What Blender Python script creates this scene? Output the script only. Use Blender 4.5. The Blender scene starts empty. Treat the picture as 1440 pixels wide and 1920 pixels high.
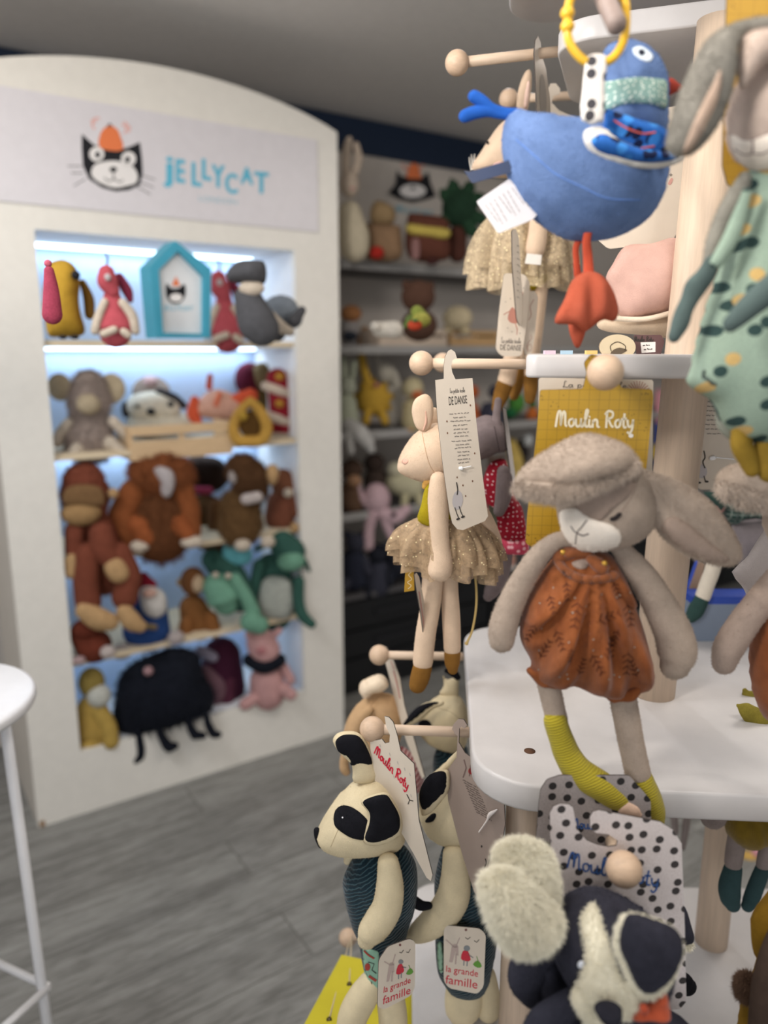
import bpy, math, random
import numpy as np
from mathutils import Vector, Matrix, noise, geometry
from mathutils.bvhtree import BVHTree
R = math.radians
SC = bpy.context.scene
COL = SC.collection
# ------------------------------------------------------------------ camera
PITCH = R(11.8); CAMZ = 1.45; FPX = 1440.0
CAM = Vector((0, 0, CAMZ))
FWD = Vector((0, math.cos(PITCH), -math.sin(PITCH)))
UPV = Vector((0, math.sin(PITCH), math.cos(PITCH)))
RTV = Vector((1, 0, 0))
cd = bpy.data.cameras.new('camera'); cam = bpy.data.objects.new('camera', cd); COL.objects.link(cam)
cam.location = CAM; cam.rotation_euler = (math.pi/2 - PITCH, 0, 0)
cd.sensor_fit = 'VERTICAL'; cd.sensor_height = 24.0; cd.lens = 24.0*FPX/1920
cd.clip_start = 0.02; cd.clip_end = 60
cd.dof.use_dof = True; cd.dof.focus_distance = 0.86; cd.dof.aperture_fstop = 1.6
SC.camera = cam
# ------------------------------------------------------------------ view, world, lights
SC.view_settings.view_transform = 'Standard'; SC.view_settings.look = 'None'
SC.view_settings.gamma = 1.0; SC.view_settings.exposure = -0.22; SC.view_settings.use_curve_mapping = False
w = bpy.data.worlds.new('shop'); SC.world = w; w.use_nodes = True
w.node_tree.nodes['Background'].inputs[0].default_value = (1.0, 0.965, 0.93, 1)
w.node_tree.nodes['Background'].inputs[1].default_value = 0.36
def area(name, loc, size, power, col=(1, .93, .85), rot=(0, 0, 0)):
    l = bpy.data.lights.new(name, 'AREA'); l.shape = 'RECTANGLE'; l.size = size[0]; l.size_y = size[1]
    l.energy = power; l.color = col
    o = bpy.data.objects.new(name, l); COL.objects.link(o); o.location = loc; o.rotation_euler = rot
    return o
area('ceiling_panel_light', (0.55, 0.15, 2.36), (0.35, 0.35), 9, (1, .93, .85))
area('ceiling_panel_light', (-1.1, 0.9, 2.36), (0.7, 0.7), 24, (.95, .97, 1))
area('ceiling_panel_light', (1.5, 1.9, 2.36), (0.9, 0.9), 30, (1, .93, .86))
area('added_rear_fill_light', (-0.6, -2.3, 1.35), (3.4, 2.0), 44, (.93, .96, 1), (R(90), 0, 0))  # added fill behind the camera, lifts ceiling, cabinet front and walls
def spot(name, loc, tgt, power, size, blend, col, rad=.03):
    l = bpy.data.lights.new(name, 'SPOT'); l.energy = power; l.spot_size = R(size); l.spot_blend = blend
    l.color = col; l.shadow_soft_size = rad
    o = bpy.data.objects.new(name, l); COL.objects.link(o); o.location = loc
    o.rotation_euler = (Vector(tgt)-Vector(loc)).to_track_quat('-Z', 'Y').to_euler()
    return o
spot('ceiling_spot_light', (-0.35, 0.35, 2.33), (0.25, 0.9, 1.0), 20, 75, .7, (1, .92, .82), .03)
spot('ceiling_spot_light', (1.35, 0.55, 2.33), (0.45, 0.9, 1.0), 14, 75, .7, (1, .93, .84), .03)
spot('ceiling_spot_light', (0.25, 1.95, 2.33), (0.4, 1.0, 1.0), 12, 70, .7, (.96, .97, 1), .03)
spot('added_ceiling_uplight', (-0.7, 0.1, 1.9), (0.2, 1.3, 2.42), 85, 150, 1.0, (1, .95, .9), .15)  # added unseen upward lamp to brighten the ceiling; no pendant is modelled
spot('ceiling_spot_light', (-1.3, 1.0, 2.33), (-0.75, 2.4, 2.0), 20, 60, .9, (1, .88, .72), .04)

# ------------------------------------------------------------------ pixel rays -> places in the room
def ray(px, py): return FWD + RTV*((px-720)/FPX) + UPV*((960-py)/FPX)
def P(px, py, Y):
    r = ray(px, py); return CAM + r*(Y/r.y)
def onz(px, py, z):
    r = ray(px, py); return CAM + r*((z-CAMZ)/r.z)
def pxof(p):
    d = p-CAM; k = d.dot(FWD); return (720+FPX*d.dot(RTV)/k, 960-FPX*d.dot(UPV)/k)
def dep(p): return (p-CAM).dot(FWD)
class Fr:
    """A plane standing in the room: n looks to the viewer, ux to the right, uz up."""
    def __init__(s, o, yaw=0, tilt=0, roll=0):
        m = Matrix.Rotation(R(yaw), 3, 'Z') @ Matrix.Rotation(R(tilt), 3, 'X')
        s.o = o; s.n = m @ Vector((0, -1, 0)); s.ux = m @ Vector((1, 0, 0)); s.uz = s.n.cross(s.ux)
    def pt(s, px, py, dn=0):
        r = ray(px, py); return CAM + r*((s.o + s.n*dn - CAM).dot(s.n)/r.dot(s.n))
    def q(s, px, py, dn=0):
        return s.loc(s.pt(px, py, dn))
    def loc(s, p):
        d = p-s.o; return (d.dot(s.ux), d.dot(s.uz), d.dot(s.n))
    def w(s, x, z, n=0): return s.o + s.ux*x + s.uz*z + s.n*n
def FY(Y, yaw=0, tilt=0, px=720, py=960): return Fr(P(px, py, Y), yaw, tilt)
# ------------------------------------------------------------------ meshes
class M:
    def __init__(s, v=None, f=None, mi=0):
        s.v = v or []; s.f = f or []; s.m = [mi]*len(s.f)
    def add(s, o, mi=None):
        k = len(s.v); s.v += o.v; s.f += [tuple(i+k for i in f) for f in o.f]
        s.m += (o.m if mi is None else [mi]*len(o.f)); return s
    def bvh(s): return BVHTree.FromPolygons([tuple(v) for v in s.v], s.f)
    def lump(s, amp, sc, seed=0):
        o = Vector((seed*3.7, seed*1.3, seed*7.1))
        s.v = [v + noise.noise_vector(v*sc+o)*amp for v in s.v]; return s
def cat(*ms):
    r = M()
    for m in ms: r.add(m)
    return r
def mesh_obj(name, m, mats, root=None, parent=None, smooth=True):
    me = bpy.data.meshes.new(name)
    off = root.location if root is not None else Vector((0, 0, 0))
    me.from_pydata([tuple(v-off) for v in m.v], [], m.f)
    if not isinstance(mats, (list, tuple)): mats = [mats]
    for x in mats: me.materials.append(x)
    me.polygons.foreach_set('material_index', m.m)
    me.polygons.foreach_set('use_smooth', [smooth]*len(m.f))
    me.update(); me.validate()
    o = bpy.data.objects.new(name, me); COL.objects.link(o)
    if parent is not None: o.parent = parent
    return o
def tag(o, label=None, cat_=None, group=None, kind=None):
    if label: o['label'] = label
    if cat_: o['category'] = cat_
    if group: o['group'] = group
    if kind: o['kind'] = kind
    return o
class Thing:
    def __init__(s, name, label, cat_, loc, group=None):
        s.r = bpy.data.objects.new(name, None); COL.objects.link(s.r); s.r.location = loc
        s.r.empty_display_size = .02
        tag(s.r, label, cat_, group)
    def add(s, name, m, mats, under=None, label=None, smooth=True):
        o = mesh_obj(name, m, mats, s.r, under or s.r, smooth)
        if label: o['label'] = label
        return o
def single(name, label, cat_, m, mats, base=None, smooth=True, group=None):
    """a thing that is one mesh, its origin at its base"""
    if base is None:
        n = len(m.v); c = Vector((0, 0, 0))
        for v in m.v: c += v
        c /= n; base = Vector((c.x, c.y, min(v.z for v in m.v)))
    me = bpy.data.meshes.new(name)
    me.from_pydata([tuple(v-base) for v in m.v], [], m.f)
    if not isinstance(mats, (list, tuple)): mats = [mats]
    for x in mats: me.materials.append(x)
    me.polygons.foreach_set('material_index', m.m)
    me.polygons.foreach_set('use_smooth', [smooth]*len(m.f))
    me.update(); me.validate()
    o = bpy.data.objects.new(name, me); COL.objects.link(o); o.location = base
    tag(o, label, cat_, group); return o
def struct(name, m, mats, smooth=False):
    o = mesh_obj(name, m, mats, smooth=smooth); o['kind'] = 'structure'; return o
def catmull(pts, k, closed=False):
    """pts: list of tuples (any length)"""
    a = np.array(pts, float); n = len(a); out = []
    rng = range(n) if closed else range(n-1)
    for i in rng:
        if closed: p0, p1, p2, p3 = a[i-1], a[i], a[(i+1) % n], a[(i+2) % n]
        else: p0, p1, p2, p3 = a[max(i-1, 0)], a[i], a[i+1], a[min(i+2, n-1)]
        for j in range(k):
            t = j/k
            out.append(.5*((2*p1)+(-p0+p2)*t+(2*p0-5*p1+4*p2-p3)*t*t+(-p0+3*p1-3*p2+p3)*t**3))
    if not closed: out.append(a[-1])
    return [tuple(x) for x in out]
def tube3(cs, rs, nrm, flat=1.0, seg=14, capk=4, cap=True):
    """cs world centres, rs radii; round ends"""
    n = len(cs); T = []
    for i in range(n):
        t = (cs[min(i+1, n-1)]-cs[max(i-1, 0)])
        T.append(t.normalized() if t.length > 1e-9 else (T[-1] if T else Vector((0, 0, 1))))
    C, RR, TT, KK = [], [], [], []
    if cap:
        for j in range(capk):
            th = (j+.0)/capk*math.pi/2
            C.append(cs[0]-T[0]*rs[0]*math.cos(th)); RR.append(max(rs[0]*math.sin(th), rs[0]*.02)); TT.append(T[0])
    C += cs; RR += rs; TT += T
    if cap:
        for j in range(capk):
            th = (capk-1-j)/capk*math.pi/2
            C.append(cs[-1]+T[-1]*rs[-1]*math.cos(th)); RR.append(max(rs[-1]*math.sin(th), rs[-1]*.02)); TT.append(T[-1])
    m = M(); a = None
    for c, r, t in zip(C, RR, TT):
        a2 = t.cross(nrm)
        if a2.length < 1e-3: a2 = a if a is not None else t.orthogonal()
        a2.normalize()
        if a is not None and a2.dot(a) < 0 and abs(t.dot(nrm)) > .9: a2 = -a2
        a = a2; b = a.cross(t).normalized()
        for k in range(seg):
            th = 2*math.pi*k/seg
            m.v.append(c + a*(r*math.cos(th)) + b*(r*flat*math.sin(th)))
    N = len(C)
    for i in range(N-1):
        for k in range(seg):
            k2 = (k+1) % seg
            m.f.append((i*seg+k, i*seg+k2, (i+1)*seg+k2, (i+1)*seg+k))
    m.f.append(tuple(range(seg))[::-1]); m.f.append(tuple((N-1)*seg+k for k in range(seg)))
    m.m = [0]*len(m.f); return m
def chain(F, pts, flat=.9, seg=16, k=6, dn=0):
    """pts (px,py,r_px[,dn_m])"""
    pts = [(p+(0,)) if len(p) == 3 else p for p in pts]
    if len(pts) == 1: pts = [pts[0], (pts[0][0]+.5, pts[0][1]+.5, pts[0][2], pts[0][3])]
    s = catmull(pts, k)
    cs, rs = [], []
    for x, y, r, d in s:
        p = F.pt(x, y, d+dn); cs.append(p); rs.append(max(r, .3)*dep(p)/FPX)
    return tube3(cs, rs, F.n, flat, seg)
def rod(a, b, r, seg=20, r2=None):
    return tube3([a, a.lerp(b, .5), b], [r, (r+(r2 or r))/2, r2 or r], Vector((.13, .21, .97)), 1, seg, cap=False)
def ell3(c, ax, seg=24, rings=14):
    """ax: three vectors"""
    m = M(); X, Y, Z = ax
    for i in range(rings+1):
        th = math.pi*i/rings
        for k in range(seg):
            ph = 2*math.pi*k/seg; s = max(math.sin(th), .01)
            m.v.append(c + X*(s*math.cos(ph)) + Y*(s*math.sin(ph)) + Z*math.cos(th))
    for i in range(rings):
        for k in range(seg):
            k2 = (k+1) % seg
            m.f.append((i*seg+k, (i+1)*seg+k, (i+1)*seg+k2, i*seg+k2))
    m.m = [0]*len(m.f); return m
def ell(F, px, py, rx, ry, rd=None, dn=0, rot=0, seg=24, rings=14):
    p = F.pt(px, py, dn); s = dep(p)/FPX
    if rd is None: rd = min(rx, ry)
    c, n = math.cos(R(rot)), math.sin(R(rot))
    vx = Vector(F.n.cross(Vector((0, 0, 1)))) * -1
    vx = (F.uz.cross(F.n)); 
    # keep the seen width whatever the yaw of the plane
    X = (vx*c + F.uz*n)*(rx*s); Z = (-vx*n + F.uz*c)*(ry*s)
    return ell3(p, (X, F.n*(rd*s), Z), seg, rings)
def inpoly(P2, pts):
    x, y = pts[:, 0], pts[:, 1]; ins = np.zeros(len(pts), bool)
    n = len(P2); j = n-1
    for i in range(n):
        xi, yi = P2[i]; xj, yj = P2[j]
        c = ((yi > y) != (yj > y)) & (x < (xj-xi)*(y-yi)/((yj-yi) if yj != yi else 1e-12)+xi)
        ins ^= c; j = i
    return ins
def bdist(P2, pts):
    a = P2; b = np.roll(P2, -1, 0); d = np.full(len(pts), 1e9)
    for i in range(len(a)):
        ab = b[i]-a[i]; L = (ab**2).sum()+1e-18
        t = np.clip(((pts-a[i])@ab)/L, 0, 1)
        q = a[i]+t[:, None]*ab
        d = np.minimum(d, np.sqrt(((pts-q)**2).sum(1)))
    return d
def resample(P2, h):
    P2 = np.array(P2); out = []
    seg = np.roll(P2, -1, 0)-P2; L = np.sqrt((seg**2).sum(1)); tot = L.sum()
    n = max(8, int(tot/h)); cum = np.concatenate([[0], np.cumsum(L)])
    for k in range(n):
        s = tot*k/n; i = min(np.searchsorted(cum, s, 'right')-1, len(P2)-1)
        t = (s-cum[i])/(L[i]+1e-12); out.append(P2[i]+seg[i]*t)
    return np.array(out)
def tri2(outline, res=22, sm=5, solve=True, keep=False):
    """triangulated outline and a soft inflation height (0..1) for each vertex"""
    a = np.array(outline, float)
    sp = np.array(catmull(outline, sm, True)) if sm > 1 else a
    ext = (sp.max(0)-sp.min(0)); h = max(min(ext)*1.6, max(ext)*.7)/res
    bd = resample(sp, h) if not keep else sp
    xs = np.arange(sp[:, 0].min(), sp[:, 0].max()+h, h); ys = np.arange(sp[:, 1].min(), sp[:, 1].max()+h, h*.866)
    g = np.array([(x+(h/2 if j % 2 else 0), y) for j, y in enumerate(ys) for x in xs])
    g = g[inpoly(bd, g)]
    if len(g): g = g[bdist(bd, g) > h*.42]
    nb = len(bd)
    # thin ring close to the border so the edge rounds well
    pts = np.vstack([bd, g]) if len(g) else bd
    r = geometry.delaunay_2d_cdt([Vector(p) for p in pts], [(i, (i+1) % nb) for i in range(nb)], [], 1, 1e-9)
    V = np.array([tuple(v) for v in r[0]]); Fc = [tuple(f) for f in r[2]]
    orig = r[3]; isb = np.array([any(o < nb for o in oo) if len(oo) else True for oo in orig])
    H = np.zeros(len(V))
    if solve and (~isb).sum() > 0:
        N = len(V); W = np.zeros((N, N)); area_ = np.zeros(N)
        for f in Fc:
            for k in range(3):
                i, j, l = f[k], f[(k+1) % 3], f[(k+2) % 3]
                u = V[i]-V[l]; v = V[j]-V[l]; cr = abs(u[0]*v[1]-u[1]*v[0])+1e-15
                ct = max((u@v)/cr*.5, .01); W[i, j] += ct; W[j, i] += ct
            A = abs((V[f[1]]-V[f[0]])[0]*(V[f[2]]-V[f[0]])[1]-(V[f[1]]-V[f[0]])[1]*(V[f[2]]-V[f[0]])[0])/2
            for k in f: area_[k] += A/3
        Lp = np.diag(W.sum(1))-W; ii = np.where(~isb)[0]
        u = np.linalg.solve(Lp[np.ix_(ii, ii)], area_[ii]); u = np.clip(u, 0, None)
        H[ii] = np.sqrt(u/u.max())
    return V, Fc, H, isb
def pillow(F, outline, T, dn=0, res=22, sm=5, back=.8, flatk=1.0, disp=None):
    """outline in px on plane F; inflated by T metres to the front, T*back behind"""
    o3 = [F.q(x, y, dn) for x, y in outline]
    V, Fc, H, isb = tri2([(a, b) for a, b, c in o3], res, sm)
    H = H**flatk; m = M(); fi, bi = [], []
    for i, (x, z) in enumerate(V):
        h = H[i]*T; dx = disp(x, z, H[i]) if disp else 0
        fi.append(len(m.v)); m.v.append(F.w(x, z, dn+h+dx))
        if isb[i]: bi.append(fi[-1])
        else: bi.append(len(m.v)); m.v.append(F.w(x, z, dn-h*back))
    for f in Fc:
        m.f.append(tuple(fi[k] for k in f)); m.f.append(tuple(bi[k] for k in f)[::-1])
    m.f = [f for f in m.f if len(set(f)) > 2]
    m.m = [0]*len(m.f); return m
def slab(F, outline, th=.001, dn=0, sm=1, keep=True):
    """a flat card of thickness th; front face at dn"""
    pts = catmull(outline, sm, True) if sm > 1 else outline
    w = [F.q(x, y, dn) for x, y in pts]; n = len(w); m = M()
    r = geometry.delaunay_2d_cdt([Vector((a, b)) for a, b, c in w], [(i, (i+1) % n) for i in range(n)], [], 1, 1e-9)
    V = r[0]; N = len(V)
    for v in V: m.v.append(F.w(v[0], v[1], dn))
    for v in V: m.v.append(F.w(v[0], v[1], dn-th))
    for f in r[2]:
        f = tuple(f); m.f.append(f); m.f.append(tuple(i+N for i in f)[::-1])
    k = len(m.f)
    for a, b in r[1]:
        pass
    cnt = {}
    for f in r[2]:
        for i in range(len(f)):
            e = (f[i], f[(i+1) % len(f)]); cnt[e] = 1
    for (a, b) in cnt:
        if (b, a) not in cnt: m.f.append((b, a, a+N, b+N))
    m.m = [0]*k+[1]*(len(m.f)-k); return m
def rrect(x0, y0, x1, y1, r, k=5):
    o = []
    for cx, cy, a0 in ((x1-r, y0+r, -90), (x1-r, y1-r, 0), (x0+r, y1-r, 90), (x0+r, y0+r, 180)):
        for i in range(k+1):
            a = R(a0+90*i/k); o.append((cx+r*math.cos(a), cy+r*math.sin(a)))
    return o
def rpoly(pts, rad, k=5):
    """round every corner of a polygon (rad may be a list)"""
    n = len(pts); out = []
    for i in range(n):
        p, a, b = Vector(pts[i]), Vector(pts[i-1]), Vector(pts[(i+1) % n])
        r = rad[i] if isinstance(rad, (list, tuple)) else rad
        if r <= 0: out.append(tuple(p)); continue
        u = (a-p); v = (b-p); q = min(r, u.length*.48, v.length*.48)
        s, e = p+u.normalized()*q, p+v.normalized()*q
        for j in range(k+1):
            t = j/k; out.append(tuple(s.lerp(p, t).lerp(p.lerp(e, t), t)))
    return out
def box(c, ax, h):
    """c centre, ax 3 unit vectors, h half sizes"""
    m = M()
    for i in (-1, 1):
        for j in (-1, 1):
            for k in (-1, 1): m.v.append(c+ax[0]*(i*h[0])+ax[1]*(j*h[1])+ax[2]*(k*h[2]))
    m.f = [(0, 1, 3, 2), (4, 6, 7, 5), (0, 4, 5, 1), (2, 3, 7, 6), (0, 2, 6, 4), (1, 5, 7, 3)]
    m.m = [0]*6; return m
AX = (Vector((1, 0, 0)), Vector((0, 1, 0)), Vector((0, 0, 1)))
def prism(pts, z0, z1, bev=.003):
    """world xy outline, z0..z1, with softened top and bottom edges"""
    n = len(pts); m = M(); c = sum((Vector(p) for p in pts), Vector((0, 0)))/n
    P2 = [Vector(p) for p in pts]
    A = sum(P2[i].x*P2[(i+1) % n].y-P2[(i+1) % n].x*P2[i].y for i in range(n))
    if A < 0: P2 = P2[::-1]
    nr = []
    for i in range(n):
        t = (P2[(i+1) % n]-P2[i-1]).normalized(); nr.append(Vector((t.y, -t.x)))
    lev = [(z0, bev), (z0+bev*.3, bev*.3), (z0+bev, 0), (z1-bev, 0), (z1-bev*.3, bev*.3), (z1, bev)]
    for z, i_ in lev:
        for p, q in zip(P2, nr): m.v.append(Vector((p.x-q.x*i_, p.y-q.y*i_, z)))
    for l in range(len(lev)-1):
        for k in range(n):
            k2 = (k+1) % n; m.f.append((l*n+k, l*n+k2, (l+1)*n+k2, (l+1)*n+k))
    m.f.append(tuple(range(n))[::-1]); m.f.append(tuple((len(lev)-1)*n+k for k in range(n)))
    m.m = [0]*len(m.f); return m
def cast(bv, px, py, eps):
    d = ray(px, py).normalized(); h = bv.ray_cast(CAM, d)
    if h[0] is None:
        # slide to the nearest place on the surface
        q = bv.find_nearest(CAM + d*cast.last); p, nn = q[0], q[1]
    else: p, nn = h[0], h[1]; cast.last = (p-CAM).length
    if nn.dot(d) > 0: nn = -nn
    return p - d*eps*.5 + nn*eps*.5, nn
cast.last = .7
def patch(bv, outline, eps=.0012, T=0, res=16, sm=4):
    """a piece of cloth lying on a surface (bv)"""
    cx = sum(p[0] for p in outline)/len(outline); cy = sum(p[1] for p in outline)/len(outline)
    cast(bv, cx, cy, eps)
    V, Fc, H, isb = tri2(outline, res, sm, T > 0); m = M()
    for i, (x, y) in enumerate(V):
        p, nn = cast(bv, x, y, eps); m.v.append(p + nn*(H[i]*T))
    N = len(V)
    for i, (x, y) in enumerate(V):
        p, nn = cast(bv, x, y, eps); m.v.append(p - nn*(eps*1.5))
    cnt = {}
    for f in Fc:
        m.f.append(f); m.f.append(tuple(i+N for i in f)[::-1])
        for i in range(3): cnt[(f[i], f[(i+1) % 3])] = 1
    for a, b in cnt:
        if (b, a) not in cnt: m.f.append((b, a, a+N, b+N))
    m.m = [0]*len(m.f); return m
def seam(bv, pts, r=.0006, eps=0, k=5):
    s = catmull(pts, k); cs = [cast(bv, x, y, eps)[0] for x, y in s]
    return tube3(cs, [r]*len(cs), FWD*-1, .8, 6, 2)
def fur(m, n, L, wd=.0004, droop=.3, seed=1, jit=.5, keep=None):
    rnd = random.Random(seed); ar = []; tr = []
    for f in m.f:
        for k in range(1, len(f)-1):
            a, b, c = m.v[f[0]], m.v[f[k]], m.v[f[k+1]]; A = (b-a).cross(c-a).length
            if A > 0: ar.append(A); tr.append((a, b, c))
    cum = np.cumsum(ar); o = M()
    ids = np.searchsorted(cum, np.array([rnd.random() for _ in range(n)])*cum[-1])
    c0 = sum((v for v in m.v), Vector((0, 0, 0)))/len(m.v)
    for i in ids:
        a, b, c = tr[min(i, len(tr)-1)]; u, v = rnd.random(), rnd.random()
        if u+v > 1: u, v = 1-u, 1-v
        p = a+(b-a)*u+(c-a)*v; nn = (b-a).cross(c-a).normalized()
        if nn.dot(p-c0) < 0: nn = -nn
        if keep and not keep(p): continue
        d = (nn + Vector((rnd.uniform(-1, 1), rnd.uniform(-1, 1), rnd.uniform(-1, 1)))*jit).normalized()
        s = d.cross(ray(*pxof(p)))
        if s.length < 1e-6: continue
        s.normalize(); l = L*rnd.uniform(.6, 1.2)
        q = p+d*l*.55; e = q+(d+Vector((0, 0, -droop))+Vector((rnd.uniform(-1, 1), rnd.uniform(-1, 1), rnd.uniform(-1, 1)))*.4)*l*.5
        k = len(o.v); o.v += [p-s*wd, p+s*wd, q+s*wd*.7, q-s*wd*.7, e]
        o.f += [(k, k+1, k+2, k+3), (k+3, k+2, k+4)]
    o.m = [0]*len(o.f); return o
# ------------------------------------------------------------------ writing
GL = {'M': (.82, [[(0, 0), (.07, .5), (.15, .85), (.27, .9), (.32, .6), (.34, .05), (.39, .6), (.5, .88), (.6, .8), (.63, .4), (.66, .08), (.78, .02)]]),
 'o': (.5, [[(.3, .45), (.12, .4), (.06, .2), (.18, 0), (.36, .08), (.4, .3), (.28, .45), (.36, .38), (.5, .38)]]),
 'u': (.56, [[(.02, .42), (.06, .1), (.18, 0), (.34, .12), (.38, .45)], [(.38, .45), (.38, .1), (.46, 0), (.56, .08)]]),
 'l': (.34, [[(0, .1), (.15, .5), (.26, .95), (.16, 1.0), (.1, .6), (.12, .1), (.24, 0), (.34, .08)]]),
 'i': (.25, [[(.04, .42), (.04, .1), (.12, 0), (.24, .06)], [(.05, .62), (.07, .64)]]),
 'n': (.52, [[(.03, 0), (.04, .42)], [(.04, .25), (.16, .44), (.32, .38), (.34, .1), (.42, 0), (.5, .04)]]),
 'R': (.62, [[(.08, 0), (.1, .9)], [(0, .8), (.2, .98), (.48, .88), (.44, .6), (.12, .5)], [(.2, .5), (.42, .1), (.58, .02)]]),
 't': (.36, [[(.16, .8), (.12, .2), (.2, 0), (.34, .05)], [(0, .5), (.32, .55)]]),
 'y': (.5, [[(.02, .42), (.08, .12), (.22, .05), (.36, .2), (.4, .45)], [(.4, .45), (.36, -.1), (.2, -.35), (.04, -.25)]]),
 'L': (.52, [[(.3, .9), (.22, 1.0), (.14, .8), (.12, .3), (.02, .05), (.2, .08), (.42, 0), (.5, .1)]]),
 'a': (.52, [[(.38, .4), (.14, .42), (.04, .2), (.14, 0), (.34, .12), (.4, .42)], [(.4, .42), (.4, .1), (.5, .02)]]),
 'p': (.5, [[(.06, .42), (.04, -.35)], [(.05, .25), (.2, .45), (.38, .3), (.3, .04), (.06, .06)]]),
 'e': (.42, [[(.05, .2), (.3, .26), (.32, .4), (.16, .46), (.04, .22), (.14, 0), (.38, .08)]]),
 'é': (.42, [[(.05, .2), (.3, .26), (.32, .4), (.16, .46), (.04, .22), (.14, 0), (.38, .08)], [(.18, .58), (.28, .7)]]),
 'c': (.4, [[(.34, .38), (.14, .44), (.04, .2), (.14, 0), (.38, .08)]]), ' ': (.35, [])}
def quadmap(q):
    def f(u, v):
        a = Vector(q[0]).lerp(Vector(q[1]), u); b = Vector(q[3]).lerp(Vector(q[2]), u)
        return a.lerp(b, 1-v)
    return f
def ribbon(pts, w, mp, surf):
    """pts in px; surf(px,py)->world"""
    m = M(); n = len(pts); pts = [Vector(p) for p in pts]
    for i in range(n):
        t = pts[min(i+1, n-1)]-pts[max(i-1, 0)]
        if t.length < 1e-9: t = Vector((1, 0))
        t.normalize(); s = Vector((-t.y, t.x))*w/2
        if i == 0: pts[0] = pts[0]-t*w*.4
        a, b = pts[i]-s, pts[i]+s
        m.v += [surf(a.x, a.y), surf(b.x, b.y)]
    for i in range(n-1): m.f.append((2*i, 2*i+2, 2*i+3, 2*i+1))
    m.m = [0]*len(m.f); return m
def script(txt, quad, w, surf):
    """hand lettering: quad px corners TL TR BR BL, w stroke px"""
    mp = quadmap(quad); tot = sum(GL[c][0] for c in txt); x = 0; m = M()
    for c in txt:
        for st in GL[c][1]:
            s = catmull(st, 4)
            m.add(ribbon([tuple(mp((x+a)/tot, b)) for a, b in s], w, None, surf))
        x += GL[c][0]
    return m
_fc = {}
def fontmesh(txt):
    if txt in _fc: return _fc[txt]
    c = bpy.data.curves.new('t', 'FONT'); c.body = txt; c.resolution_u = 3
    o = bpy.data.objects.new('t', c); COL.objects.link(o)
    bpy.context.view_layer.update(); dg = bpy.context.evaluated_depsgraph_get()
    me = bpy.data.meshes.new_from_object(o.evaluated_get(dg))
    V = [(v.co.x, v.co.y) for v in me.vertices]; Fc = [tuple(p.vertices) for p in me.polygons]
    bpy.data.objects.remove(o); bpy.data.curves.remove(c); bpy.data.meshes.remove(me)
    _fc[txt] = (V, Fc); return V, Fc
def block(txt, quad, surf):
    V, Fc = fontmesh(txt); xs = [v[0] for v in V]; ys = [v[1] for v in V]
    x0, x1, y0, y1 = min(xs), max(xs), min(ys), max(ys); mp = quadmap(quad); m = M()
    for x, y in V:
        p = mp((x-x0)/(x1-x0), (y-y0)/(y1-y0)); m.v.append(surf(p[0], p[1]))
    m.f = Fc[:]; m.m = [0]*len(Fc); return m
def lines(rows, surf, w, seed=0, word=(5, 14)):
    """rows of tiny print: (x0,y0,x1,y1)"""
    rnd = random.Random(seed); m = M()
    for x0, y0, x1, y1 in rows:
        a, b = Vector((x0, y0)), Vector((x1, y1)); L = (b-a).length; t = 0
        while t < L:
            q = min(L, t+rnd.uniform(*word)); p0 = a.lerp(b, t/L); p1 = a.lerp(b, q/L)
            # each word is a jagged little stroke
            n = max(2, int((q-t)/2)); pp = [p0.lerp(p1, i/n)+Vector((0, rnd.uniform(-.5, .5)*w)) for i in range(n+1)]
            m.add(ribbon([tuple(p) for p in pp], w, None, surf)); t = q+rnd.uniform(1.5, 3)
    return m
def blob2(cx, cy, rx, ry, surf, k=14, rot=0):
    m = M(); c, s = math.cos(R(rot)), math.sin(R(rot))
    for i in range(k):
        a = 2*math.pi*i/k; x, y = rx*math.cos(a), ry*math.sin(a)
        m.v.append(surf(cx+x*c-y*s, cy+x*s+y*c))
    m.f = [tuple(range(k))]; m.m = [0]; return m
def shape2(pts, surf, sm=1):
    p = catmull(pts, sm, True) if sm > 1 else pts
    r = geometry.delaunay_2d_cdt([Vector(q) for q in p], [(i, (i+1) % len(p)) for i in range(len(p))], [], 1, 1e-9)
    m = M(); m.v = [surf(v[0], v[1]) for v in r[0]]; m.f = [tuple(f) for f in r[2]]; m.m = [0]*len(m.f); return m
# ------------------------------------------------------------------ materials
def lin(c):
    return tuple(((x/255)/12.92 if x/255 <= .04045 else ((x/255+.055)/1.055)**2.4) for x in c)+(1,)
_mc = {}
def newmat(name):
    m = bpy.data.materials.new(name); m.use_nodes = True; nt = m.node_tree
    return m, nt, nt.nodes['Principled BSDF'], nt.nodes, nt.links
def texco(nt, kind='Object', scale=(1, 1, 1), rot=(0, 0, 0)):
    t = nt.nodes.new('ShaderNodeTexCoord'); mp = nt.nodes.new('ShaderNodeMapping')
    mp.inputs['Scale'].default_value = scale; mp.inputs['Rotation'].default_value = rot
    nt.links.new(t.outputs[kind], mp.inputs[0]); return mp.outputs[0]
def ramp(nt, fac, stops):
    r = nt.nodes.new('ShaderNodeValToRGB'); e = r.color_ramp.elements
    while len(e) < len(stops): e.new(.5)
    for x, (p, c) in zip(e, stops): x.position = p; x.color = c
    nt.links.new(fac, r.inputs[0]); return r.outputs[0]
def mixc(nt, fac, a, b, mode='MIX'):
    n = nt.nodes.new('ShaderNodeMix'); n.data_type = 'RGBA'; n.blend_type = mode
    for s, v in ((n.inputs[0], fac), (n.inputs[6], a), (n.inputs[7], b)):
        if hasattr(v, 'links'): nt.links.new(v, s)
        else: s.default_value = v
    return n.outputs[2]
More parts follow.
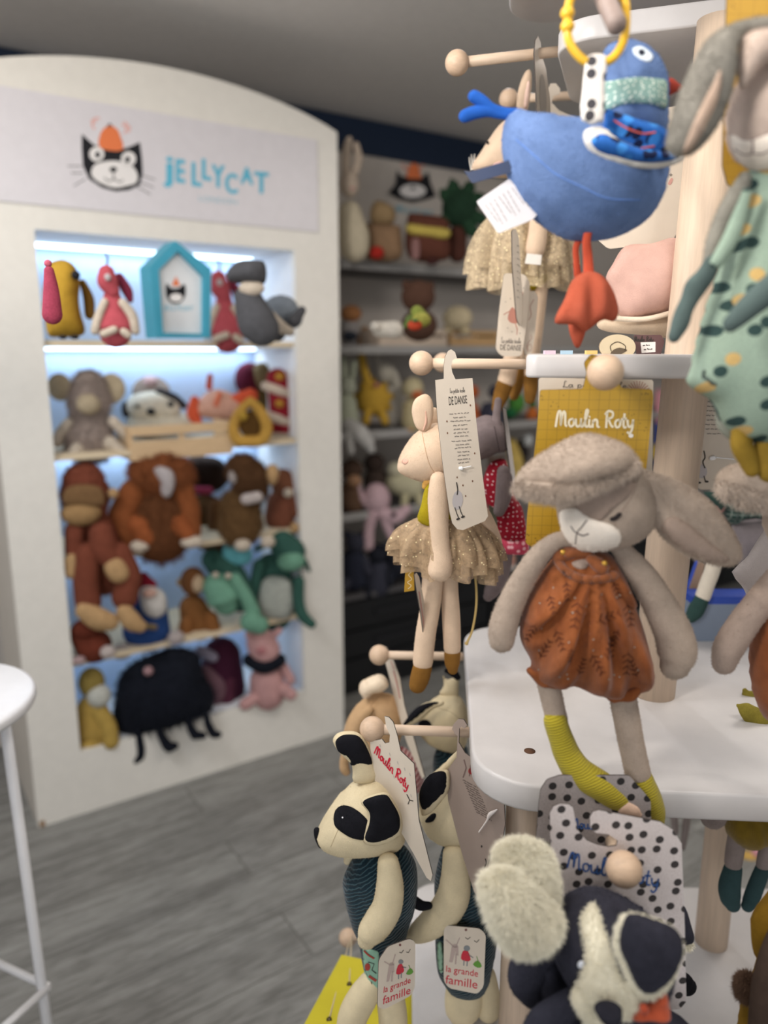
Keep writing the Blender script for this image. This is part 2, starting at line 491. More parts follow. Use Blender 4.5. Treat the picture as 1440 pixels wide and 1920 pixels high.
def nz(nt, co, scale, det=3, rough=.55, dist=0):
    n = nt.nodes.new('ShaderNodeTexNoise'); n.inputs['Scale'].default_value = scale
    n.inputs['Detail'].default_value = det; n.inputs['Roughness'].default_value = rough
    n.inputs['Distortion'].default_value = dist; nt.links.new(co, n.inputs['Vector']); return n.outputs[0]
def bump(nt, b, h, st, dist=.001):
    n = nt.nodes.new('ShaderNodeBump'); n.inputs['Strength'].default_value = st; n.inputs['Distance'].default_value = dist
    nt.links.new(h, n.inputs['Height']); nt.links.new(n.outputs[0], b.inputs['Normal']); return n
def plush(c, var=.12, fine=900, bs=.5, sheen=.35, big=0):
    k = ('pl', c, var, fine, bs, sheen, big)
    if k in _mc: return _mc[k]
    m, nt, b, N, L = newmat('plush'); co = texco(nt)
    C = lin(c); dk = tuple(x*(1-var*1.6) for x in C[:3])+(1,); lt = tuple(min(1, x*(1+var)) for x in C[:3])+(1,)
    n1 = nz(nt, co, 60, 4, .6); n2 = nz(nt, co, fine, 2, .6)
    col = ramp(nt, n1, [(.3, dk), (.7, lt)])
    col = mixc(nt, .35, col, ramp(nt, n2, [(.35, dk), (.65, lt)]))
    if big:
        n3 = nz(nt, co, 22, 3, .6, .5); col = mixc(nt, .5, col, ramp(nt, n3, [(.35, tuple(x*(1-big) for x in C[:3])+(1,)), (.68, tuple(min(1, x*(1+big)+.03) for x in C[:3])+(1,))]))
    L.new(col, b.inputs['Base Color']); b.inputs['Roughness'].default_value = .95
    b.inputs['Specular IOR Level'].default_value = .15
    b.inputs['Sheen Weight'].default_value = sheen; b.inputs['Sheen Roughness'].default_value = .5
    b.inputs['Sheen Tint'].default_value = lt
    bump(nt, b, n2, bs, .0012); _mc[k] = m; return m
def flatc(c, rough=.6, metal=0, spec=.4):
    k = ('fl', c, rough, metal, spec)
    if k in _mc: return _mc[k]
    m, nt, b, N, L = newmat('paint'); co = texco(nt); C = lin(c)
    n1 = nz(nt, co, 35, 3); L.new(ramp(nt, n1, [(.3, tuple(x*.95 for x in C[:3])+(1,)), (.7, C)]), b.inputs['Base Color'])
    b.inputs['Roughness'].default_value = rough; b.inputs['Metallic'].default_value = metal
    b.inputs['Specular IOR Level'].default_value = spec; _mc[k] = m; return m
def ink(c):
    k = ('ink', c)
    if k in _mc: return _mc[k]
    m, nt, b, N, L = newmat('ink'); b.inputs['Base Color'].default_value = lin(c); b.inputs['Roughness'].default_value = .7
    b.inputs['Specular IOR Level'].default_value = .2; _mc[k] = m; return m
def wood(c=(208, 184, 160), sc=1.0, axis=(1, 1, .08), dark=.72, name='beech_wood'):
    k = ('wd', c, sc, axis, dark)
    if k in _mc: return _mc[k]
    m, nt, b, N, L = newmat(name); co = texco(nt, 'Object', tuple(a*sc for a in axis)); C = lin(c)
    n1 = nz(nt, co, 28, 5, .6, 1.2); n2 = nz(nt, co, 220, 3, .6)
    col = ramp(nt, n1, [(.3, tuple(x*dark for x in C[:3])+(1,)), (.55, C), (.75, tuple(min(1, x*1.08) for x in C[:3])+(1,))])
    col = mixc(nt, .35, col, ramp(nt, n2, [(.35, tuple(x*.75 for x in C[:3])+(1,)), (.6, C)]))
    L.new(col, b.inputs['Base Color']); b.inputs['Roughness'].default_value = .55
    bump(nt, b, n2, .15, .0005); _mc[k] = m; return m
def cloth(c, fine=1400, var=.15, stripes=None, bs=.5, rough=.9):
    k = ('cl', c, fine, var, stripes, bs)
    if k in _mc: return _mc[k]
    m, nt, b, N, L = newmat('woven_cloth'); C = lin(c)
    dk = tuple(x*(1-var*2) for x in C[:3])+(1,)
    w1 = N.new('ShaderNodeTexWave'); w1.inputs['Scale'].default_value = fine/8; w1.inputs['Distortion'].default_value = 1.5
    L.new(texco(nt), w1.inputs[0]); w2 = N.new('ShaderNodeTexWave'); w2.bands_direction = 'Z'
    w2.inputs['Scale'].default_value = fine/8; w2.inputs['Distortion'].default_value = 1.5; L.new(texco(nt), w2.inputs[0])
    mx = N.new('ShaderNodeMath'); mx.operation = 'MULTIPLY'; L.new(w1.outputs[1], mx.inputs[0]); L.new(w2.outputs[1], mx.inputs[1])
    n1 = nz(nt, texco(nt), 90, 4, .6)
    col = ramp(nt, n1, [(.3, dk), (.65, C)]); col = mixc(nt, .3, col, ramp(nt, mx.outputs[0], [(0, dk), (.6, C)]))
    L.new(col, b.inputs['Base Color']); b.inputs['Roughness'].default_value = rough; b.inputs['Specular IOR Level'].default_value = .15
    b.inputs['Sheen Weight'].default_value = .2
    bump(nt, b, mx.outputs[0], bs, .0006); _mc[k] = m; return m
def dots(base, dot, scale, r, rnd=.25, kind='Object', jit=1.0, second=None, stretch=(1, 1, 1), rough=.8, bs=.2):
    """cloth or card with printed spots"""
    m, nt, b, N, L = newmat('spotted'); co3 = texco(nt, kind, stretch)
    sx = N.new('ShaderNodeSeparateXYZ'); cx = N.new('ShaderNodeCombineXYZ'); L.new(co3, sx.inputs[0])
    L.new(sx.outputs[0], cx.inputs[0]); L.new(sx.outputs[2], cx.inputs[1]); co = cx.outputs[0]
    v = N.new('ShaderNodeTexVoronoi'); v.voronoi_dimensions = '2D'; v.inputs['Scale'].default_value = scale; v.inputs['Randomness'].default_value = rnd
    L.new(co, v.inputs['Vector'])
    col = ramp(nt, v.outputs['Distance'], [(r*.93, lin(dot)), (r*1.05, lin(base))])
    if second:
        v2 = N.new('ShaderNodeTexVoronoi'); v2.voronoi_dimensions = '2D'; v2.inputs['Scale'].default_value = scale*.8; v2.inputs['Randomness'].default_value = 1
        mp = N.new('ShaderNodeMapping'); mp.inputs['Location'].default_value = (.37, .11, .23); mp.inputs['Scale'].default_value = (1, 1, 1.5)
        L.new(co, mp.inputs[0]); L.new(mp.outputs[0], v2.inputs['Vector'])
        f = ramp(nt, v2.outputs['Distance'], [(r*.8, (1, 1, 1, 1)), (r*.95, (0, 0, 0, 1))]); col = mixc(nt, f, col, lin(second))
    n = nz(nt, texco(nt), 700, 3, .6); col = mixc(nt, .18, col, ramp(nt, n, [(.35, (.25, .25, .25, 1)), (.65, (.9, .9, .9, 1))]), 'OVERLAY')
    L.new(col, b.inputs['Base Color']); b.inputs['Roughness'].default_value = rough; b.inputs['Specular IOR Level'].default_value = .2
    bump(nt, b, n, bs, .0006); return m
def stripes(base, line, scale, axis='Z', w=.3, rot=(0, 0, 0), bs=.8, dist=1.5, soft=.1):
    m, nt, b, N, L = newmat('striped_cloth'); co = texco(nt, 'Object', (1, 1, 1), rot)
    w1 = N.new('ShaderNodeTexWave'); w1.bands_direction = axis; w1.inputs['Scale'].default_value = scale
    w1.inputs['Distortion'].default_value = dist; w1.inputs['Detail Scale'].default_value = 1.2; L.new(co, w1.inputs[0])
    L.new(ramp(nt, w1.outputs[1], [(1-w-soft, lin(base)), (1-w+soft, lin(line))]), b.inputs['Base Color'])
    b.inputs['Roughness'].default_value = .9; b.inputs['Specular IOR Level'].default_value = .1; b.inputs['Sheen Weight'].default_value = .2
    bump(nt, b, w1.outputs[1], bs, .0012); return m
def plaid(a, c, d, scale):
    m, nt, b, N, L = newmat('plaid_cloth'); co = texco(nt)
    out = lin(a)
    for ax, cc in (('X', c), ('Z', c), ('X', d), ('Z', d)):
        w1 = N.new('ShaderNodeTexWave'); w1.bands_direction = ax; w1.inputs['Scale'].default_value = scale*(1 if cc is c else .5)
        w1.inputs['Phase Offset'].default_value = 0 if cc is c else 1.3; L.new(co, w1.inputs[0])
        f = ramp(nt, w1.outputs[1], [(.8, (0, 0, 0, 1)), (.9, (.6, .6, .6, 1))]); out = mixc(nt, f, out, lin(cc))
    L.new(out, b.inputs['Base Color']); b.inputs['Roughness'].default_value = .9; return m
def tulle(c, alpha=.55, seed=0):
    m, nt, b, N, L = newmat('tulle'); C = lin(c)
    b.inputs['Base Color'].default_value = C; b.inputs['Roughness'].default_value = .7
    co = texco(nt); n1 = nz(nt, co, 130, 3, .6, .6)
    v = N.new('ShaderNodeTexVoronoi'); v.inputs['Scale'].default_value = 170; L.new(co, v.inputs['Vector'])
    sp = ramp(nt, v.outputs['Distance'], [(.13, (1, 1, 1, 1)), (.17, (0, 0, 0, 1))])
    L.new(mixc(nt, sp, mixc(nt, n1, tuple(x*.75 for x in C[:3])+(1,), C), (1, .9, .6, 1)), b.inputs['Base Color'])
    L.new(sp, b.inputs['Metallic']); 
    al = ramp(nt, n1, [(.3, (alpha-.2,)*3+(1,)), (.7, (alpha+.25,)*3+(1,))])
    mx = N.new('ShaderNodeMath'); mx.operation = 'MAXIMUM'; L.new(al, mx.inputs[0]); L.new(sp, mx.inputs[1])
    L.new(mx.outputs[0], b.inputs['Alpha']); return m
def gridcard(c, line, scale):
    m, nt, b, N, L = newmat('squared_card'); co = texco(nt); C = lin(c)
    out = C
    for ax in ('X', 'Z'):
        w1 = N.new('ShaderNodeTexWave'); w1.bands_direction = ax; w1.inputs['Scale'].default_value = scale; L.new(co, w1.inputs[0])
        f = ramp(nt, w1.outputs[1], [(.985, (0, 0, 0, 1)), (.998, (.55, .55, .55, 1))]); out = mixc(nt, f, out, lin(line))
    v = N.new('ShaderNodeTexVoronoi'); v.inputs['Scale'].default_value = 300; L.new(co, v.inputs['Vector'])
    nn = nz(nt, co, 45, 1); g = ramp(nt, nn, [(.58, (0, 0, 0, 1)), (.6, (.8, .8, .8, 1))])
    f = ramp(nt, v.outputs['Distance'], [(.22, (1, 1, 1, 1)), (.3, (0, 0, 0, 1))]); f = mixc(nt, 1.0, f, g, 'MULTIPLY')
    out = mixc(nt, f, out, lin(line)); L.new(out, b.inputs['Base Color']); b.inputs['Roughness'].default_value = .5; return m
def glow(c, s):
    m, nt, b, N, L = newmat('lit_strip'); b.inputs['Emission Color'].default_value = lin(c); b.inputs['Emission Strength'].default_value = s
    return m
CREAM_PAPER = flatc((208, 196, 180), .55); PAPER_EDGE = flatc((70, 62, 58), .8)
WHITE_PAINT = flatc((222, 220, 218), .45)
BEECH = wood(); BEECHX = wood(axis=(.08, 1, 1)); BEECHY = wood(axis=(1, .08, 1))
# ================================================================== the room
L0 = onz(72, 1552, 0); R0 = onz(645, 1370, 0); _d = R0-L0
CYAW = math.degrees(math.atan2(_d.y, _d.x))
FC = Fr(L0, CYAW)                       # front plane of the white cabinet
UX, UN = FC.ux.copy(), FC.n.copy()
def floor_mat():
    m, nt, b, N, L = newmat('grey_plank_floor'); co = texco(nt, 'Object', (1, 1, 1), (0, 0, -R(CYAW)))
    br = N.new('ShaderNodeTexBrick'); br.inputs['Scale'].default_value = 1; br.inputs['Brick Width'].default_value = 1.22
    br.inputs['Row Height'].default_value = .18; br.inputs['Mortar Size'].default_value = .002; br.offset = .37
    br.inputs['Color1'].default_value = (.1, .1, .1, 1); br.inputs['Color2'].default_value = (.9, .9, .9, 1); br.inputs['Mortar'].default_value = (0, 0, 0, 1)
    L.new(co, br.inputs['Vector'])
    st = N.new('ShaderNodeMapping'); st.inputs['Scale'].default_value = (1.0, 8, 1); L.new(co, st.inputs[0])
    off = N.new('ShaderNodeVectorMath'); off.operation = 'MULTIPLY_ADD'; L.new(br.outputs[0], off.inputs[0])
    off.inputs[1].default_value = (3, 5, 0); L.new(st.outputs[0], off.inputs[2])
    n1 = nz(nt, off.outputs[0], 2.4, 6, .65, .8); n2 = nz(nt, off.outputs[0], 14, 4, .6, .5)
    a = ramp(nt, n1, [(.32, lin((88, 86, 83))), (.5, lin((128, 127, 124))), (.68, lin((164, 164, 160)))])
    a = mixc(nt, .4, a, ramp(nt, n2, [(.35, lin((80, 79, 76))), (.65, lin((165, 165, 162)))]))
    a = mixc(nt, .22, a, ramp(nt, br.outputs[0], [(0, lin((86, 85, 81))), (1, lin((140, 140, 134)))]))
    L.new(mixc(nt, br.outputs[1], a, lin((90, 88, 85))), b.inputs['Base Color'])
    b.inputs['Roughness'].default_value = .42; return m
fl = M([Vector((-3.5, -2.5, 0)), Vector((6.5, -2.5, 0)), Vector((6.5, 8, 0)), Vector((-3.5, 8, 0)),
        Vector((-3.5, -2.5, -.05)), Vector((6.5, -2.5, -.05)), Vector((6.5, 8, -.05)), Vector((-3.5, 8, -.05))],
       [(0, 1, 2, 3), (4, 7, 6, 5), (0, 4, 5, 1), (1, 5, 6, 2), (2, 6, 7, 3), (3, 7, 4, 0)])
struct('floor', fl, floor_mat())
CEIL = 2.42
ce = M([v + Vector((0, 0, CEIL)) if v.z == 0 else v + Vector((0, 0, CEIL+.1)) for v in fl.v], [f[::-1] for f in fl.f])
struct('ceiling', ce, flatc((228, 224, 220), .9))
B0 = onz(650, 1308, 0)                  # foot of the wall shelving
FB = Fr(B0, CYAW)                       # its front plane
WALLN = -.36
o = FB.o; wl = box(o + UX*1.2 + UN*(WALLN-.03) + Vector((0, 0, 1.21)), (UX, UN, Vector((0, 0, 1))), (4.4, .03, 1.205))
struct('wall_back', wl, flatc((196, 188, 180), .85))
nb = box(o + UX*1.2 + UN*(WALLN+.008) + Vector((0, 0, 2.345)), (UX, UN, Vector((0, 0, 1))), (4.4, .006, .07))
struct('trim_1', nb, flatc((16, 34, 58), .7))
# ------------------------------------------------------------------ the white arched cabinet
CW = (R0-L0).length; ZSH, ZTOP = 2.165, 2.256
XO0, XO1, ZO0, ZO1 = .142, .942, .213, 1.778; CDEP = .34
cabt = Thing('display_cabinet', 'tall white arch-topped display cabinet filled with lit shelves of plush toys', 'cabinet', L0)
WP = flatc((226, 222, 214), .38); WPI = flatc((226, 229, 234), .5)
def arch(k=28):
    return [(CW*i/k, ZSH+(ZTOP-ZSH)*(1-(2*i/k-1)**2)**.9 if 0 < i < k else ZSH) for i in range(k+1)]
def wallpiece(out, hole, F, n1, n0):
    """flat board with an optional rectangular opening, standing in plane F"""
    vs = out + (hole or []); no, nh = len(out), len(hole or [])
    ed = [(i, (i+1) % no) for i in range(no)] + [(no+i, no+(i+1) % nh) for i in range(nh)]
    r = geometry.delaunay_2d_cdt([Vector(p) for p in vs], ed, [], 1, 1e-9); m = M(); V = r[0]
    if hole:
        hx0, hx1 = min(p[0] for p in hole), max(p[0] for p in hole); hz0, hz1 = min(p[1] for p in hole), max(p[1] for p in hole)
        fs = [f for f in r[2] if not (hx0 < sum(V[i].x for i in f)/len(f) < hx1 and hz0 < sum(V[i].y for i in f)/len(f) < hz1)]
    else: fs = list(r[2])
    N = len(V); m.v = [F.w(v.x, v.y, n1) for v in V]+[F.w(v.x, v.y, n0) for v in V]; cnt = {}
    for f in fs:
        m.f.append(tuple(f)); m.f.append(tuple(i+N for i in f)[::-1])
        for i in range(len(f)): cnt[(f[i], f[(i+1) % len(f)])] = 1
    for a, b in cnt:
        if (b, a) not in cnt: m.f.append((b, a, a+N, b+N))
    m.m = [0]*len(m.f); return m
front = wallpiece([(0, 0)]+[(CW, 0)]+[(x, z) for x, z in arch()[::-1]],
                  [(XO0, ZO0), (XO1, ZO0), (XO1, ZO1), (XO0, ZO1)], FC, 0, -.02)
cabt.add('front_panel', front, WP, smooth=False)
AXC = (UX, UN, Vector((0, 0, 1)))
def cbox(x0, x1, z0, z1, n0, n1, F=None):
    F = F or FC
    return box(F.w((x0+x1)/2, (z0+z1)/2, (n0+n1)/2), AXC, (abs(x1-x0)/2, abs(n1-n0)/2, abs(z1-z0)/2))
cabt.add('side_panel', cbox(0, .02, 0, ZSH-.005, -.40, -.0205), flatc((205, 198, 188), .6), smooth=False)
cabt.add('side_panel', cbox(CW-.02, CW, 0, ZSH-.005, -.40, -.0205), WP, smooth=False)
cabt.add('inner_wall', cbox(XO0-.012, XO0, ZO0, ZO1, -CDEP, -.0205), WPI, smooth=False)
cabt.add('inner_wall', cbox(XO1, XO1+.012, ZO0, ZO1, -CDEP, -.0205), WPI, smooth=False)
cabt.add('inner_top', cbox(XO0, XO1, ZO1, ZO1+.012, -CDEP, -.0205), WPI, smooth=False)
cabt.add('inner_floor', cbox(XO0, XO1, ZO0-.012, ZO0, -CDEP, -.0205), WPI, smooth=False)
cabt.add('back_panel', cbox(XO0-.012, XO1+.012, ZO0-.012, ZO1+.012, -CDEP-.012, -CDEP), flatc((178, 200, 232), .5), smooth=False, label='pale blue back panel')
SHZ = [1.482, 1.152, .832, .508]
SHW = wood((214, 196, 166), 1, (.1, .1, 1), .85)
for z in SHZ:
    sh = cabt.add('shelf', cbox(XO0+.001, XO1-.001, z-.018, z, -CDEP+.001, -.022), SHW, smooth=False)
strip = glow((205, 232, 255), 5)
for z, s in zip([ZO1+.0]+[q-.018 for q in SHZ], (1, 1, .8, .5, .4)):
    cabt.add('light_strip', cbox(XO0+.02, XO1-.02, z-.010, z-.001, -CDEP+.03, -CDEP+.055), strip, smooth=False)
    l = area('shelf_strip_light', FC.w((XO0+XO1)/2, z-.014, -CDEP+.05), (.74, .03), 1.1*s, (.72, .87, 1))
    l.rotation_euler = (0, 0, R(CYAW)); l.parent = None
scuff = cabt.add('corner_scuff', cbox(.004, .02, .0, .02, .0002, .0008), flatc((150, 120, 90), .8), smooth=False, label='worn brown corner at the foot')
# the sign board with the logo
sgn = Thing('shop_sign', 'white logo sign board across the arch of the tall white cabinet', 'sign', FC.w(.52, 1.842, .001))
sgn.add('board', cbox(.012, 1.03, 1.842, 2.128, .0003, .006), flatc((214, 210, 214), .35), smooth=False)
def fs(F, dn): return lambda x, y: F.pt(x, y, dn)
SF = fs(FC, .0068); SF2 = fs(FC, .0074); SF3 = fs(FC, .008)
def zz(x, y, k=2.25, ox=0, oy=80): return (ox+x/k, oy+y/k)
lg = Thing('cat_logo', 'black cat face logo under an orange bell on the cabinet sign', 'logo', FC.pt(212, 356, .0064))
BLK, WHI, ORG, TEAL, PK = ink((32, 32, 36)), ink((226, 222, 220)), ink((222, 122, 76)), ink((96, 180, 206)), ink((226, 150, 135))
Z = lambda pts: [zz(*p) for p in pts]
head = shape2(Z([(345, 385), (395, 430), (440, 448), (500, 452), (545, 440), (590, 420), (598, 480), (602, 550), (590, 600), (545, 622), (490, 628), (430, 612), (375, 575), (350, 520), (345, 450)]), SF, 1)
lg.add('cat_face', head, BLK, smooth=False)
muz = shape2(Z([(385, 545), (400, 515), (450, 500), (500, 500), (550, 515), (578, 550), (575, 590), (530, 605), (480, 612), (420, 590), (392, 568)]), SF2, 3)
lg.add('muzzle', muz, WHI, smooth=False)
for a, b_, c in ((408, 470, 412), (542, 490, 538)):
    ey = lg.add('eye', blob2(*zz(a, b_), 14, 14, SF2), WHI, smooth=False)
    lg.add('pupil', blob2(*zz(c, b_+3), 5, 6, SF3), BLK, under=ey, smooth=False)
lg.add('nose', blob2(*zz(478, 535), 7, 5, SF3), BLK, smooth=False)
lg.add('mouth', cat(ribbon([zz(478, 535), zz(480, 575)], 2, None, SF3), ribbon(catmull(Z([(440, 570), (460, 585), (480, 575), (505, 588), (520, 578)]), 4), 2, None, SF3)), BLK, smooth=False)
bell = shape2(Z([(418, 440), (420, 395), (435, 365), (462, 350), (492, 362), (508, 395), (520, 450), (470, 456)]), SF2, 2)
lg.add('bell', bell, ORG, smooth=False)
for p in ([(345, 520), (285, 520)], [(350, 550), (300, 550)], [(360, 575), (310, 605)], [(600, 560), (655, 578)], [(595, 590), (650, 612)], [(575, 605), (635, 640)]): lg.add('whisker', ribbon(Z(p), 1.5, None, SF), BLK, smooth=False)
for p in ([(405, 330), (388, 345), (400, 365)], [(420, 318), (400, 320), (384, 335)], [(515, 345), (535, 360), (522, 385)], [(525, 335), (548, 360), (540, 378)]): lg.add('ringing_line', ribbon(catmull(Z(p), 4), 2.5, None, SF), PK, smooth=False)
lg.add('bell_lines', ribbon(Z([(455, 352), (463, 342), (472, 352)]), 3, None, SF3), BLK, smooth=False)
wd = Thing('sign_lettering', 'pale blue JELLYCAT lettering with a small LONDON line on the cabinet sign', 'lettering', FC.pt(405, 385, .0064))
wd.r['label'] = 'pale blue bouncing letters and small line of print on the cabinet sign'
ch = [('j', 690, 480, 728, 606), ('E', 745, 492, 778, 585), ('L', 812, 505, 848, 600), ('L', 855, 490, 890, 575), ('Y', 895, 515, 945, 605), ('C', 952, 550, 1000, 632), ('A', 1018, 525, 1065, 592), ('T', 1075, 545, 1130, 630)]
mm = M()
for c, x0, y0, x1, y1 in ch:
    q = Z([(x0, y0), (x1, y0+5), (x1, y1+5), (x0, y1)]); b_ = block(c, q, SF)
    mm.add(b_)
    for dx, dy in ((1.8, 0), (-1.8, 0), (0, 1.6), (0, -1.2), (1.2, 1.2), (-1.2, 1.2)): 
        q2 = [(a+dx, b+dy) for a, b in q]; mm.add(block(c, q2, fs(FC, .0068+.0001*(dx+dy+2))))
wd.add('large_letters', mm, TEAL, smooth=False)
wd.add('small_letters', block('LONDON', Z([(840, 645), (1000, 662), (1000, 684), (840, 667)]), SF), ink((150, 190, 205)), smooth=False)
# ------------------------------------------------------------------ wall shelving beside the cabinet
DG = flatc((84, 82, 84), .5); LIP = flatc((150, 148, 146), .4); BLKW = flatc((22, 23, 26), .45)
BX0, BX1 = FB.loc(R0)[0]+.006, 4.6
WS = [1.79, 1.47, 1.13, .80]
for z in WS:
    t = Thing('wall_shelf', {1.79: 'grey wall shelf highest up, below the cat logo on the wall', 1.47: 'grey wall shelf holding the pale tray and beige round toys',
              1.13: 'grey wall shelf holding the yellow long-eared toy', .80: 'grey wall shelf holding the pink octopus toy'}[z], 'shelf', FB.w(.8, z-.02, -.15), 'grey shelves on the back wall')
    t.add('board', cbox(BX0, BX1, z-.02, z, -.355, -.004, FB), DG, smooth=False)
    t.add('front_rail', cbox(BX0, BX1, z-.028, z+.004, -.0035, .006, FB), LIP, smooth=False)
t = Thing('drawer_base', 'black drawer base along the foot of the wall shelving', 'drawers', FB.w(.8, 0, -.15))
t.add('carcass', cbox(BX0, BX1, .0, .43, -.355, -.02, FB), BLKW, smooth=False)
t.add('top_board', cbox(BX0, BX1, .43, .45, -.355, .004, FB), DG, smooth=False)
for i in range(5):
    for z0, z1 in ((.05, .16), (.175, .285), (.30, .415)):
        d_ = t.add('drawer', cbox(BX0+i*.96+.01, BX0+(i+1)*.96-.01, z0, z1, -.02, -.004, FB), BLKW, smooth=False)
        t.add('handle', cbox(BX0+i*.96+.30, BX0+(i+1)*.96-.30, (z0+z1)/2-.006, (z0+z1)/2+.006, -.004, .012, FB), flatc((60, 60, 64), .3, .6), under=d_, smooth=False)
# ------------------------------------------------------------------ the toy stand
yawS = 3.0
def sbox_outline(x0, y0, x1, y1, r, yaw=yawS, piv=None):
    """rounded rectangle, world xy, turned about its front left corner. x0,y0 = front left"""
    c, s = math.cos(R(-yaw)), math.sin(R(-yaw)); out = []
    for x, y in rrect(x0, y0, x1, y1, r, 8):
        dx, dy = x-x0, y-y0; out.append((x0+dx*c-dy*s, y0+dx*s+dy*c))
    return out
Z1, Z2, Z3, Z4 = 1.806, 1.447, 1.012, .537
st = Thing('display_stand', 'white round-cornered shelf stand with beech posts and dowel pegs, hung with soft toys', 'stand', Vector((.35, .95, Z4-.03)))
PW = flatc((200, 196, 194), .35)
b1 = prism(sbox_outline(.200, 1.0, .86, 1.26, .05, 18), Z1, Z1+.026)
b1o = b1
st.add('shelf_board', b1, PW)
st.add('shelf_board', prism(sbox_outline(.11, .82, .90, 1.225, .06, 10), Z1+.10, Z1+.126), PW)
st.add('shelf_board', prism(sbox_outline(.143, .787, .80, 1.155, .012, 10.5), Z2-.023, Z2), PW)
ea_, eb_ = onz(869, 1185, Z3), onz(883, 1385, Z3); ysl = math.degrees(math.atan2(ea_.x-eb_.x, ea_.y-eb_.y)); x30 = eb_.x-(eb_.y-.722)*math.tan(R(ysl))
s3 = prism(sbox_outline(x30, .722, .80, 1.197, .07, ysl), Z3-.032, Z3, .004)
b3 = st.add('shelf_board', s3, PW)
st.add('shelf_board', prism(sbox_outline(.03, .56, .95, 1.19, .05, 1.5), Z4-.032, Z4, .004), PW)
def atpx(px, py, z): return onz(px, py, z)
holep = onz(993, 1408, Z3+.0004)
hm = M(); 
hm = rod(holep+Vector((0, 0, -.0002)), holep+Vector((0, 0, .0003)), .0062, 24)
st.add('screw_hole', hm, flatc((90, 60, 40), .8), under=b3, label='dark drilled hole')
BP = wood((204, 182, 160), 1, (1, 1, .07), .8)
st.add('post', rod(Vector((.352, .935, Z3)), Vector((.372, .935, Z1)), .027, 32), BP)
st.add('post', rod(Vector((.171, .85, Z4)), Vector((.171, .85, Z3-.03)), .0205, 28), BP)
st.add('post', rod(Vector((.517, 1.05, Z4)), Vector((.517, 1.05, Z3-.03)), .0245, 28), BP)
def peg(px, py, rp, px2, py2, Y2=None, r=.0064, dyn=None, grow=1.0):
    """ball knob seen at px,py with rp px radius (31 mm wood balls); shaft runs to px2,py2"""
    d = .0155*grow/rp*FPX; rr = ray(px, py); p = CAM + rr*d
    q = P(px2, py2, Y2 if Y2 is not None else p.y)
    sh = st.add('peg', rod(p, q, r, 18), BEECHX if abs(q.x-p.x) > abs(q.y-p.y) else BEECHY)
    st.add('knob', ell3(p, (Vector((.0155, 0, 0))*grow, Vector((0, .0155, 0))*grow, Vector((0, 0, .0155))*grow), 28, 18), wood((200, 172, 146), 1.4, (.4, 1, 1), .8), under=sh)
    return p, q
pgA = peg(857, 118, 22.5, 1068, 94, 1.10)
pgA2 = peg(954, 186, 18, 1100, 178, 1.33)
pgB = peg(790, 681, 23, 992, 683, .985)
pgB2 = peg(830, 680, 18, 992, 684, 1.16)
pgC = peg(698, 1367, 23.8, 884, 1373, .866)
pgC2 = peg(711, 1228, 19, 868, 1231, 1.107)
pgD = peg(1135, 698, 34, 1128, 686, .785)
pgE = peg(1170, 1630, 33.5, 1143, 1568, .66)
pgF = peg(652, 1758, 16.5, 800, 1756, 1.09)
e_ = st.add('peg', rod(pgE[1], P(1120, 1500, .735), .0064, 16), BEECHY)
st.add('peg', rod(P(1157, 47, .61), P(1066, -150, .80), .0072, 16), wood((150, 132, 124), 1, (1, 1, .1), .8))  # grey-brown colour puts the shade on this peg into its wood
# ------------------------------------------------------------------ stool at the left
stool = Thing('bar_stool', 'white bar stool with a round seat at the left edge', 'stool', Vector((-.740, 1.13, 0)))
sc = Vector((-.740, 1.13, .905)); WM = flatc((225, 225, 228), .3)
sp = [(sc.x+.172*math.cos(a), sc.y+.172*math.sin(a)) for a in [2*math.pi*i/48 for i in range(48)]]
stool.add('seat', prism(sp, sc.z-.022, sc.z, .008), WM)
for a in (20, 110, 200, 290):
    u = Vector((math.cos(R(a)), math.sin(R(a)), 0))
    lg_ = stool.add('leg', rod(sc+u*.12+Vector((0, 0, -.02)), Vector((sc.x, sc.y, 0))+u*.142, .009, 12), WM)
    stool.add('foot_cap', ell3(Vector((sc.x, sc.y, .008))+u*.142, (Vector((.013, 0, 0)), Vector((0, .013, 0)), Vector((0, 0, .008))), 12, 8), flatc((210, 210, 212), .4), under=lg_)
ring = [sc+Vector((.144*math.cos(R(a)), .144*math.sin(R(a)), -.905+.33)) for a in (20, 110, 200, 290, 20)]
for i in range(4): stool.add('foot_bar', rod(ring[i], ring[i+1], .007, 10), WM)
# ================================================================== soft toys and cards on the stand
BODYBLUE = plush((92, 116, 160), .2, 700, .8, .55, .3)
def card(name, label, F, outline, mats, th=.0014, rad=0, cat_='card', sm=1, group=None):
    o = rpoly(outline, rad) if rad else outline
    c = [F.pt(x, y) for x, y in outline]; bz = min(p.z for p in c); mid = sum(c, Vector((0, 0, 0)))/len(c)
    t = Thing(name, label, cat_, Vector((mid.x, mid.y, bz)), group)
    t.add('board', slab(F, o, th, 0, sm), mats, smooth=False)
    t.F = F; t.s = lambda dn=.0004: (lambda x, y: F.pt(x, y, dn)); return t
CARDM = [CREAM_PAPER, PAPER_EDGE]
GREYINK, DARKINK, REDINK, BLUEINK = ink((110, 104, 98)), ink((60, 55, 52)), ink((196, 40, 62)), ink((60, 92, 150))
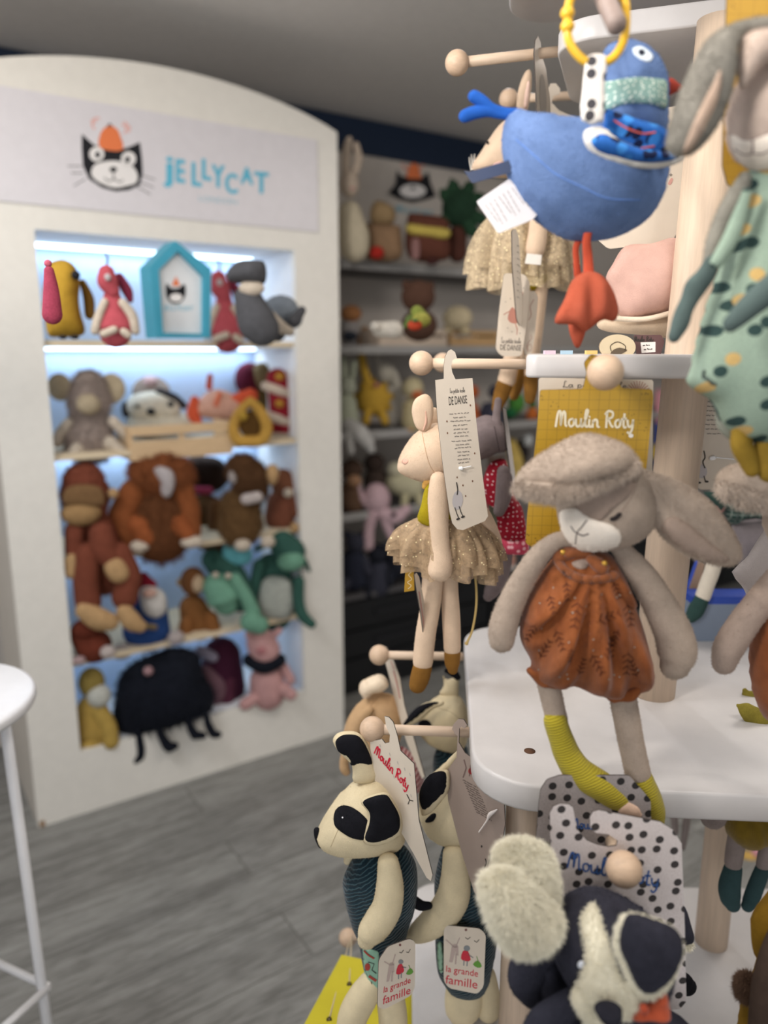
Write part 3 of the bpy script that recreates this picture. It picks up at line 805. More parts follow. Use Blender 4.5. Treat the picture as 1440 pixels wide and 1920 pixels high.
# ---------------------------------------------------------------- blue bird with yellow ring
F = FY(.70)
t = Thing('bird_toy', 'round blue bird plush hanging from a yellow plastic ring', 'toy bird', P(1100, 652, .70))
def wr(x, z, h): return .0012*noise.noise(Vector((x*30, z*30, 1)))*h
body = pillow(F, [(964, 205), (1010, 214), (1087, 224), (1139, 224), (1190, 222), (1240, 240), (1251, 290), (1249, 330), (1242, 368), (1220, 405), (1186, 431), (1139, 449), (1078, 452), (1035, 436), (990, 399), (958, 346), (942, 290), (944, 235)], .052, 0, 30, 5, .9, disp=wr)
t.add('body', cat(body, fur(body, 5000, .0014, .00016, .2, 3)), BODYBLUE); bb = body.bvh()
t.add('seam', seam(bb, [(968, 262), (1000, 290), (1040, 325), (1090, 350), (1140, 372), (1200, 375)], .0007), plush((95, 128, 190)))
hd = pillow(F, [(1130, 100), (1142, 83), (1162, 77), (1182, 78), (1208, 90), (1230, 112), (1246, 145), (1250, 178), (1248, 215), (1246, 270), (1190, 285), (1135, 265), (1130, 215), (1128, 160), (1126, 125)], .034, .004, 24, 5, .9)
t.add('head', cat(hd, fur(hd, 2500, .0014, .00016, .2, 4)), BODYBLUE); hb = hd.bvh()
sc_ = t.add('scarf', patch(hb, [(1129, 158), (1150, 151), (1190, 145), (1225, 147), (1248, 152), (1250, 180), (1248, 203), (1225, 196), (1190, 194), (1160, 198), (1129, 210)], .0015, .0022, 18, 3), dots((128, 158, 150), (220, 226, 215), 260, .19, .8))
ey = t.add('eye', patch(hb, [(1186, 92), (1199, 87), (1214, 94), (1224, 106), (1218, 116), (1203, 112), (1190, 103)], .001, 0, 10, 3), flatc((214, 226, 236), .8))
t.add('pupil', patch(hb, [(1197, 96), (1204, 94), (1209, 100), (1204, 105), (1198, 102)], .0018, 0, 6, 3), ink((30, 34, 50)), under=ey)
t.add('beak', chain(F, [(1243, 163, 16), (1256, 163, 15), (1268, 164, 9), (1273, 164, 6)], .8, dn=.004), plush((168, 70, 58), .1))
printed = dots((34, 88, 160), (16, 26, 58), 80, .30, 1, second=(56, 124, 196))
w1 = pillow(F, [(1093, 256), (1101, 241), (1130, 238), (1160, 262), (1200, 285), (1251, 295), (1283, 293), (1274, 305), (1233, 316), (1186, 314), (1139, 303), (1104, 282)], .009, .050, 20, 4, .8)
w1o = t.add('wing', w1, plush((214, 210, 204), .05), label='pale wing edge')
t.add('wing_cloth', pillow(F, [(1108, 262), (1128, 250), (1160, 262), (1200, 278), (1245, 284), (1276, 292), (1262, 300), (1215, 305), (1165, 297), (1122, 283)], .008, .056, 18, 4), printed, under=w1o)
rf = pillow(F, [(1136, 204), (1165, 214), (1200, 226), (1244, 238), (1256, 262), (1268, 288), (1240, 294), (1195, 285), (1150, 268), (1128, 250), (1134, 226)], .012, .042, 22, 4, .8, disp=lambda x, z, h: .0035*math.sin(z*260+x*95)*h)
rfo = t.add('ruffle', rf, printed, label='blue printed ruffle')
rfb = rf.bvh()
t.add('piping', cat(seam(rfb, [(1152, 226), (1175, 240), (1205, 250), (1228, 248)], .0008), seam(rfb, [(1140, 250), (1160, 268), (1190, 278), (1226, 274)], .0008)), plush((190, 90, 80)), under=rfo)
t.add('strap', pillow(F, [(1102, 106), (1120, 100), (1139, 108), (1134, 160), (1131, 228), (1090, 226), (1092, 170), (1096, 130)], .003, .060, 16, 2, .8), dots((228, 222, 216), (70, 68, 72), 72, .27, .7), label='white spotted loop')
rg = t.add('ring', chain(F, [(1067, 6, 8), (1066, 20, 8), (1064, 60, 8), (1070, 84, 8), (1086, 106, 8), (1105, 118, 8), (1128, 118, 8), (1150, 108, 8), (1166, 84, 8), (1173, 55, 8), (1173, 8, 8), (1164, -8, 8), (1144, -14, 8), (1118, -15, 8), (1092, -13, 8), (1074, -8, 8), (1067, 8, 8)], 1, 14, 5, dn=.058), flatc((226, 178, 52), .28))
for yy in (25, 50): t.add('bead', ell(F, 1064, yy, 13, 12, 13, .058), flatc((226, 178, 52), .28), under=rg)
tl = plush((34, 84, 166), .12)
t.add('tail', cat(chain(F, [(970, 215, 12), (945, 210, 9), (922, 203, 10), (903, 190, 12), (890, 182, 12)], .7), chain(F, [(970, 216, 12), (940, 214, 9), (915, 208, 11), (890, 212, 12), (872, 218, 12)], .7)).lump(.0006, 60), tl, label='darker blue forked tail')
for x0, lgp in ((0, [(1100, 430, 7), (1081, 460, 6), (1081, 490, 6), (1083, 515, 7)]), (1, [(1106, 425, 7, .02), (1100, 450, 8, .018), (1102, 480, 9, .016), (1104, 515, 10, .016)])):
    lo = t.add('leg', chain(F, lgp, .45), plush((192, 80, 56), .1))
    if x0: 
        ft = pillow(F, [(1068, 535), (1080, 518), (1104, 508), (1130, 517), (1150, 545), (1160, 583), (1151, 603), (1132, 599), (1112, 612), (1096, 622), (1080, 610), (1061, 608), (1040, 606), (1044, 588), (1058, 562)], .011, .018, 22, 4, .8, disp=lambda x, z, h: .0028*math.cos((x-F.q(1100, 560)[0])*330+z*20)*h)
        t.add('foot', ft, plush((178, 86, 62), .16, big=.2), under=lo)
    else: t.add('foot', pillow(F, [(1070, 560), (1098, 560), (1100, 610), (1090, 645), (1082, 653), (1074, 642), (1066, 612)], .010, 0, 14, 4), plush((170, 80, 58), .16), under=lo)
nv = t.add('ribbon_loop', slab(Fr(P(910, 320, .70), -18), [(870, 320), (880, 322), (958, 299), (962, 322), (888, 343), (884, 342)], .0012, .004), flatc((16, 38, 74), .4), smooth=False, label='navy satin ribbon loop')
F2 = Fr(P(940, 390, .695), -8)
tg = t.add('care_label', slab(F2, rpoly([(893, 378), (955, 335), (1010, 400), (998, 412), (934, 438)], 4), .0006), flatc((212, 208, 210), .7), smooth=False, label='white cloth care label')
s_ = lambda x, y: F2.pt(x, y, .0004)
t.add('small_print', lines([(910+i*8.3, 382-i*5.3+(2 if i < 7 else 6), 910+i*8.3+24, 425-i*5.3-(0 if i % 3 else 9)) for i in range(8)], s_, .9, 3, (5, 10)), GREYINK, under=tg, smooth=False)
# ---------------------------------------------------------------- skirts
def tutu(F, cx, wy, hy, hw, wh, d=.8, nr=9, seed=0, drop=None, cyo=0, open_=1.0, amp=.13):
    """one gathered layer of net: waist at wy (half width wh px), hem at hy (half width hw px)"""
    o = F.pt(cx, wy); s = dep(o)/FPX; m = M(); seg = 132; rows = 12; rnd = random.Random(seed)
    ph = [rnd.uniform(0, 6.28) for _ in range(4)]
    for j in range(rows+1):
        t_ = j/rows; rr = wh+(hw-wh)*math.sin(min(1, t_*1.08)*math.pi/2)**.8; 
        z = (wy-hy)*(t_**1.35)
        for k in range(seg):
            a = 2*math.pi*k/seg
            wv = math.sin(nr*a+ph[0])+.5*math.sin((nr*2+1)*a+ph[1])+.35*math.sin((nr*3.0)*a+ph[2]+t_*2)
            r = rr*(1+amp*wv*t_**.8)*s; dz = (z+ (5*math.sin(nr*a*1.0+ph[3])+4*math.sin(3*a+ph[1]))*t_**1.5+(drop(a)*t_ if drop else 0))*s
            m.v.append(o+F.ux*(r*math.cos(a))+F.n*(r*math.sin(a)*d)+F.uz*dz)
    for j in range(rows):
        for k in range(seg):
            k2 = (k+1) % seg; m.f.append((j*seg+k, (j+1)*seg+k, (j+1)*seg+k2, j*seg+k2))
    m.m = [0]*len(m.f); return m
SKIN = plush((208, 183, 158), .07, 1000, .45, .5); BROWNV = plush((128, 90, 40), .12, 1100, .5, .6); MUST = plush((160, 142, 28), .15, 900, .5, .5)
NET = tulle((184, 156, 122), .62); NET2 = tulle((206, 184, 150), .55)
# ---------------------------------------------------------------- dancing mouse with tutu, left of the stand
F = FY(.955)
t = Thing('mouse_doll', 'cream mouse doll in a gold net tutu hanging behind a tall beige card', 'toy mouse', P(815, 1300, .955))
hd = pillow(F, [(745, 872), (751, 852), (768, 824), (786, 807), (811, 794), (835, 792), (860, 800), (880, 840), (868, 881), (838, 895), (800, 904), (772, 898), (749, 886)], .036, 0, 28, 5, 1)
t.add('head', cat(hd, fur(hd, 2600, .0012, .00014, .1, 7)), SKIN); hb = hd.bvh()
t.add('seam', seam(hb, [(792, 812), (797, 840), (806, 872), (822, 896)], .0006), plush((190, 160, 132)))
er = t.add('ear', pillow(F, [(778, 797), (772, 772), (776, 752), (787, 742), (800, 739), (810, 750), (813, 772), (810, 793), (802, 808), (788, 808)], .006, .014, 18, 5), SKIN)
t.add('ear_fold', chain(F, [(798, 772, 1.6), (799, 790, 2), (794, 806, 1.6)], .8, 8, dn=.0195), plush((206, 166, 146)), under=er)
t.add('ear', pillow(F, [(806, 800), (803, 778), (812, 764), (824, 770), (828, 790), (822, 806)], .005, -.012, 14, 4), SKIN)
lc = lambda: None
for i in range(1): t.add('cheek', patch(hb, [(754, 862), (761, 858), (766, 864), (761, 871), (754, 869)], .0004, 0, 6, 3), plush((226, 178, 158)))
t.add('torso', chain(F, [(838, 900, 16), (836, 930, 24), (838, 970, 30), (838, 1000, 34)], .8), MUST, label='mustard leotard')
t.add('strap', pillow(F, [(797, 915), (812, 905), (818, 940), (812, 985), (783, 976), (790, 945)], .006, .020, 12, 3), MUST)
t.add('neck_frill', chain(F, [(797, 912, 6), (800, 906, 7), (812, 903, 8)], .7, dn=.016), plush((196, 150, 80)))
a1 = chain(F, [(822, 900, 16), (822, 935, 20), (823, 980, 18), (826, 1020, 17), (827, 1050, 21), (825, 1068, 23)], .9, 20, dn=.034)
t.add('arm', cat(a1, fur(a1, 1200, .0012, .00014, .1, 5)), SKIN)
t.add('arm', chain(F, [(880, 930, 14), (905, 970, 17), (925, 1015, 16), (925, 1040, 15)], .8, dn=-.012), SKIN)
for i, (hy, hw, sd, dd) in enumerate(((1066, 94, 1, 0), (1078, 88, 5, 0), (1040, 100, 9, 0))):
    t.add('skirt_layer', tutu(F, 836, 968+i*3, hy, hw, 40, .55, 8+i, sd, drop=lambda a: -14*math.cos(a)), NET, label='sparkling gold net')
lg1 = chain(F, [(818, 1040, 20), (812, 1080, 20), (807, 1136, 19), (798, 1190, 19), (793, 1240, 19)], .9, 20, dn=.006)
o1 = t.add('leg', cat(lg1, fur(lg1, 1200, .0012, .00014, .1, 5)), SKIN)
ft = chain(F, [(792, 1252, 18), (787, 1272, 18), (783, 1284, 16)], .9, 18, dn=.006)
t.add('foot', cat(ft, fur(ft, 700, .0014, .00014, .1, 8)), BROWNV, under=o1)
lg2 = chain(F, [(845, 1040, 16), (843, 1100, 16), (846, 1160, 17), (848, 1215, 16)], .9, 20, dn=-.004)
o2 = t.add('leg', lg2, SKIN); t.add('foot', chain(F, [(848, 1226, 15.5), (848, 1244, 14), (849, 1255, 10)], .9, 16, dn=-.004), BROWNV, under=o2)
t.add('tail', chain(F, [(884, 1040, 2.2), (892, 1090, 2.2), (893, 1136, 2.2), (886, 1180, 2.2), (877, 1202, 2.4), (875, 1206, 4)], 1, 8), flatc((186, 160, 100), .7), label='cord tail')
F2 = Fr(P(767, 1070, .935), 12)
rb = t.add('name_ribbon', slab(F2, [(762, 1040), (775, 1040), (777, 1107), (758, 1110)], .0006), flatc((172, 132, 40), .4), smooth=False, label='gold satin ribbon tag')
t.add('ribbon_writing', ribbon(catmull([(768, 1055), (771, 1062), (766, 1066), (771, 1072), (766, 1078), (772, 1086), (764, 1092), (771, 1098), (765, 1104)], 4), 1.2, None, lambda x, y: F2.pt(x, y, .0004)), flatc((226, 210, 170), .5), under=rb, smooth=False)
F3 = Fr(P(790, 1150, .93), 68)
t2 = card('swing_tag', 'small narrow swing tag turned edge-on beside the mouse doll leg', F3, [(777, 1078), (781, 1074), (786, 1082), (794, 1120), (801, 1170), (804, 1210), (803, 1223), (798, 1218), (789, 1150), (781, 1105)], CARDM, .0012, 0, 'tag')
t2.add('printed_picture', ribbon([(786, 1110), (792, 1150), (797, 1190)], 2.4, None, t2.s()), ink((196, 150, 140)), smooth=False)
# its hanging card
F4 = Fr(P(855, 850, .905), 10)
t = card('hanging_card', 'tall beige hanging card of the dance school, hooked on the middle left peg', F4, [(816, 713), (832, 710), (832, 686), (835, 668), (840, 658), (846, 655), (853, 660), (857, 672), (849, 675), (846, 686), (848, 698), (854, 711), (886, 709), (893, 789), (904, 885), (915, 968), (909, 977), (868, 994), (857, 992), (848, 981), (843, 960), (830, 870), (820, 780)], CARDM, .0016)
s = t.s()
t.add('script_writing', script('La petite école', [(843, 728), (871, 726), (872, 735), (844, 737)], .7, s), GREYINK, smooth=False)
t.add('title_writing', block('DE DANSE', [(841, 744), (875, 741), (876, 756), (842, 760)], s), DARKINK, smooth=False)
rows = [(843, 776, 880, 774), (850, 783, 873, 782), (845, 790, 882, 788), (850, 798, 876, 796), (851, 805, 876, 804), (851, 812, 879, 810), (853, 818, 878, 817), (847, 828, 884, 825), (855, 834, 880, 833), (853, 841, 883, 838), (858, 848, 880, 846), (859, 855, 882, 852), (858, 862, 881, 860), (860, 868, 880, 866)]
t.add('printed_text', lines(rows, s, 1.5, 5, (3, 9)), ink((128, 120, 112)), smooth=False)
fg = cat(blob2(858, 938, 10, 18, s, 16, 5), ); t.add('goose_drawing', fg, ink((178, 172, 172)), smooth=False)
t.add('goose_lines', cat(ribbon(catmull([(856, 905), (858, 918), (857, 928)], 4), 2, None, t.s(.0008)), ribbon([(853, 952), (856, 962), (860, 972)], 1.6, None, t.s(.0008)), ribbon([(861, 950), (864, 960), (868, 968)], 1.6, None, t.s(.0008)), blob2(859, 973, 4, 2, t.s(.0008), 10, -20), blob2(868, 969, 4, 2, t.s(.0008), 10, -20)), DARKINK, smooth=False)
t.add('confetti_print', cat(*[blob2(x, y, 1.3, 2, s, 8) for x, y in ((857, 895), (868, 910), (886, 902), (882, 760), (838, 790), (839, 812), (890, 850), (873, 930))]), ink((120, 84, 66)), smooth=False)
t.add('plastic_fastener', chain(F4, [(863, 878, 3.5), (867, 878, 3.5), (870, 877, 1.2), (883, 874, 1)], .8, 8, dn=.003), flatc((240, 240, 240), .4))
# ---------------------------------------------------------------- grey mouse in the red dress
F = FY(1.09)
GREYP = plush((118, 106, 106), .14, 900, .6, .4)
t = Thing('mouse_doll', 'grey mouse doll in a red dress with white spots behind the beige card', 'toy mouse', P(930, 1130, 1.09))
hd = pillow(F, [(868, 820), (878, 795), (896, 783), (915, 778), (940, 790), (950, 820), (950, 845), (930, 850), (906, 861), (880, 862)], .034, 0, 20); t.add('head', cat(hd, fur(hd, 1500, .0014, .00018, .1, 9)), GREYP)
t.add('head_seam', seam(hd.bvh(), [(927, 800), (931, 820), (936, 845)], .0007), plush((70, 60, 62)))
t.add('ear', chain(F, [(930, 800, 10), (931, 780, 8), (934, 752, 7)], .7, dn=.015), GREYP)
red = dots((140, 16, 36), (220, 186, 188), 135, .15, .45)
dr = pillow(F, [(916, 872), (930, 862), (944, 860), (952, 873), (966, 930), (980, 955), (988, 1008), (975, 1014), (945, 1014), (928, 990), (914, 950), (906, 905)], .026, 0, 24, 4)
do = t.add('dress', dr, red)
t.add('hem', pillow(F, [(940, 1010), (960, 1008), (989, 1006), (992, 1030), (990, 1038), (965, 1040), (944, 1036)], .018, .002, 14, 3), dots((176, 60, 82), (224, 170, 176), 120, .3, .8), under=do, label='pink spotted hem')
am = chain(F, [(944, 884, 12), (946, 905, 16), (943, 935, 15), (936, 958, 11)], .7, dn=.03); t.add('arm', cat(am, fur(am, 800, .0013, .00018, .1, 9)), GREYP)
for pts in ([(948, 1030, 14), (942, 1060, 17), (934, 1085, 18), (922, 1108, 15), (916, 1118, 10)], [(905, 1030, 16), (885, 1062, 18), (872, 1080, 13)]): t.add('leg', chain(F, pts, .8), GREYP)
t.add('apron_ribbon', slab(Fr(P(925, 970, 1.07), 20), [(915, 945), (930, 955), (933, 985), (930, 992), (922, 975)], .0006), flatc((96, 100, 84), .8), smooth=False)
t = card('header_card', 'white header card seen edge-on at the back of the grey mouse doll', Fr(P(955, 850, 1.10), 74), [(943, 765), (949, 768), (958, 830), (966, 890), (972, 925), (968, 930), (958, 890), (950, 830)], [flatc((214, 208, 204), .6), PAPER_EDGE], .0014)
# ---------------------------------------------------------------- dancing mouse above
F = FY(1.25)
t = Thing('mouse_doll', 'cream mouse doll in a pale net tutu, partly hidden by the blue bird', 'toy mouse', P(965, 770, 1.25))
hd = pillow(F, [(884, 316), (902, 284), (922, 253), (941, 230), (968, 216), (993, 240), (996, 300), (975, 328), (950, 334), (915, 330)], .036, 0, 24, 5, 1); t.add('head', hd, SKIN); hb = hd.bvh()
t.add('eye', ell(F, 914, 267, 2.5, 4, 2, .018, 30, 10, 8), ink((40, 34, 34)))
for i, p in enumerate(([(886, 318, 1), (885, 300, .8), (884, 290, .5)], [(888, 316, 1), (889, 300, .8), (890, 289, .5)], [(884, 320, 1), (881, 306, .8), (880, 295, .5)])): t.add('whisker', chain(F, p, 1, 6, 3), flatc((236, 230, 220), .8))
e1 = t.add('ear', pillow(F, [(969, 206), (971, 172), (982, 140), (992, 130), (997, 142), (995, 176), (989, 206), (980, 222)], .007, .01, 16, 4), SKIN)
t.add('ear_lining', pillow(F, [(982, 200), (984, 172), (991, 150), (994, 160), (992, 184), (988, 202)], .003, .0165, 10, 3), plush((232, 200, 184)), under=e1)
t.add('cheek', ell(F, 936, 312, 12, 8, 6, .028), plush((230, 190, 178)))
t.add('torso', chain(F, [(985, 330, 20), (986, 370, 26), (985, 410, 30)], .8), MUST)
am = chain(F, [(1010, 350, 14), (1010, 400, 16), (1008, 440, 18), (1003, 466, 19)], .9, 18, dn=.045); t.add('arm', cat(am, fur(am, 800, .0012, .00016, .1, 9)), SKIN)
t.add('bloomers', pillow(F, [(950, 500), (990, 480), (1032, 500), (1034, 520), (1010, 542), (975, 545), (950, 525)], .02, .0, 14, 3), MUST)
for i, (hy, hw, sd) in enumerate(((536, 86, 3), (500, 92, 7), (520, 80, 12))): t.add('skirt_layer', tutu(F, 980, 392+i*4, hy, hw, 48, .6, 6+i, sd, amp=.16), NET2, label='sparkling pale net')
t.add('waist_label', slab(Fr(P(998, 488, 1.18), 0), [(988, 475), (1016, 478), (1014, 497), (984, 494)], .0006), flatc((226, 220, 212), .7), smooth=False)
for pts, fp in (([(985, 530, 13), (975, 600, 14), (962, 660, 15), (950, 712, 17)], [(945, 724, 16), (938, 745, 14), (932, 765, 10)]), ([(1018, 520, 12), (1008, 600, 12.5), (1000, 660, 13), (996, 700, 13)], [(996, 708, 13), (995, 730, 13), (994, 748, 10)])):
    o_ = t.add('leg', chain(F, pts, .9), SKIN); t.add('foot', chain(F, fp, .9), BROWNV, under=o_)
t3 = Thing('doll_foot', 'brown velvet foot of a second doll hanging behind the upper mouse doll', 'toy foot', P(965, 745, 1.3)); t3.add('foot', chain(FY(1.31), [(972, 690, 12), (970, 720, 12), (964, 742, 9)], .9), BROWNV); t3.add('leg', chain(FY(1.31), [(980, 560, 10), (976, 640, 11), (972, 684, 11.5)], .9), SKIN)
def tagcard(name, label, F, out, mats=CARDM): return card(name, label, F, out, mats, .0014, 7, 'tag')
F5 = Fr(P(962, 590, 1.15), 12)
t = tagcard('swing_tag', 'rounded dance school tag with a ballerina drawing hanging above the middle peg', F5, [(945, 512), (984, 514), (994, 530), (987, 610), (978, 668), (940, 668), (929, 655), (936, 580)]); s = t.s()
t.add('script_writing', script('La petite école', [(940, 632), (977, 634), (977, 644), (940, 643)], .8, s), GREYINK, smooth=False)
t.add('title_writing', block('DE DANSE', [(938, 646), (978, 647), (977, 658), (938, 656)], s), DARKINK, smooth=False)
t.add('ballerina_drawing', cat(shape2([(956, 582), (962, 576), (970, 590), (972, 604), (960, 606), (952, 598)], s, 2), ribbon([(958, 582), (944, 590)], 1.5, None, s), ribbon([(966, 606), (970, 618), (969, 628)], 1.5, None, s), ribbon([(966, 578), (978, 565), (980, 548)], 1.5, None, s)), ink((176, 124, 110)), smooth=False)
t.add('confetti_print', cat(*[blob2(x, y, 1, 1, s, 6) for x, y in ((948, 566), (957, 560), (952, 615), (960, 622), (975, 625), (982, 540))]), GREYINK, smooth=False)
t = tagcard('swing_tag', 'rounded tag with a swirl drawing, half hidden behind the ballerina tag', Fr(P(995, 600, 1.165), 18), [(985, 546), (1003, 546), (1009, 556), (1004, 620), (998, 662), (985, 668), (978, 640)]); s = t.s()
t.add('swirl_drawing', cat(ribbon(catmull([(990, 660), (988, 650), (995, 646), (997, 655), (991, 657), (989, 645), (997, 634), (995, 628)], 4), 1, None, s), ribbon(catmull([(1001, 562), (994, 575), (996, 590), (991, 600)], 4), 1.5, None, s)), ink((176, 140, 124)), smooth=False)
t = tagcard('swing_tag', 'slim tag turned nearly edge-on in front of the ballerina tag', Fr(P(970, 520, 1.12), 66), [(960, 432), (967, 428), (973, 445), (980, 560), (982, 605), (976, 613), (969, 600), (961, 500)]); s = t.s()
t.add('printed_text', lines([(970, 460+i*12, 975, 464+i*12) for i in range(9)], s, 1.0, 2, (2, 4)), GREYINK, smooth=False)
# cards on the two highest pegs
t = card('header_card', 'beige header card hooked over the highest left peg, nearly edge-on', Fr(P(1012, 150, 1.10), 62), [(1002, 100), (1004, 76), (1009, 67), (1014, 80), (1016, 104), (1024, 130), (1032, 190), (1033, 240), (1008, 240), (1005, 160)], CARDM, .0016)
t.add('printed_picture', shape2([(1012, 150), (1018, 140), (1024, 170), (1024, 215), (1014, 210)], t.s(), 2), ink((178, 170, 160)), smooth=False)
t = card('header_card', 'beige header card on the second highest left peg above the blue bird', Fr(P(1045, 190, 1.25), 10), [(1028, 200), (1027, 168), (1032, 157), (1042, 156), (1050, 166), (1050, 176), (1038, 180), (1034, 192), (1048, 207), (1082, 222), (1100, 226), (1100, 260), (1028, 260)], CARDM, .0016)
# ---------------------------------------------------------------- rabbit in the rust romper (and its twin at the right)
RAB = plush((164, 148, 134), .12, 800, .6, .45); RABD = plush((150, 132, 120), .12, 800, .6, .4); RABC = plush((226, 216, 204), .05, 800, .5, .4)
def rust_cloth():
    m, nt, b, N, L = newmat('rust_muslin'); co = texco(nt, 'Object', (1, .2, .18)); C = lin((138, 78, 42))
    n1 = nz(nt, co, 260, 5, .7); n2 = nz(nt, texco(nt), 55, 3, .6)
    col = ramp(nt, n2, [(.3, lin((122, 66, 34))), (.7, lin((146, 86, 48)))])
    col = mixc(nt, .35, col, ramp(nt, n1, [(.35, lin((104, 54, 26))), (.65, C)])); L.new(col, b.inputs['Base Color'])
    b.inputs['Roughness'].default_value = .9; b.inputs['Specular IOR Level'].default_value = .1; b.inputs['Sheen Weight'].default_value = .15
    bump(nt, b, n1, .8, .0014); return m
RUST = rust_cloth(); RUSTP = cloth((138, 80, 46)); SPRIG = ink((70, 32, 20)); BERRY = ink((150, 140, 128)); GOLD = flatc((206, 160, 70), .3, .7)
SOCK = stripes((152, 138, 34), (174, 158, 50), 120, 'Z', .45, (0, R(20), 0), .5, 3, .3)
F = FY(.665)
t = Thing('rabbit_toy', 'taupe rabbit plush in a rust romper and mustard socks, hanging in front of the shelves', 'toy rabbit', P(1200, 1535, .665))
BUN = t
hd = pillow(F, [(1042, 935), (1050, 900), (1080, 872), (1130, 858), (1180, 862), (1212, 890), (1226, 930), (1226, 975), (1205, 1004), (1165, 1024), (1125, 1031), (1087, 1030), (1062, 1012), (1048, 978)], .044, 0, 30, 5, .9)
t.add('head', cat(hd, fur(hd, 3500, .0016, .00018, .1, 11)), RAB); hb = hd.bvh()
mz = patch(hb, [(1050, 962), (1062, 955), (1080, 953), (1098, 966), (1120, 976), (1145, 984), (1160, 996), (1164, 1012), (1152, 1026), (1120, 1032), (1087, 1031), (1066, 1016), (1054, 994)], .0012, .004, 18, 4)
mo = t.add('muzzle', cat(mz, fur(mz, 1200, .0015, .00018, .1, 12)), RABC); mb = mz.bvh()
t.add('nose_seam', seam(mb, [(1100, 976), (1091, 988), (1082, 999), (1079, 1020)], .0007), plush((120, 110, 106)), under=mo)
t.add('mouth', seam(mb, [(1071, 987), (1076, 995), (1082, 999), (1092, 1004), (1103, 1001)], .0007), plush((90, 80, 80)), under=mo)
t.add('face_seam', seam(hb, [(1196, 900), (1185, 930), (1166, 958), (1152, 975), (1160, 1000), (1162, 1020)], .0006), RABD)
t.add('eye', seam(hb, [(1148, 973), (1154, 971), (1161, 965)], .0022, 0, 4), ink((40, 34, 34)))
t.add('loose_thread', seam(hb, [(1136, 1028), (1134, 1010), (1140, 996), (1150, 994), (1158, 1006), (1157, 1016)], .0005), plush((90, 78, 74)))
t.add('brow_piece', patch(hb, [(1068, 935), (1110, 925), (1150, 905), (1190, 900), (1180, 930), (1155, 950), (1125, 978), (1100, 972), (1082, 955)], .0008, .0015, 14, 4), RABD)
def bfold(x, z, h): return (.007*math.sin((x-z*.6)*52)+.002*noise.noise(Vector((x*60, z*60, 3))))*h
e1 = pillow(F, [(966, 905), (972, 888), (1000, 862), (1040, 836), (1072, 820), (1102, 812), (1134, 819), (1172, 834), (1197, 862), (1202, 892), (1160, 893), (1125, 898), (1085, 910), (1045, 918), (990, 922), (970, 918)], .026, .030, 28, 5, .9, disp=bfold)
e1o = t.add('ear', cat(e1, fur(e1, 5200, .0022, .0002, .3, 13)), RAB, label='ear folded over the forehead like a cap')
e1b = chain(F, [(978, 914, 13), (1010, 920, 16), (1045, 922, 18), (1085, 912, 20), (1125, 900, 17), (1165, 885, 13), (1188, 872, 8)], .75, 18, dn=.048)
t.add('ear_fringe', cat(e1b, fur(e1b, 6500, .0050, .00026, .6, 14, .6)), plush((178, 162, 148), .16, 600, .9), under=e1o)
e2 = pillow(F, [(1190, 876), (1222, 884), (1272, 902), (1322, 932), (1356, 968), (1384, 1012), (1392, 1038), (1384, 1056), (1357, 1062), (1312, 1052), (1272, 1032), (1235, 1000), (1210, 958), (1196, 915)], .016, .016, 28, 5, .9, disp=lambda x, z, h: -.006*max(0, 1-abs((x-F.q(1290, 980)[0])*.62+(z-F.q(1290, 980)[1])*.78)*60)*h)
e2o = t.add('ear', cat(e2, fur(e2, 5000, .0026, .0002, .4, 15)), RAB, label='long ear hanging out to the right'); e2b = e2.bvh()
il = patch(e2b, [(1240, 990), (1262, 968), (1300, 990), (1335, 1020), (1368, 1048), (1352, 1056), (1310, 1046), (1270, 1024)], .0008, .0012, 14, 4)
t.add('ear_lining', il, RABD, under=e2o)
a1 = chain(F, [(1072, 1012, 14), (1045, 1014, 16), (1012, 1040, 20), (982, 1085, 23), (958, 1132, 25), (944, 1175, 27), (941, 1200, 24)], .8, 22, dn=.006)
t.add('arm', cat(a1, fur(a1, 2600, .0015, .00018, .1, 16)), RAB)
a2 = chain(F, [(1158, 1022, 16), (1180, 1050, 22), (1207, 1085, 27), (1237, 1135, 31), (1262, 1186, 35), (1270, 1225, 36), (1266, 1246, 29)], .8, 22, dn=.004)
t.add('arm', cat(a2, fur(a2, 3000, .0015, .00018, .1, 17)), RAB)
cx0, cz0 = F.q(1100, 1030)[:2]
def gather(x, z, h):
    a = math.atan2(x-cx0, -(z-cz0)); d = math.hypot(x-cx0, z-cz0)
    return (0.0085*math.sin(a*17+math.sin(d*30))+0.0045*math.sin(a*31+d*50)+.003*noise.noise(Vector((x*35, z*14, 5))))*min(1, h*1.6)*min(1, d*16)
rp_out = [(1036, 1050), (1048, 1032), (1095, 1024), (1140, 1036), (1168, 1070), (1188, 1125), (1210, 1190), (1224, 1250), (1222, 1278), (1203, 1296), (1178, 1302), (1162, 1314), (1146, 1303), (1125, 1300), (1098, 1290), (1069, 1286), (1045, 1284), (1022, 1281), (1004, 1274), (992, 1262), (996, 1240), (980, 1210), (974, 1185), (980, 1150), (992, 1115), (1016, 1076)]
rp = pillow(F, rp_out, .046, 0, 46, 4, .9, disp=gather); rb_ = rp.bvh()
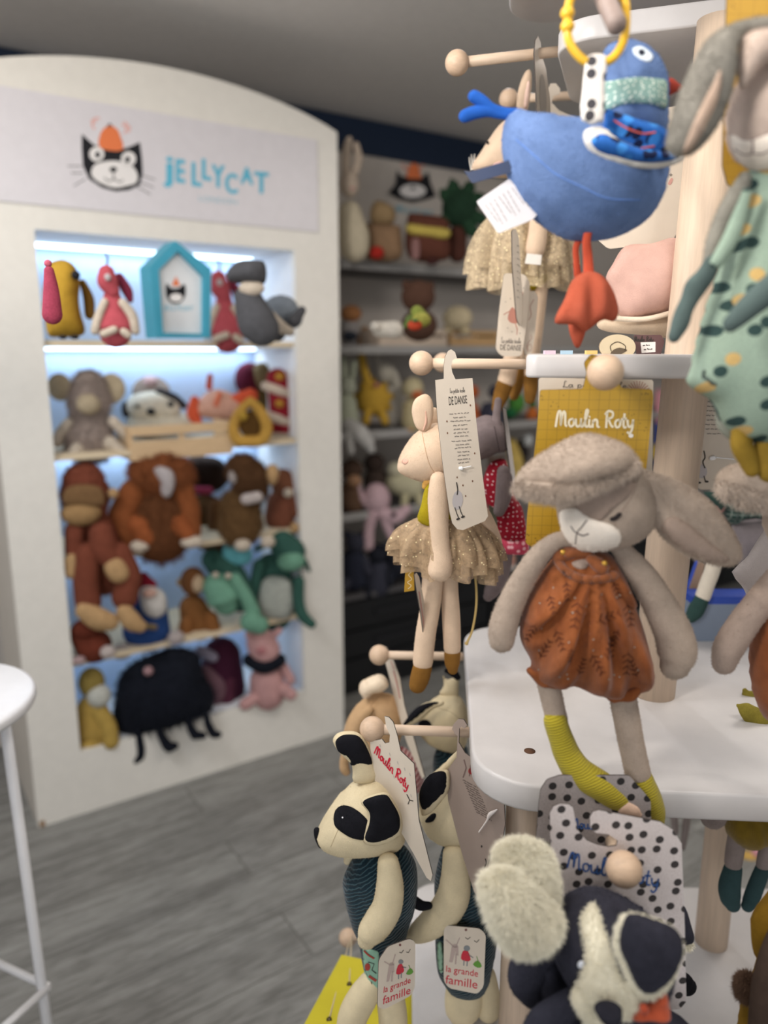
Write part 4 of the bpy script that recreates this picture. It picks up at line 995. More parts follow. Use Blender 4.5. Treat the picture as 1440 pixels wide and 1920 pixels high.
def sprig(bv, x, y, a, L, n=4):
    m = M(); su = lambda px, py: cast(bv, px, py, .0008)[0]
    dx, dy = math.cos(R(a)), math.sin(R(a)); m.add(ribbon([(x, y), (x+dx*L/2+dy*2, y+dy*L/2), (x+dx*L, y+dy*L)], .8, None, su))
    for i in range(n):
        q = (i+.5)/n; bx, by = x+dx*L*q, y+dy*L*q; l = L*.28*(1-.4*q)
        for sg in (-1, 1):
            aa = R(a+sg*52); m.add(ribbon([(bx, by), (bx+math.cos(aa)*l*.5, by+math.sin(aa)*l*.5), (bx+math.cos(aa)*l, by+math.sin(aa)*l)], 1.5, None, su))
    return m
rnd = random.Random(5); pr = M(); br = M()
sp_ = [(1085, 1125, 100, 40), (1062, 1090, 85, 28), (1030, 1115, 75, 28), (1118, 1165, -20, 36), (1042, 1180, 70, 32), (1108, 1225, 60, 34), (1012, 1235, -60, 30), (1140, 1240, -80, 34), (1178, 1220, 95, 34), (1175, 1130, 80, 34), (1150, 1090, 70, 26), (1085, 1265, -70, 24), (1195, 1270, -110, 26), (1005, 1170, 120, 26), (1160, 1180, 110, 26), (1072, 1215, 100, 20)]
for x, y, a, L in sp_: pr.add(sprig(rb_, x, y, a, L*1.35))
for i in range(26):
    x, y = rnd.uniform(1010, 1200), rnd.uniform(1090, 1280)
    if inpoly(np.array(rp_out), np.array([[x, y]]))[0]: br.add(blob2(x, y, 1.8, 1.5, lambda a, b: cast(rb_, a, b, .0009)[0], 8))
ro = M(); ro.add(rp, 0); ro.add(pr, 1); ro.add(br, 2)
rmo = t.add('romper', ro, [RUST, SPRIG, BERRY], label='rust romper with dark leaf sprigs')
yk = patch(rb_, [(1038, 1052), (1052, 1048), (1068, 1066), (1095, 1078), (1125, 1078), (1150, 1070), (1160, 1082), (1140, 1092), (1095, 1094), (1062, 1082), (1046, 1066)], .0012, .0035, 22, 4)
for cf in ([(998, 1262, 9), (1010, 1270, 11), (1026, 1278, 11), (1044, 1282, 9)], [(1140, 1300, 8), (1156, 1306, 11), (1176, 1302, 11), (1196, 1293, 9)]): t.add('cuff', chain(F, cf, 1.2, 14, 8, dn=.012).lump(.003, 90), RUST, under=rmo)
t.add('yoke', yk, RUSTP, under=rmo)
t.add('neck_opening', patch(rb_, [(1072, 1055), (1095, 1048), (1104, 1056), (1098, 1066), (1082, 1066)], .0006, .001, 10, 3), RABD, under=rmo, label='taupe body showing at the neck')
s1 = t.add('strap', patch(rb_, [(1040, 1036), (1060, 1030), (1090, 1030), (1112, 1036), (1110, 1044), (1085, 1044), (1062, 1050), (1042, 1056), (1038, 1046)], .0034, .0042, 16, 3), RUSTP, under=rmo)
s2 = t.add('strap', patch(rb_, [(1098, 1048), (1112, 1042), (1128, 1052), (1142, 1064), (1140, 1076), (1126, 1076), (1112, 1066)], .0034, .0042, 14, 3), RUSTP, under=rmo)
for x, y in ((1057, 1043), (1129, 1063)):
    p, nn = cast(rb_, x, y, .009); t.add('button', ell3(p, (Vector((.0026, 0, 0)), Vector((0, .0014, 0)), Vector((0, 0, .0026))), 16, 10), GOLD, under=rmo)
l1 = chain(F, [(1022, 1262, 20), (1030, 1290, 21), (1038, 1325, 20.5), (1045, 1352, 20)], .9, 20, dn=.004)
lo = t.add('leg', cat(l1, fur(l1, 900, .0014, .00018, .1, 18)), RAB)
sk = t.add('sock', chain(F, [(1041, 1352, 22), (1052, 1385, 23), (1066, 1420, 25), (1090, 1452, 30), (1125, 1475, 30), (1155, 1497, 26), (1178, 1514, 16)], .85, 24, dn=.008).lump(.0008, 60), SOCK, under=lo)
t.add('toe', chain(F, [(1168, 1510, 17), (1186, 1518, 15), (1196, 1524, 10)], .8, dn=.012), plush((222, 190, 168)), under=lo, label='pale pink toe')
t.add('heel', chain(F, [(1062, 1455, 10), (1070, 1478, 12), (1080, 1492, 8)], .8, dn=.004), plush((222, 190, 168)), under=lo, label='pale pink heel')
l2 = chain(F, [(1164, 1285, 24), (1172, 1330, 25), (1184, 1395, 24), (1196, 1450, 24)], .9, 20, dn=-.002)
lo = t.add('leg', cat(l2, fur(l2, 1200, .0014, .00018, .1, 19)), RAB)
t.add('sock', chain(F, [(1200, 1466, 27), (1212, 1495, 27), (1228, 1525, 20), (1236, 1545, 10)], .85, 24, dn=-.002).lump(.0008, 60), SOCK, under=lo)
# its card, hooked on the front peg, and the card behind that
F4 = Fr(P(1120, 860, .715), -2, 3)
MUSTC = gridcard((178, 140, 34), (120, 92, 30), 34)
t = card('hanging_card', 'mustard squared card behind the rabbit in the rust romper', F4, [(1013, 731), (1093, 729), (1100, 700), (1095, 680), (1108, 664), (1128, 668), (1126, 678), (1110, 684), (1118, 704), (1158, 714), (1166, 728), (1223, 730), (1225, 745), (1214, 860), (1195, 1010), (1180, 1028), (1000, 1028), (985, 1018), (989, 960), (1004, 830)], [MUSTC, PAPER_EDGE], .0016, 5); s = t.s()
t.add('script_writing', script('Moulin Roty', [(1043, 768), (1191, 771), (1189, 802), (1042, 799)], 4.2, s), flatc((232, 222, 196), .6), smooth=False)
t.add('punched_hole', blob2(1183, 817, 4.5, 4, s), flatc((236, 232, 226), .6), smooth=False)
F4 = Fr(P(1120, 860, .745), -2)
t = card('hanging_card', 'beige dance school card, only its top showing above the mustard card', F4, [(1010, 708), (1225, 712), (1222, 1000), (1006, 1000)], CARDM, .0016, 6); s = t.s()
t.add('script_writing', script('La petite école', [(1056, 714), (1176, 717), (1175, 728), (1055, 726)], 1.4, s), GREYINK, smooth=False)
t.add('fan_drawing', cat(*[ribbon([(1196, 738), (1196+24*math.cos(R(a)), 738+24*math.sin(R(a)))], 1.4, None, s) for a in range(195, 350, 14)]), ink((170, 120, 108)), smooth=False)
# ---------------------------------------------------------------- twin rabbit cut by the right edge
F = FY(.69)
t = Thing('rabbit_toy', 'second rabbit plush in a rust romper at the right edge of the photo', 'toy rabbit', P(1430, 1350, .69))
e = pillow(F, [(1342, 905), (1350, 884), (1388, 867), (1450, 866), (1520, 880), (1540, 920), (1500, 950), (1440, 958), (1395, 950), (1352, 930)], .022, .02, 22, 5)
eo = t.add('ear', cat(e, fur(e, 2500, .0022, .0002, .3, 23)), RAB); eb = chain(F, [(1358, 918, 14), (1395, 932, 18), (1440, 938, 18), (1490, 935, 16)], .75, 16, dn=.036)
t.add('ear_fringe', cat(eb, fur(eb, 3000, .005, .00026, .6, 24, .6)), plush((178, 162, 148), .16, 600, .9), under=eo)
t.add('head', pillow(F, [(1430, 900), (1500, 880), (1570, 900), (1590, 980), (1560, 1040), (1490, 1050), (1440, 1010)], .04, 0, 18), RAB)
a1 = chain(F, [(1480, 1050, 18), (1452, 1090, 24), (1420, 1135, 28), (1388, 1178, 29), (1366, 1215, 29), (1358, 1242, 23)], .8, 20, dn=.006)
t.add('arm', cat(a1, fur(a1, 1800, .0015, .00018, .1, 26)), plush((160, 142, 130), .12, 800, .6, .45))
t.add('romper', pillow(F, [(1470, 1060), (1430, 1140), (1414, 1200), (1408, 1255), (1416, 1310), (1440, 1352), (1500, 1370), (1600, 1340), (1640, 1240), (1600, 1120), (1540, 1060)], .045, 0, 30, 4, .9, disp=lambda x, z, h: .003*math.sin(x*300+math.sin(z*40))*h), RUST)
F6 = FY(.93)
bw = Thing('velvet_slipper', 'olive gathered velvet shoes lying on the shelf at the right edge', 'toy shoes', P(1410, 1365, .90))
bw.add('shoe', chain(F6, [(1398, 1295, 4), (1406, 1304, 12), (1425, 1312, 16), (1450, 1320, 18)], .7).lump(.003, 70), plush((134, 122, 50), .2))
bw.add('shoe', chain(FY(.86), [(1384, 1325, 4), (1396, 1332, 14), (1415, 1342, 18), (1440, 1350, 20)], .7).lump(.003, 70), plush((134, 122, 50), .2))
# ---------------------------------------------------------------- rabbit in the sage dress
GREYR = plush((128, 124, 116), .14, 700, .7, .5); TAUP = plush((186, 168, 156), .08, 800, .6, .45); GRG = plush((82, 96, 94), .14, 800, .7, .4)
F = FY(.60)
t = Thing('rabbit_toy', 'large rabbit plush with long grey ears and a sage spotted dress at the right edge', 'toy rabbit', P(1400, 880, .60))
hd = pillow(F, [(1366, 250), (1366, 205), (1378, 165), (1405, 125), (1440, 100), (1490, 85), (1545, 110), (1580, 180), (1570, 260), (1530, 300), (1470, 318), (1418, 320), (1388, 304), (1370, 276)], .042, 0, 26)
t.add('head', cat(hd, fur(hd, 2500, .0015, .0002, .1, 31)), TAUP); hb = hd.bvh()
mz = patch(hb, [(1371, 252), (1392, 262), (1412, 262), (1440, 252), (1480, 250), (1490, 290), (1460, 314), (1418, 319), (1388, 303), (1373, 278)], .001, .003, 16, 4)
mo = t.add('muzzle', cat(mz, fur(mz, 1000, .0014, .0002, .1, 32)), RABC)
t.add('mouth', cat(seam(mz.bvh(), [(1411, 262), (1412, 275), (1411, 288)], .0009), seam(mz.bvh(), [(1378, 280), (1395, 290), (1411, 288), (1430, 288), (1450, 278)], .0006)), plush((110, 92, 88)), under=mo)
t.add('muzzle_seam', seam(hb, [(1371, 252), (1392, 262), (1412, 262), (1440, 250)], .0008), plush((140, 120, 112)))
ea = pillow(F, [(1251, 280), (1250, 260), (1262, 212), (1282, 155), (1308, 100), (1338, 63), (1378, 42), (1420, 32), (1460, 34), (1466, 66), (1410, 66), (1384, 84), (1376, 133), (1362, 200), (1338, 247), (1307, 283), (1285, 293), (1267, 294)], .017, .025, 30, 5, .9, disp=lambda x, z, h: .004*math.sin(x*140+z*60)*h)
eo = t.add('ear', cat(ea, fur(ea, 4200, .0018, .0002, .2, 33)), GREYR, label='long grey ear')
t.add('ear_lining', patch(ea.bvh(), [(1280, 290), (1290, 255), (1312, 205), (1335, 160), (1350, 130), (1352, 160), (1340, 200), (1318, 245), (1298, 280)], .001, .002, 14, 4), plush((170, 148, 132), .1), under=eo)
ia = pillow(F, [(1392, 70), (1420, 56), (1470, 60), (1480, 110), (1440, 120), (1415, 140), (1392, 170), (1382, 140), (1384, 100)], .014, .03, 16, 4); t.add('ear', cat(ia, fur(ia, 1000, .0018, .0002, .2, 34)), TAUP, label='taupe second ear folded over the brow')
def sage():
    m = dots((138, 156, 140), (46, 66, 64), 46, .2, .9, second=(186, 156, 100), bs=.9, rough=.95); return m
dress = pillow(F, [(1400, 322), (1388, 360), (1376, 420), (1352, 500), (1330, 565), (1308, 640), (1294, 695), (1286, 716), (1312, 738), (1336, 752), (1350, 785), (1372, 812), (1398, 827), (1440, 834), (1500, 832), (1560, 800), (1600, 690), (1590, 520), (1540, 380), (1490, 316), (1440, 310)], .045, -.004, 40, 4, .9, disp=lambda x, z, h: (.003*math.sin(x*190+z*50)+.002*noise.noise(Vector((x*50, z*30, 2))))*h)
do = t.add('dress', dress, sage())
t.add('hem_binding', seam(dress.bvh(), [(1290, 700), (1286, 718), (1312, 740), (1336, 754), (1350, 786)], .0014), flatc((60, 70, 66), .9), under=do)
for pts in ([(1396, 335, 12), (1378, 372, 18), (1358, 412, 19), (1342, 455, 18), (1332, 490, 14)],):
    a_ = chain(F, pts, .8, 18, dn=.012); ao = t.add('arm', cat(a_, fur(a_, 1200, .0015, .0002, .1, 35)), plush((140, 136, 126), .12))
t.add('sleeve', chain(F, [(1398, 360, 8), (1384, 410, 13), (1366, 455, 15), (1345, 490, 13)], .7, 14, dn=.026).lump(.001, 60), sage(), under=ao)
t.add('hand', chain(F, [(1340, 486, 14), (1322, 516, 17), (1303, 540, 20), (1291, 563, 17), (1283, 582, 17), (1277, 606, 18), (1266, 628, 13)], .75, 18, dn=.014).lump(.0016, 45), GRG, under=ao, label='dark green mitten hand')
t.add('arm', chain(F, [(1500, 500, 30), (1462, 530, 28), (1428, 556, 26), (1396, 584, 22), (1372, 604, 17)], .75, 18, dn=.058).lump(.0014, 45), GRG, label='dark green arm across the dress')
t.add('leg', chain(F, [(1395, 790, 18), (1390, 830, 20), (1402, 858, 19), (1410, 880, 15)], .9, 16), plush((134, 108, 40), .15), label='ochre leg'); t.add('leg', chain(F, [(1450, 800, 22), (1440, 840, 24), (1442, 885, 20)], .9, 16), plush((134, 108, 40), .15), label='ochre leg')
t.add('underskirt', chain(F, [(1350, 770, 10), (1358, 795, 14), (1376, 815, 13)], .7, 12, dn=-.01), plush((134, 136, 124)))
t = card('hanging_card', 'ochre card behind the grey-eared rabbit in the sage dress', Fr(P(1410, 150, .645), 3), [(1364, -60), (1560, -60), (1560, 374), (1392, 368), (1364, 345), (1355, 310)], [gridcard((180, 140, 48), (150, 112, 40), 30), PAPER_EDGE], .0016, 6)
# ---------------------------------------------------------------- things on and behind the upper boards
Fc = Fr(P(1200, 350, 1.0), -4)
t = card('hanging_card', 'large beige card with small doodles behind the blue bird', Fc, [(1120, 225), (1284, 196), (1284, 300), (1272, 432), (1262, 449), (1240, 456), (1140, 467), (1110, 440)], CARDM, .0016, 8); s = t.s()
t.add('doodle_print', cat(shape2([(1252, 345), (1258, 334), (1262, 336), (1258, 346)], s, 2), ), ink((196, 150, 140)), smooth=False)
t.add('dot_print', blob2(1228, 389, 2, 2, s), DARKINK, smooth=False)
t.add('star_print', cat(ribbon([(1255, 328), (1261, 328)], 1, None, s), ribbon([(1258, 325), (1258, 331)], 1, None, s)), DARKINK, smooth=False)
F = FY(.97)
t = Thing('comforter_cloth', 'folded pink velvet baby comforter standing on the eye-level shelf', 'comforter', Vector((.33, .97, Z2)))
def pf(x, z, h): return (.005*math.sin(x*60-z*20)+.003*noise.noise(Vector((x*25, z*25, 4))))*h
t.add('cloth', pillow(F, [(1173, 462), (1220, 455), (1268, 446), (1290, 480), (1290, 570), (1256, 583), (1211, 594), (1163, 594), (1136, 530), (1150, 495)], .022, 0, 26, 4, .7, disp=pf).lump(.002, 25), plush((192, 156, 144), .1, 900, .6, .6, .12))
t.add('lining', pillow(F, [(1134, 560), (1163, 588), (1211, 590), (1256, 578), (1290, 570), (1290, 640), (1240, 632), (1180, 626), (1140, 622), (1118, 608)], .016, -.01, 20, 4, .7, disp=pf), plush((206, 186, 162), .08, 900, .4, .5), label='cream lining')
t.add('edge_roll', chain(F, [(1142, 592, 4), (1163, 598, 5), (1211, 598, 5), (1256, 587, 5), (1288, 575, 5)], 1, 10, dn=.012), plush((222, 206, 186), .08))
F = FY(.93)
t = Thing('round_label', 'round cream card tag printed with a pacifier, standing on the eye-level shelf', 'tag', P(1158, 670, .93))
t.add('disc', slab(F, [(1158+34*math.cos(a), 651+24*math.sin(a)) for a in [2*math.pi*i/36 for i in range(36)]], .003), [flatc((206, 190, 160), .6), flatc((150, 128, 100), .7)], smooth=False)
s = lambda x, y: F.pt(x, y, .0005)
t.add('pacifier_drawing', cat(ribbon(catmull([(1146, 658), (1145, 648), (1158, 641), (1172, 648), (1172, 657)], 5), 1.6, None, s), shape2([(1144, 664), (1150, 656), (1162, 652), (1176, 656), (1170, 661), (1160, 666), (1150, 666)], s, 2)), ink((96, 84, 70)), smooth=False)
t = card('price_card', 'dark printed card with a white price sticker lying on the eye-level shelf', Fr(P(1220, 650, .95), -6), [(1188, 628), (1240, 628), (1246, 640), (1238, 668), (1195, 674)], [flatc((92, 66, 66), .6), PAPER_EDGE], .002, 3); s = t.s()
t.add('script_writing', script('Moulin Roty', [(1190, 630), (1226, 631), (1225, 641), (1189, 640)], 1.3, s), DARKINK, smooth=False)
t.add('price_sticker', shape2([(1201, 642), (1229, 641), (1229, 660), (1203, 662)], t.s(.0007)), flatc((222, 218, 214), .6), smooth=False)
t.add('price_writing', lines([(1206, 648, 1218, 647), (1208, 655, 1226, 654)], t.s(.001), 2, 3, (3, 5)), DARKINK, smooth=False)
for x, c, l in ((1030, (212, 190, 204), 'pale lilac'), (1062, (168, 196, 214), 'pale blue'), (1108, (226, 190, 120), 'pale yellow')):
    single('paper_scrap', f'{l} folded paper label poking over the eye-level shelf edge', 'label', box(P(x, 664, .86), AX, (.006, .004, .004)), flatc(c, .7), smooth=False)
# beige cards to the right of the post
Fd = Fr(P(1345, 820, .98), -3)
t = card('hanging_card', 'beige card with a goose drawing hanging to the right of the thick post', Fd, [(1318, 700), (1420, 700), (1412, 905), (1400, 918), (1312, 918), (1303, 908)], CARDM, .0016, 4); s = t.s()
t.add('printed_text', lines([(1322+i % 3*2, 745+i*8.5, 1362-i % 2*6, 745+i*8.5) for i in range(9)], s, 1.3, 8, (4, 9)), GREYINK, smooth=False)
t.add('title_writing', block('DE DANSE', [(1322, 722), (1372, 722), (1372, 736), (1322, 736)], s), DARKINK, smooth=False)
t.add('goose_drawing', blob2(1316, 884, 10, 13, s, 16), ink((178, 172, 172)), smooth=False)
t.add('goose_lines', cat(ribbon(catmull([(1320, 846), (1322, 858), (1318, 866), (1322, 878)], 4), 2.4, None, t.s(.0008)), ribbon([(1308, 895), (1309, 905)], 2, None, t.s(.0008)), ribbon([(1320, 893), (1323, 903)], 2, None, t.s(.0008)), blob2(1311, 905, 4, 2, t.s(.0008), 10), blob2(1325, 903, 4, 2, t.s(.0008), 10)), DARKINK, smooth=False)
t.add('plastic_fastener', chain(Fd, [(1334, 859, 4), (1340, 858, 4), (1344, 858, 1.4), (1376, 861, 1.2)], .8, 8, dn=.003), flatc((240, 240, 240), .4))
F = FY(1.22)
t = Thing('clothed_toy', 'grey toy with a green tartan cloth in clear wrap behind the shelves', 'toy', P(1400, 1010, 1.22))
t.add('tartan', pillow(F, [(1352, 950), (1390, 940), (1430, 958), (1444, 975), (1400, 972), (1374, 985), (1360, 970)], .02, 0, 16, 3), plaid((40, 66, 60), (150, 160, 150), (20, 34, 34), 40))
t.add('body', pillow(F, [(1372, 985), (1400, 975), (1445, 980), (1450, 1060), (1400, 1070), (1374, 1040)], .03, -.01, 16, 3), plush((130, 122, 124)))
t.add('hand', ell(F, 1350, 952, 8, 11, 8, .01), plush((160, 120, 112)))
t.add('scarf', slab(Fr(P(1335, 930, 1.2), 0), [(1318, 922), (1342, 922), (1362, 945), (1352, 958), (1330, 935)], .002), flatc((46, 74, 66), .8))
t = Thing('dangling_doll', 'cream toy leg with a dark green foot dangling right of the post', 'toy', P(1300, 1160, 1.12)); F = FY(1.12)
o_ = t.add('leg', chain(F, [(1345, 1000, 13), (1338, 1060, 14), (1326, 1095, 14), (1318, 1118, 14)], .9), plush((214, 204, 188), .06)); t.add('foot', chain(F, [(1314, 1126, 14.5), (1304, 1146, 15), (1296, 1156, 12)], .9), plush((50, 74, 70), .12), under=o_)
F = FY(.86)
t = Thing('felt_ear', 'light grey pointed velvet ear of a toy near the right edge', 'toy ear', P(1400, 1125, .86))
t.add('ear', pillow(F, [(1372, 1072), (1400, 1045), (1450, 970), (1470, 1000), (1450, 1080), (1412, 1126), (1392, 1100)], .008, 0, 18, 2), plush((186, 178, 176), .06))
bx = Thing('picture_box', 'blue and grey cardboard box standing at the back of the middle shelf', 'box', Vector((.60, 1.13, Z3)))
q0 = P(1372, 1145, 1.12); bx.add('carton', box(Vector((q0.x, 1.14, Z3+.03)), AX, (.062, .02, .03)), flatc((120, 132, 150), .5), smooth=False); bx.add('lid', box(Vector((q0.x, 1.14, Z3+.066)), AX, (.062, .02, .006)), flatc((34, 66, 158), .5), smooth=False)
bk = Thing('picture_book', 'thin colourful book with a blue spine behind the post', 'book', P(1300, 1140, 1.17)); Fk = Fr(P(1303, 1090, 1.17), 30, 0)
bk.add('cover', slab(Fk, [(1310, 1050), (1322, 1056), (1300, 1150), (1276, 1148)], .006), [flatc((214, 180, 150), .5), flatc((30, 60, 150), .5)], smooth=False)
# ---------------------------------------------------------------- the two panda-eyed dogs in corduroy
CRM = plush((212, 197, 164), .06, 900, .4, .4); BLK_P = plush((22, 22, 27), .25, 900, .5, .25); 
CORD = stripes((20, 40, 50), (62, 86, 94), 74, 'Z', .12, (0, R(34), 0), .8, 4.5, .12)
NAVYP = plush((34, 36, 46), .2, 900, .5, .25)
F = FY(.86)
t = Thing('dog_toy', 'cream dog plush with black eye patches in dark corduroy overalls, the one nearest the left', 'toy dog', P(700, 1930, .86))
tf = F
hd = pillow(F, [(593, 1562), (608, 1530), (630, 1500), (654, 1478), (684, 1460), (718, 1455), (748, 1480), (762, 1519), (760, 1560), (755, 1586), (721, 1592), (684, 1596), (643, 1598), (609, 1590), (595, 1579)], .042, 0, 30, 5, 1)
t.add('head', cat(hd, fur(hd, 3000, .0012, .00014, .1, 41)), CRM); hb = hd.bvh()
t.add('nose', chain(F, [(594, 1557, 6), (597, 1568, 8), (604, 1582, 9)], .9, dn=.004), BLK_P)
ep = patch(hb, [(626, 1532), (631, 1517), (644, 1510), (661, 1514), (680, 1528), (692, 1545), (690, 1572), (672, 1574), (655, 1569), (638, 1558), (628, 1548)], .001, .0015, 16, 4)
eo = t.add('eye_patch', cat(ep, fur(ep, 900, .0012, .00014, .1, 42)), BLK_P); p, nn = cast(ep.bvh(), 643, 1533, .0012)
t.add('eye', ell3(p, (Vector((.0011, 0, 0)), Vector((0, .0008, 0)), Vector((0, 0, .0011))), 12, 8), flatc((230, 230, 235), .2), under=eo)  # pale bead stands in for the glint on the black eye
t.add('seam', seam(hb, [(620, 1588), (632, 1560), (640, 1545)], .0005), plush((190, 172, 140)))
er = pillow(F, [(676, 1502), (700, 1490), (724, 1486), (738, 1500), (753, 1530), (752, 1563), (728, 1580), (700, 1586), (680, 1577), (688, 1545), (690, 1524)], .008, .042, 22, 4, .9)
ero = t.add('ear', er, CRM, label='drooping ear with cream rim')
t.add('ear_face', pillow(F, [(680, 1504), (701, 1493), (723, 1490), (734, 1502), (749, 1531), (747, 1559), (725, 1574), (700, 1580), (684, 1573), (692, 1546), (693, 1524)], .006, .047, 20, 4, .5), BLK_P, under=ero)
ue = pillow(F, [(624, 1390), (630, 1377), (645, 1371), (670, 1373), (688, 1391), (699, 1425), (708, 1462), (664, 1468), (660, 1436), (636, 1411)], .010, .005, 22, 3, .9)
ueo = t.add('ear', ue, CRM, label='raised ear with cream rim')
t.add('ear_face', pillow(F, [(629, 1391), (637, 1381), (650, 1377), (672, 1380), (687, 1400), (698, 1432), (680, 1437), (658, 1435), (654, 1423), (634, 1409)], .006, .010, 20, 3, .6), BLK_P, under=ueo)
bdo = pillow(F, [(668, 1600), (690, 1590), (748, 1584), (776, 1610), (783, 1650), (779, 1700), (768, 1735), (758, 1775), (750, 1820), (732, 1862), (712, 1878), (692, 1858), (680, 1810), (672, 1770), (655, 1722), (645, 1680), (644, 1645)], .036, -.004, 32, 4, 1, disp=lambda x, z, h: .0015*math.sin(x*160+z*70)*h)
bo = t.add('overalls', bdo, CORD, label='dark teal corduroy overalls')
am = chain(F, [(728, 1618, 20), (731, 1655, 25), (727, 1695, 28), (712, 1726, 29), (696, 1748, 26), (688, 1762, 18)], .85, 22, dn=.034)
t.add('arm', cat(am, fur(am, 2200, .0012, .00014, .1, 43)), CRM)
t.add('arm', chain(F, [(668, 1604, 10), (656, 1606, 8), (652, 1614, 8)], .8, dn=-.01), CRM)
t.add('tail', chain(F, [(776, 1690, 11), (790, 1698, 10), (803, 1698, 8)], .8, dn=-.01), BLK_P)
for pts in ([(695, 1845, 24), (680, 1870, 28), (662, 1905, 28), (655, 1950, 26)], [(728, 1850, 26), (736, 1900, 27), (738, 1960, 26)]):
    l = chain(F, pts, .9, 20, dn=.002); t.add('leg', cat(l, fur(l, 1200, .0012, .00014, .1, 44)), CRM)
bdv = bdo.bvh()
bp = patch(bdv, [(680, 1776), (710, 1784), (712, 1858), (700, 1852), (685, 1840)], .001, 0, 12, 1)
bdg = t.add('sewn_badge', bp, flatc((150, 192, 168), .8), under=bo, label='mint sewn badge'); sb_ = lambda x, y: cast(bdv, x, y, .0022)[0]
t.add('badge_print', cat(ribbon(catmull([(684, 1782), (692, 1790), (702, 1796)], 4), 3, None, sb_), blob2(690, 1812, 5, 7, sb_), ribbon([(694, 1830), (706, 1838)], 5, None, sb_)), ink((170, 70, 60)), under=bo, smooth=False)
t.add('badge_drawing', cat(ribbon([(692, 1803), (702, 1806), (698, 1818), (706, 1824)], 1.6, None, sb_), ribbon([(697, 1840), (698, 1848)], 1.6, None, sb_)), DARKINK, under=bo, smooth=False)
def famtag(F, out, Q, desc):
    t = tagcard('swing_tag', desc, F, out); s = t.s(); s2 = t.s(.0008)
    q = quadmap(Q)
    m = lambda u, v: tuple(q(u, v)); g = lambda u, v: tuple(q(u, 1-v))
    U = (Vector(Q[1])-Vector(Q[0])).length
    t.add('hole', blob2(*g(.5, .05), 2.4, 2.4, s), flatc((120, 80, 76), .8), smooth=False)
    t.add('rabbit_drawing', cat(shape2([g(.18, .33), g(.34, .32), g(.36, .46), g(.30, .46), g(.28, .40), g(.22, .58), g(.14, .58)], s), ribbon([g(.22, .33), g(.02, .24)], 2, None, s), ribbon([g(.28, .33), g(.36, .18)], 2, None, s), blob2(*g(.26, .32), U*.07, U*.045, s), ribbon([g(.3, .45), g(.3, .6)], 3, None, s)), ink((178, 160, 152)), smooth=False)
    t.add('dress_drawing', shape2([g(.46, .38), g(.58, .37), g(.66, .50), g(.54, .53), g(.42, .50)], s, 2), ink((190, 52, 66)), smooth=False)
    t.add('mouse_drawing', cat(blob2(*g(.55, .33), U*.08, U*.07, s), ribbon([g(.58, .42), g(.72, .46)], 1.6, None, s), ribbon([g(.50, .52), g(.50, .60)], 2, None, s), ribbon([g(.58, .52), g(.58, .60)], 2, None, s)), ink((128, 132, 134)), smooth=False)
    t.add('vegetable_drawing', cat(shape2([g(.72, .56), g(.84, .49), g(.94, .57), g(.84, .60)], s, 2), ribbon([g(.84, .5), g(.80, .43)], 1.2, None, s)), ink((96, 146, 62)), smooth=False)
    t.add('bird_drawing', cat(ribbon([g(.5, .17), g(.56, .19), g(.62, .15)], 1.2, None, s)), DARKINK, smooth=False); t.add('bird_drawing', ribbon([g(.72, .2), g(.78, .22), g(.84, .17)], 1.2, None, s), DARKINK, smooth=False)
    t.add('small_writing', block('la grande', [g(.08, .64), g(.86, .64), g(.86, .77), g(.08, .77)], s), REDINK, smooth=False)
    t.add('large_writing', block('famille', [g(.08, .79), g(.86, .79), g(.86, .92), g(.08, .92)], s), REDINK, smooth=False)
    return t
famtag(Fr(P(745, 1830, .80), 24), [(727, 1775), (768, 1760), (779, 1766), (778, 1852), (770, 1867), (720, 1893), (708, 1888), (710, 1800)], [(722, 1774), (779, 1758), (779, 1868), (711, 1896)], 'rounded family tag hanging from the nearest corduroy dog, tilted to the left')
Fh = Fr(P(750, 1480, .835), -28, 0)
t = card('header_card', 'pale header card with red lettering hooked behind the nearest corduroy dog', Fh, [(721, 1343), (729, 1345), (737, 1354), (745, 1380), (751, 1408), (776, 1432), (785, 1537), (811, 1640), (808, 1652), (800, 1646), (775, 1600), (740, 1540), (696, 1450), (694, 1390), (716, 1386), (722, 1394), (730, 1392), (731, 1378), (724, 1362)], CARDM, .0016)
s = t.s()
t.add('script_writing', script('Moulin Roty', [(706, 1396), (769, 1464), (764, 1482), (702, 1412)], 2.6, s), REDINK, smooth=False)
t.add('sprig_print', cat(*[ribbon([(x, y), (x+1.5, y+5)], 1.4, None, s) for x, y in ((712, 1396), (730, 1412), (745, 1428), (758, 1440), (768, 1450), (722, 1432), (738, 1455), (755, 1478), (770, 1490))]), ink((176, 168, 160)), smooth=False)
t.add('bird_drawing', cat(ribbon([(763, 1490), (768, 1500), (765, 1508)], 1.8, None, s), ribbon([(768, 1500), (775, 1502)], 1.8, None, s)), DARKINK, smooth=False)
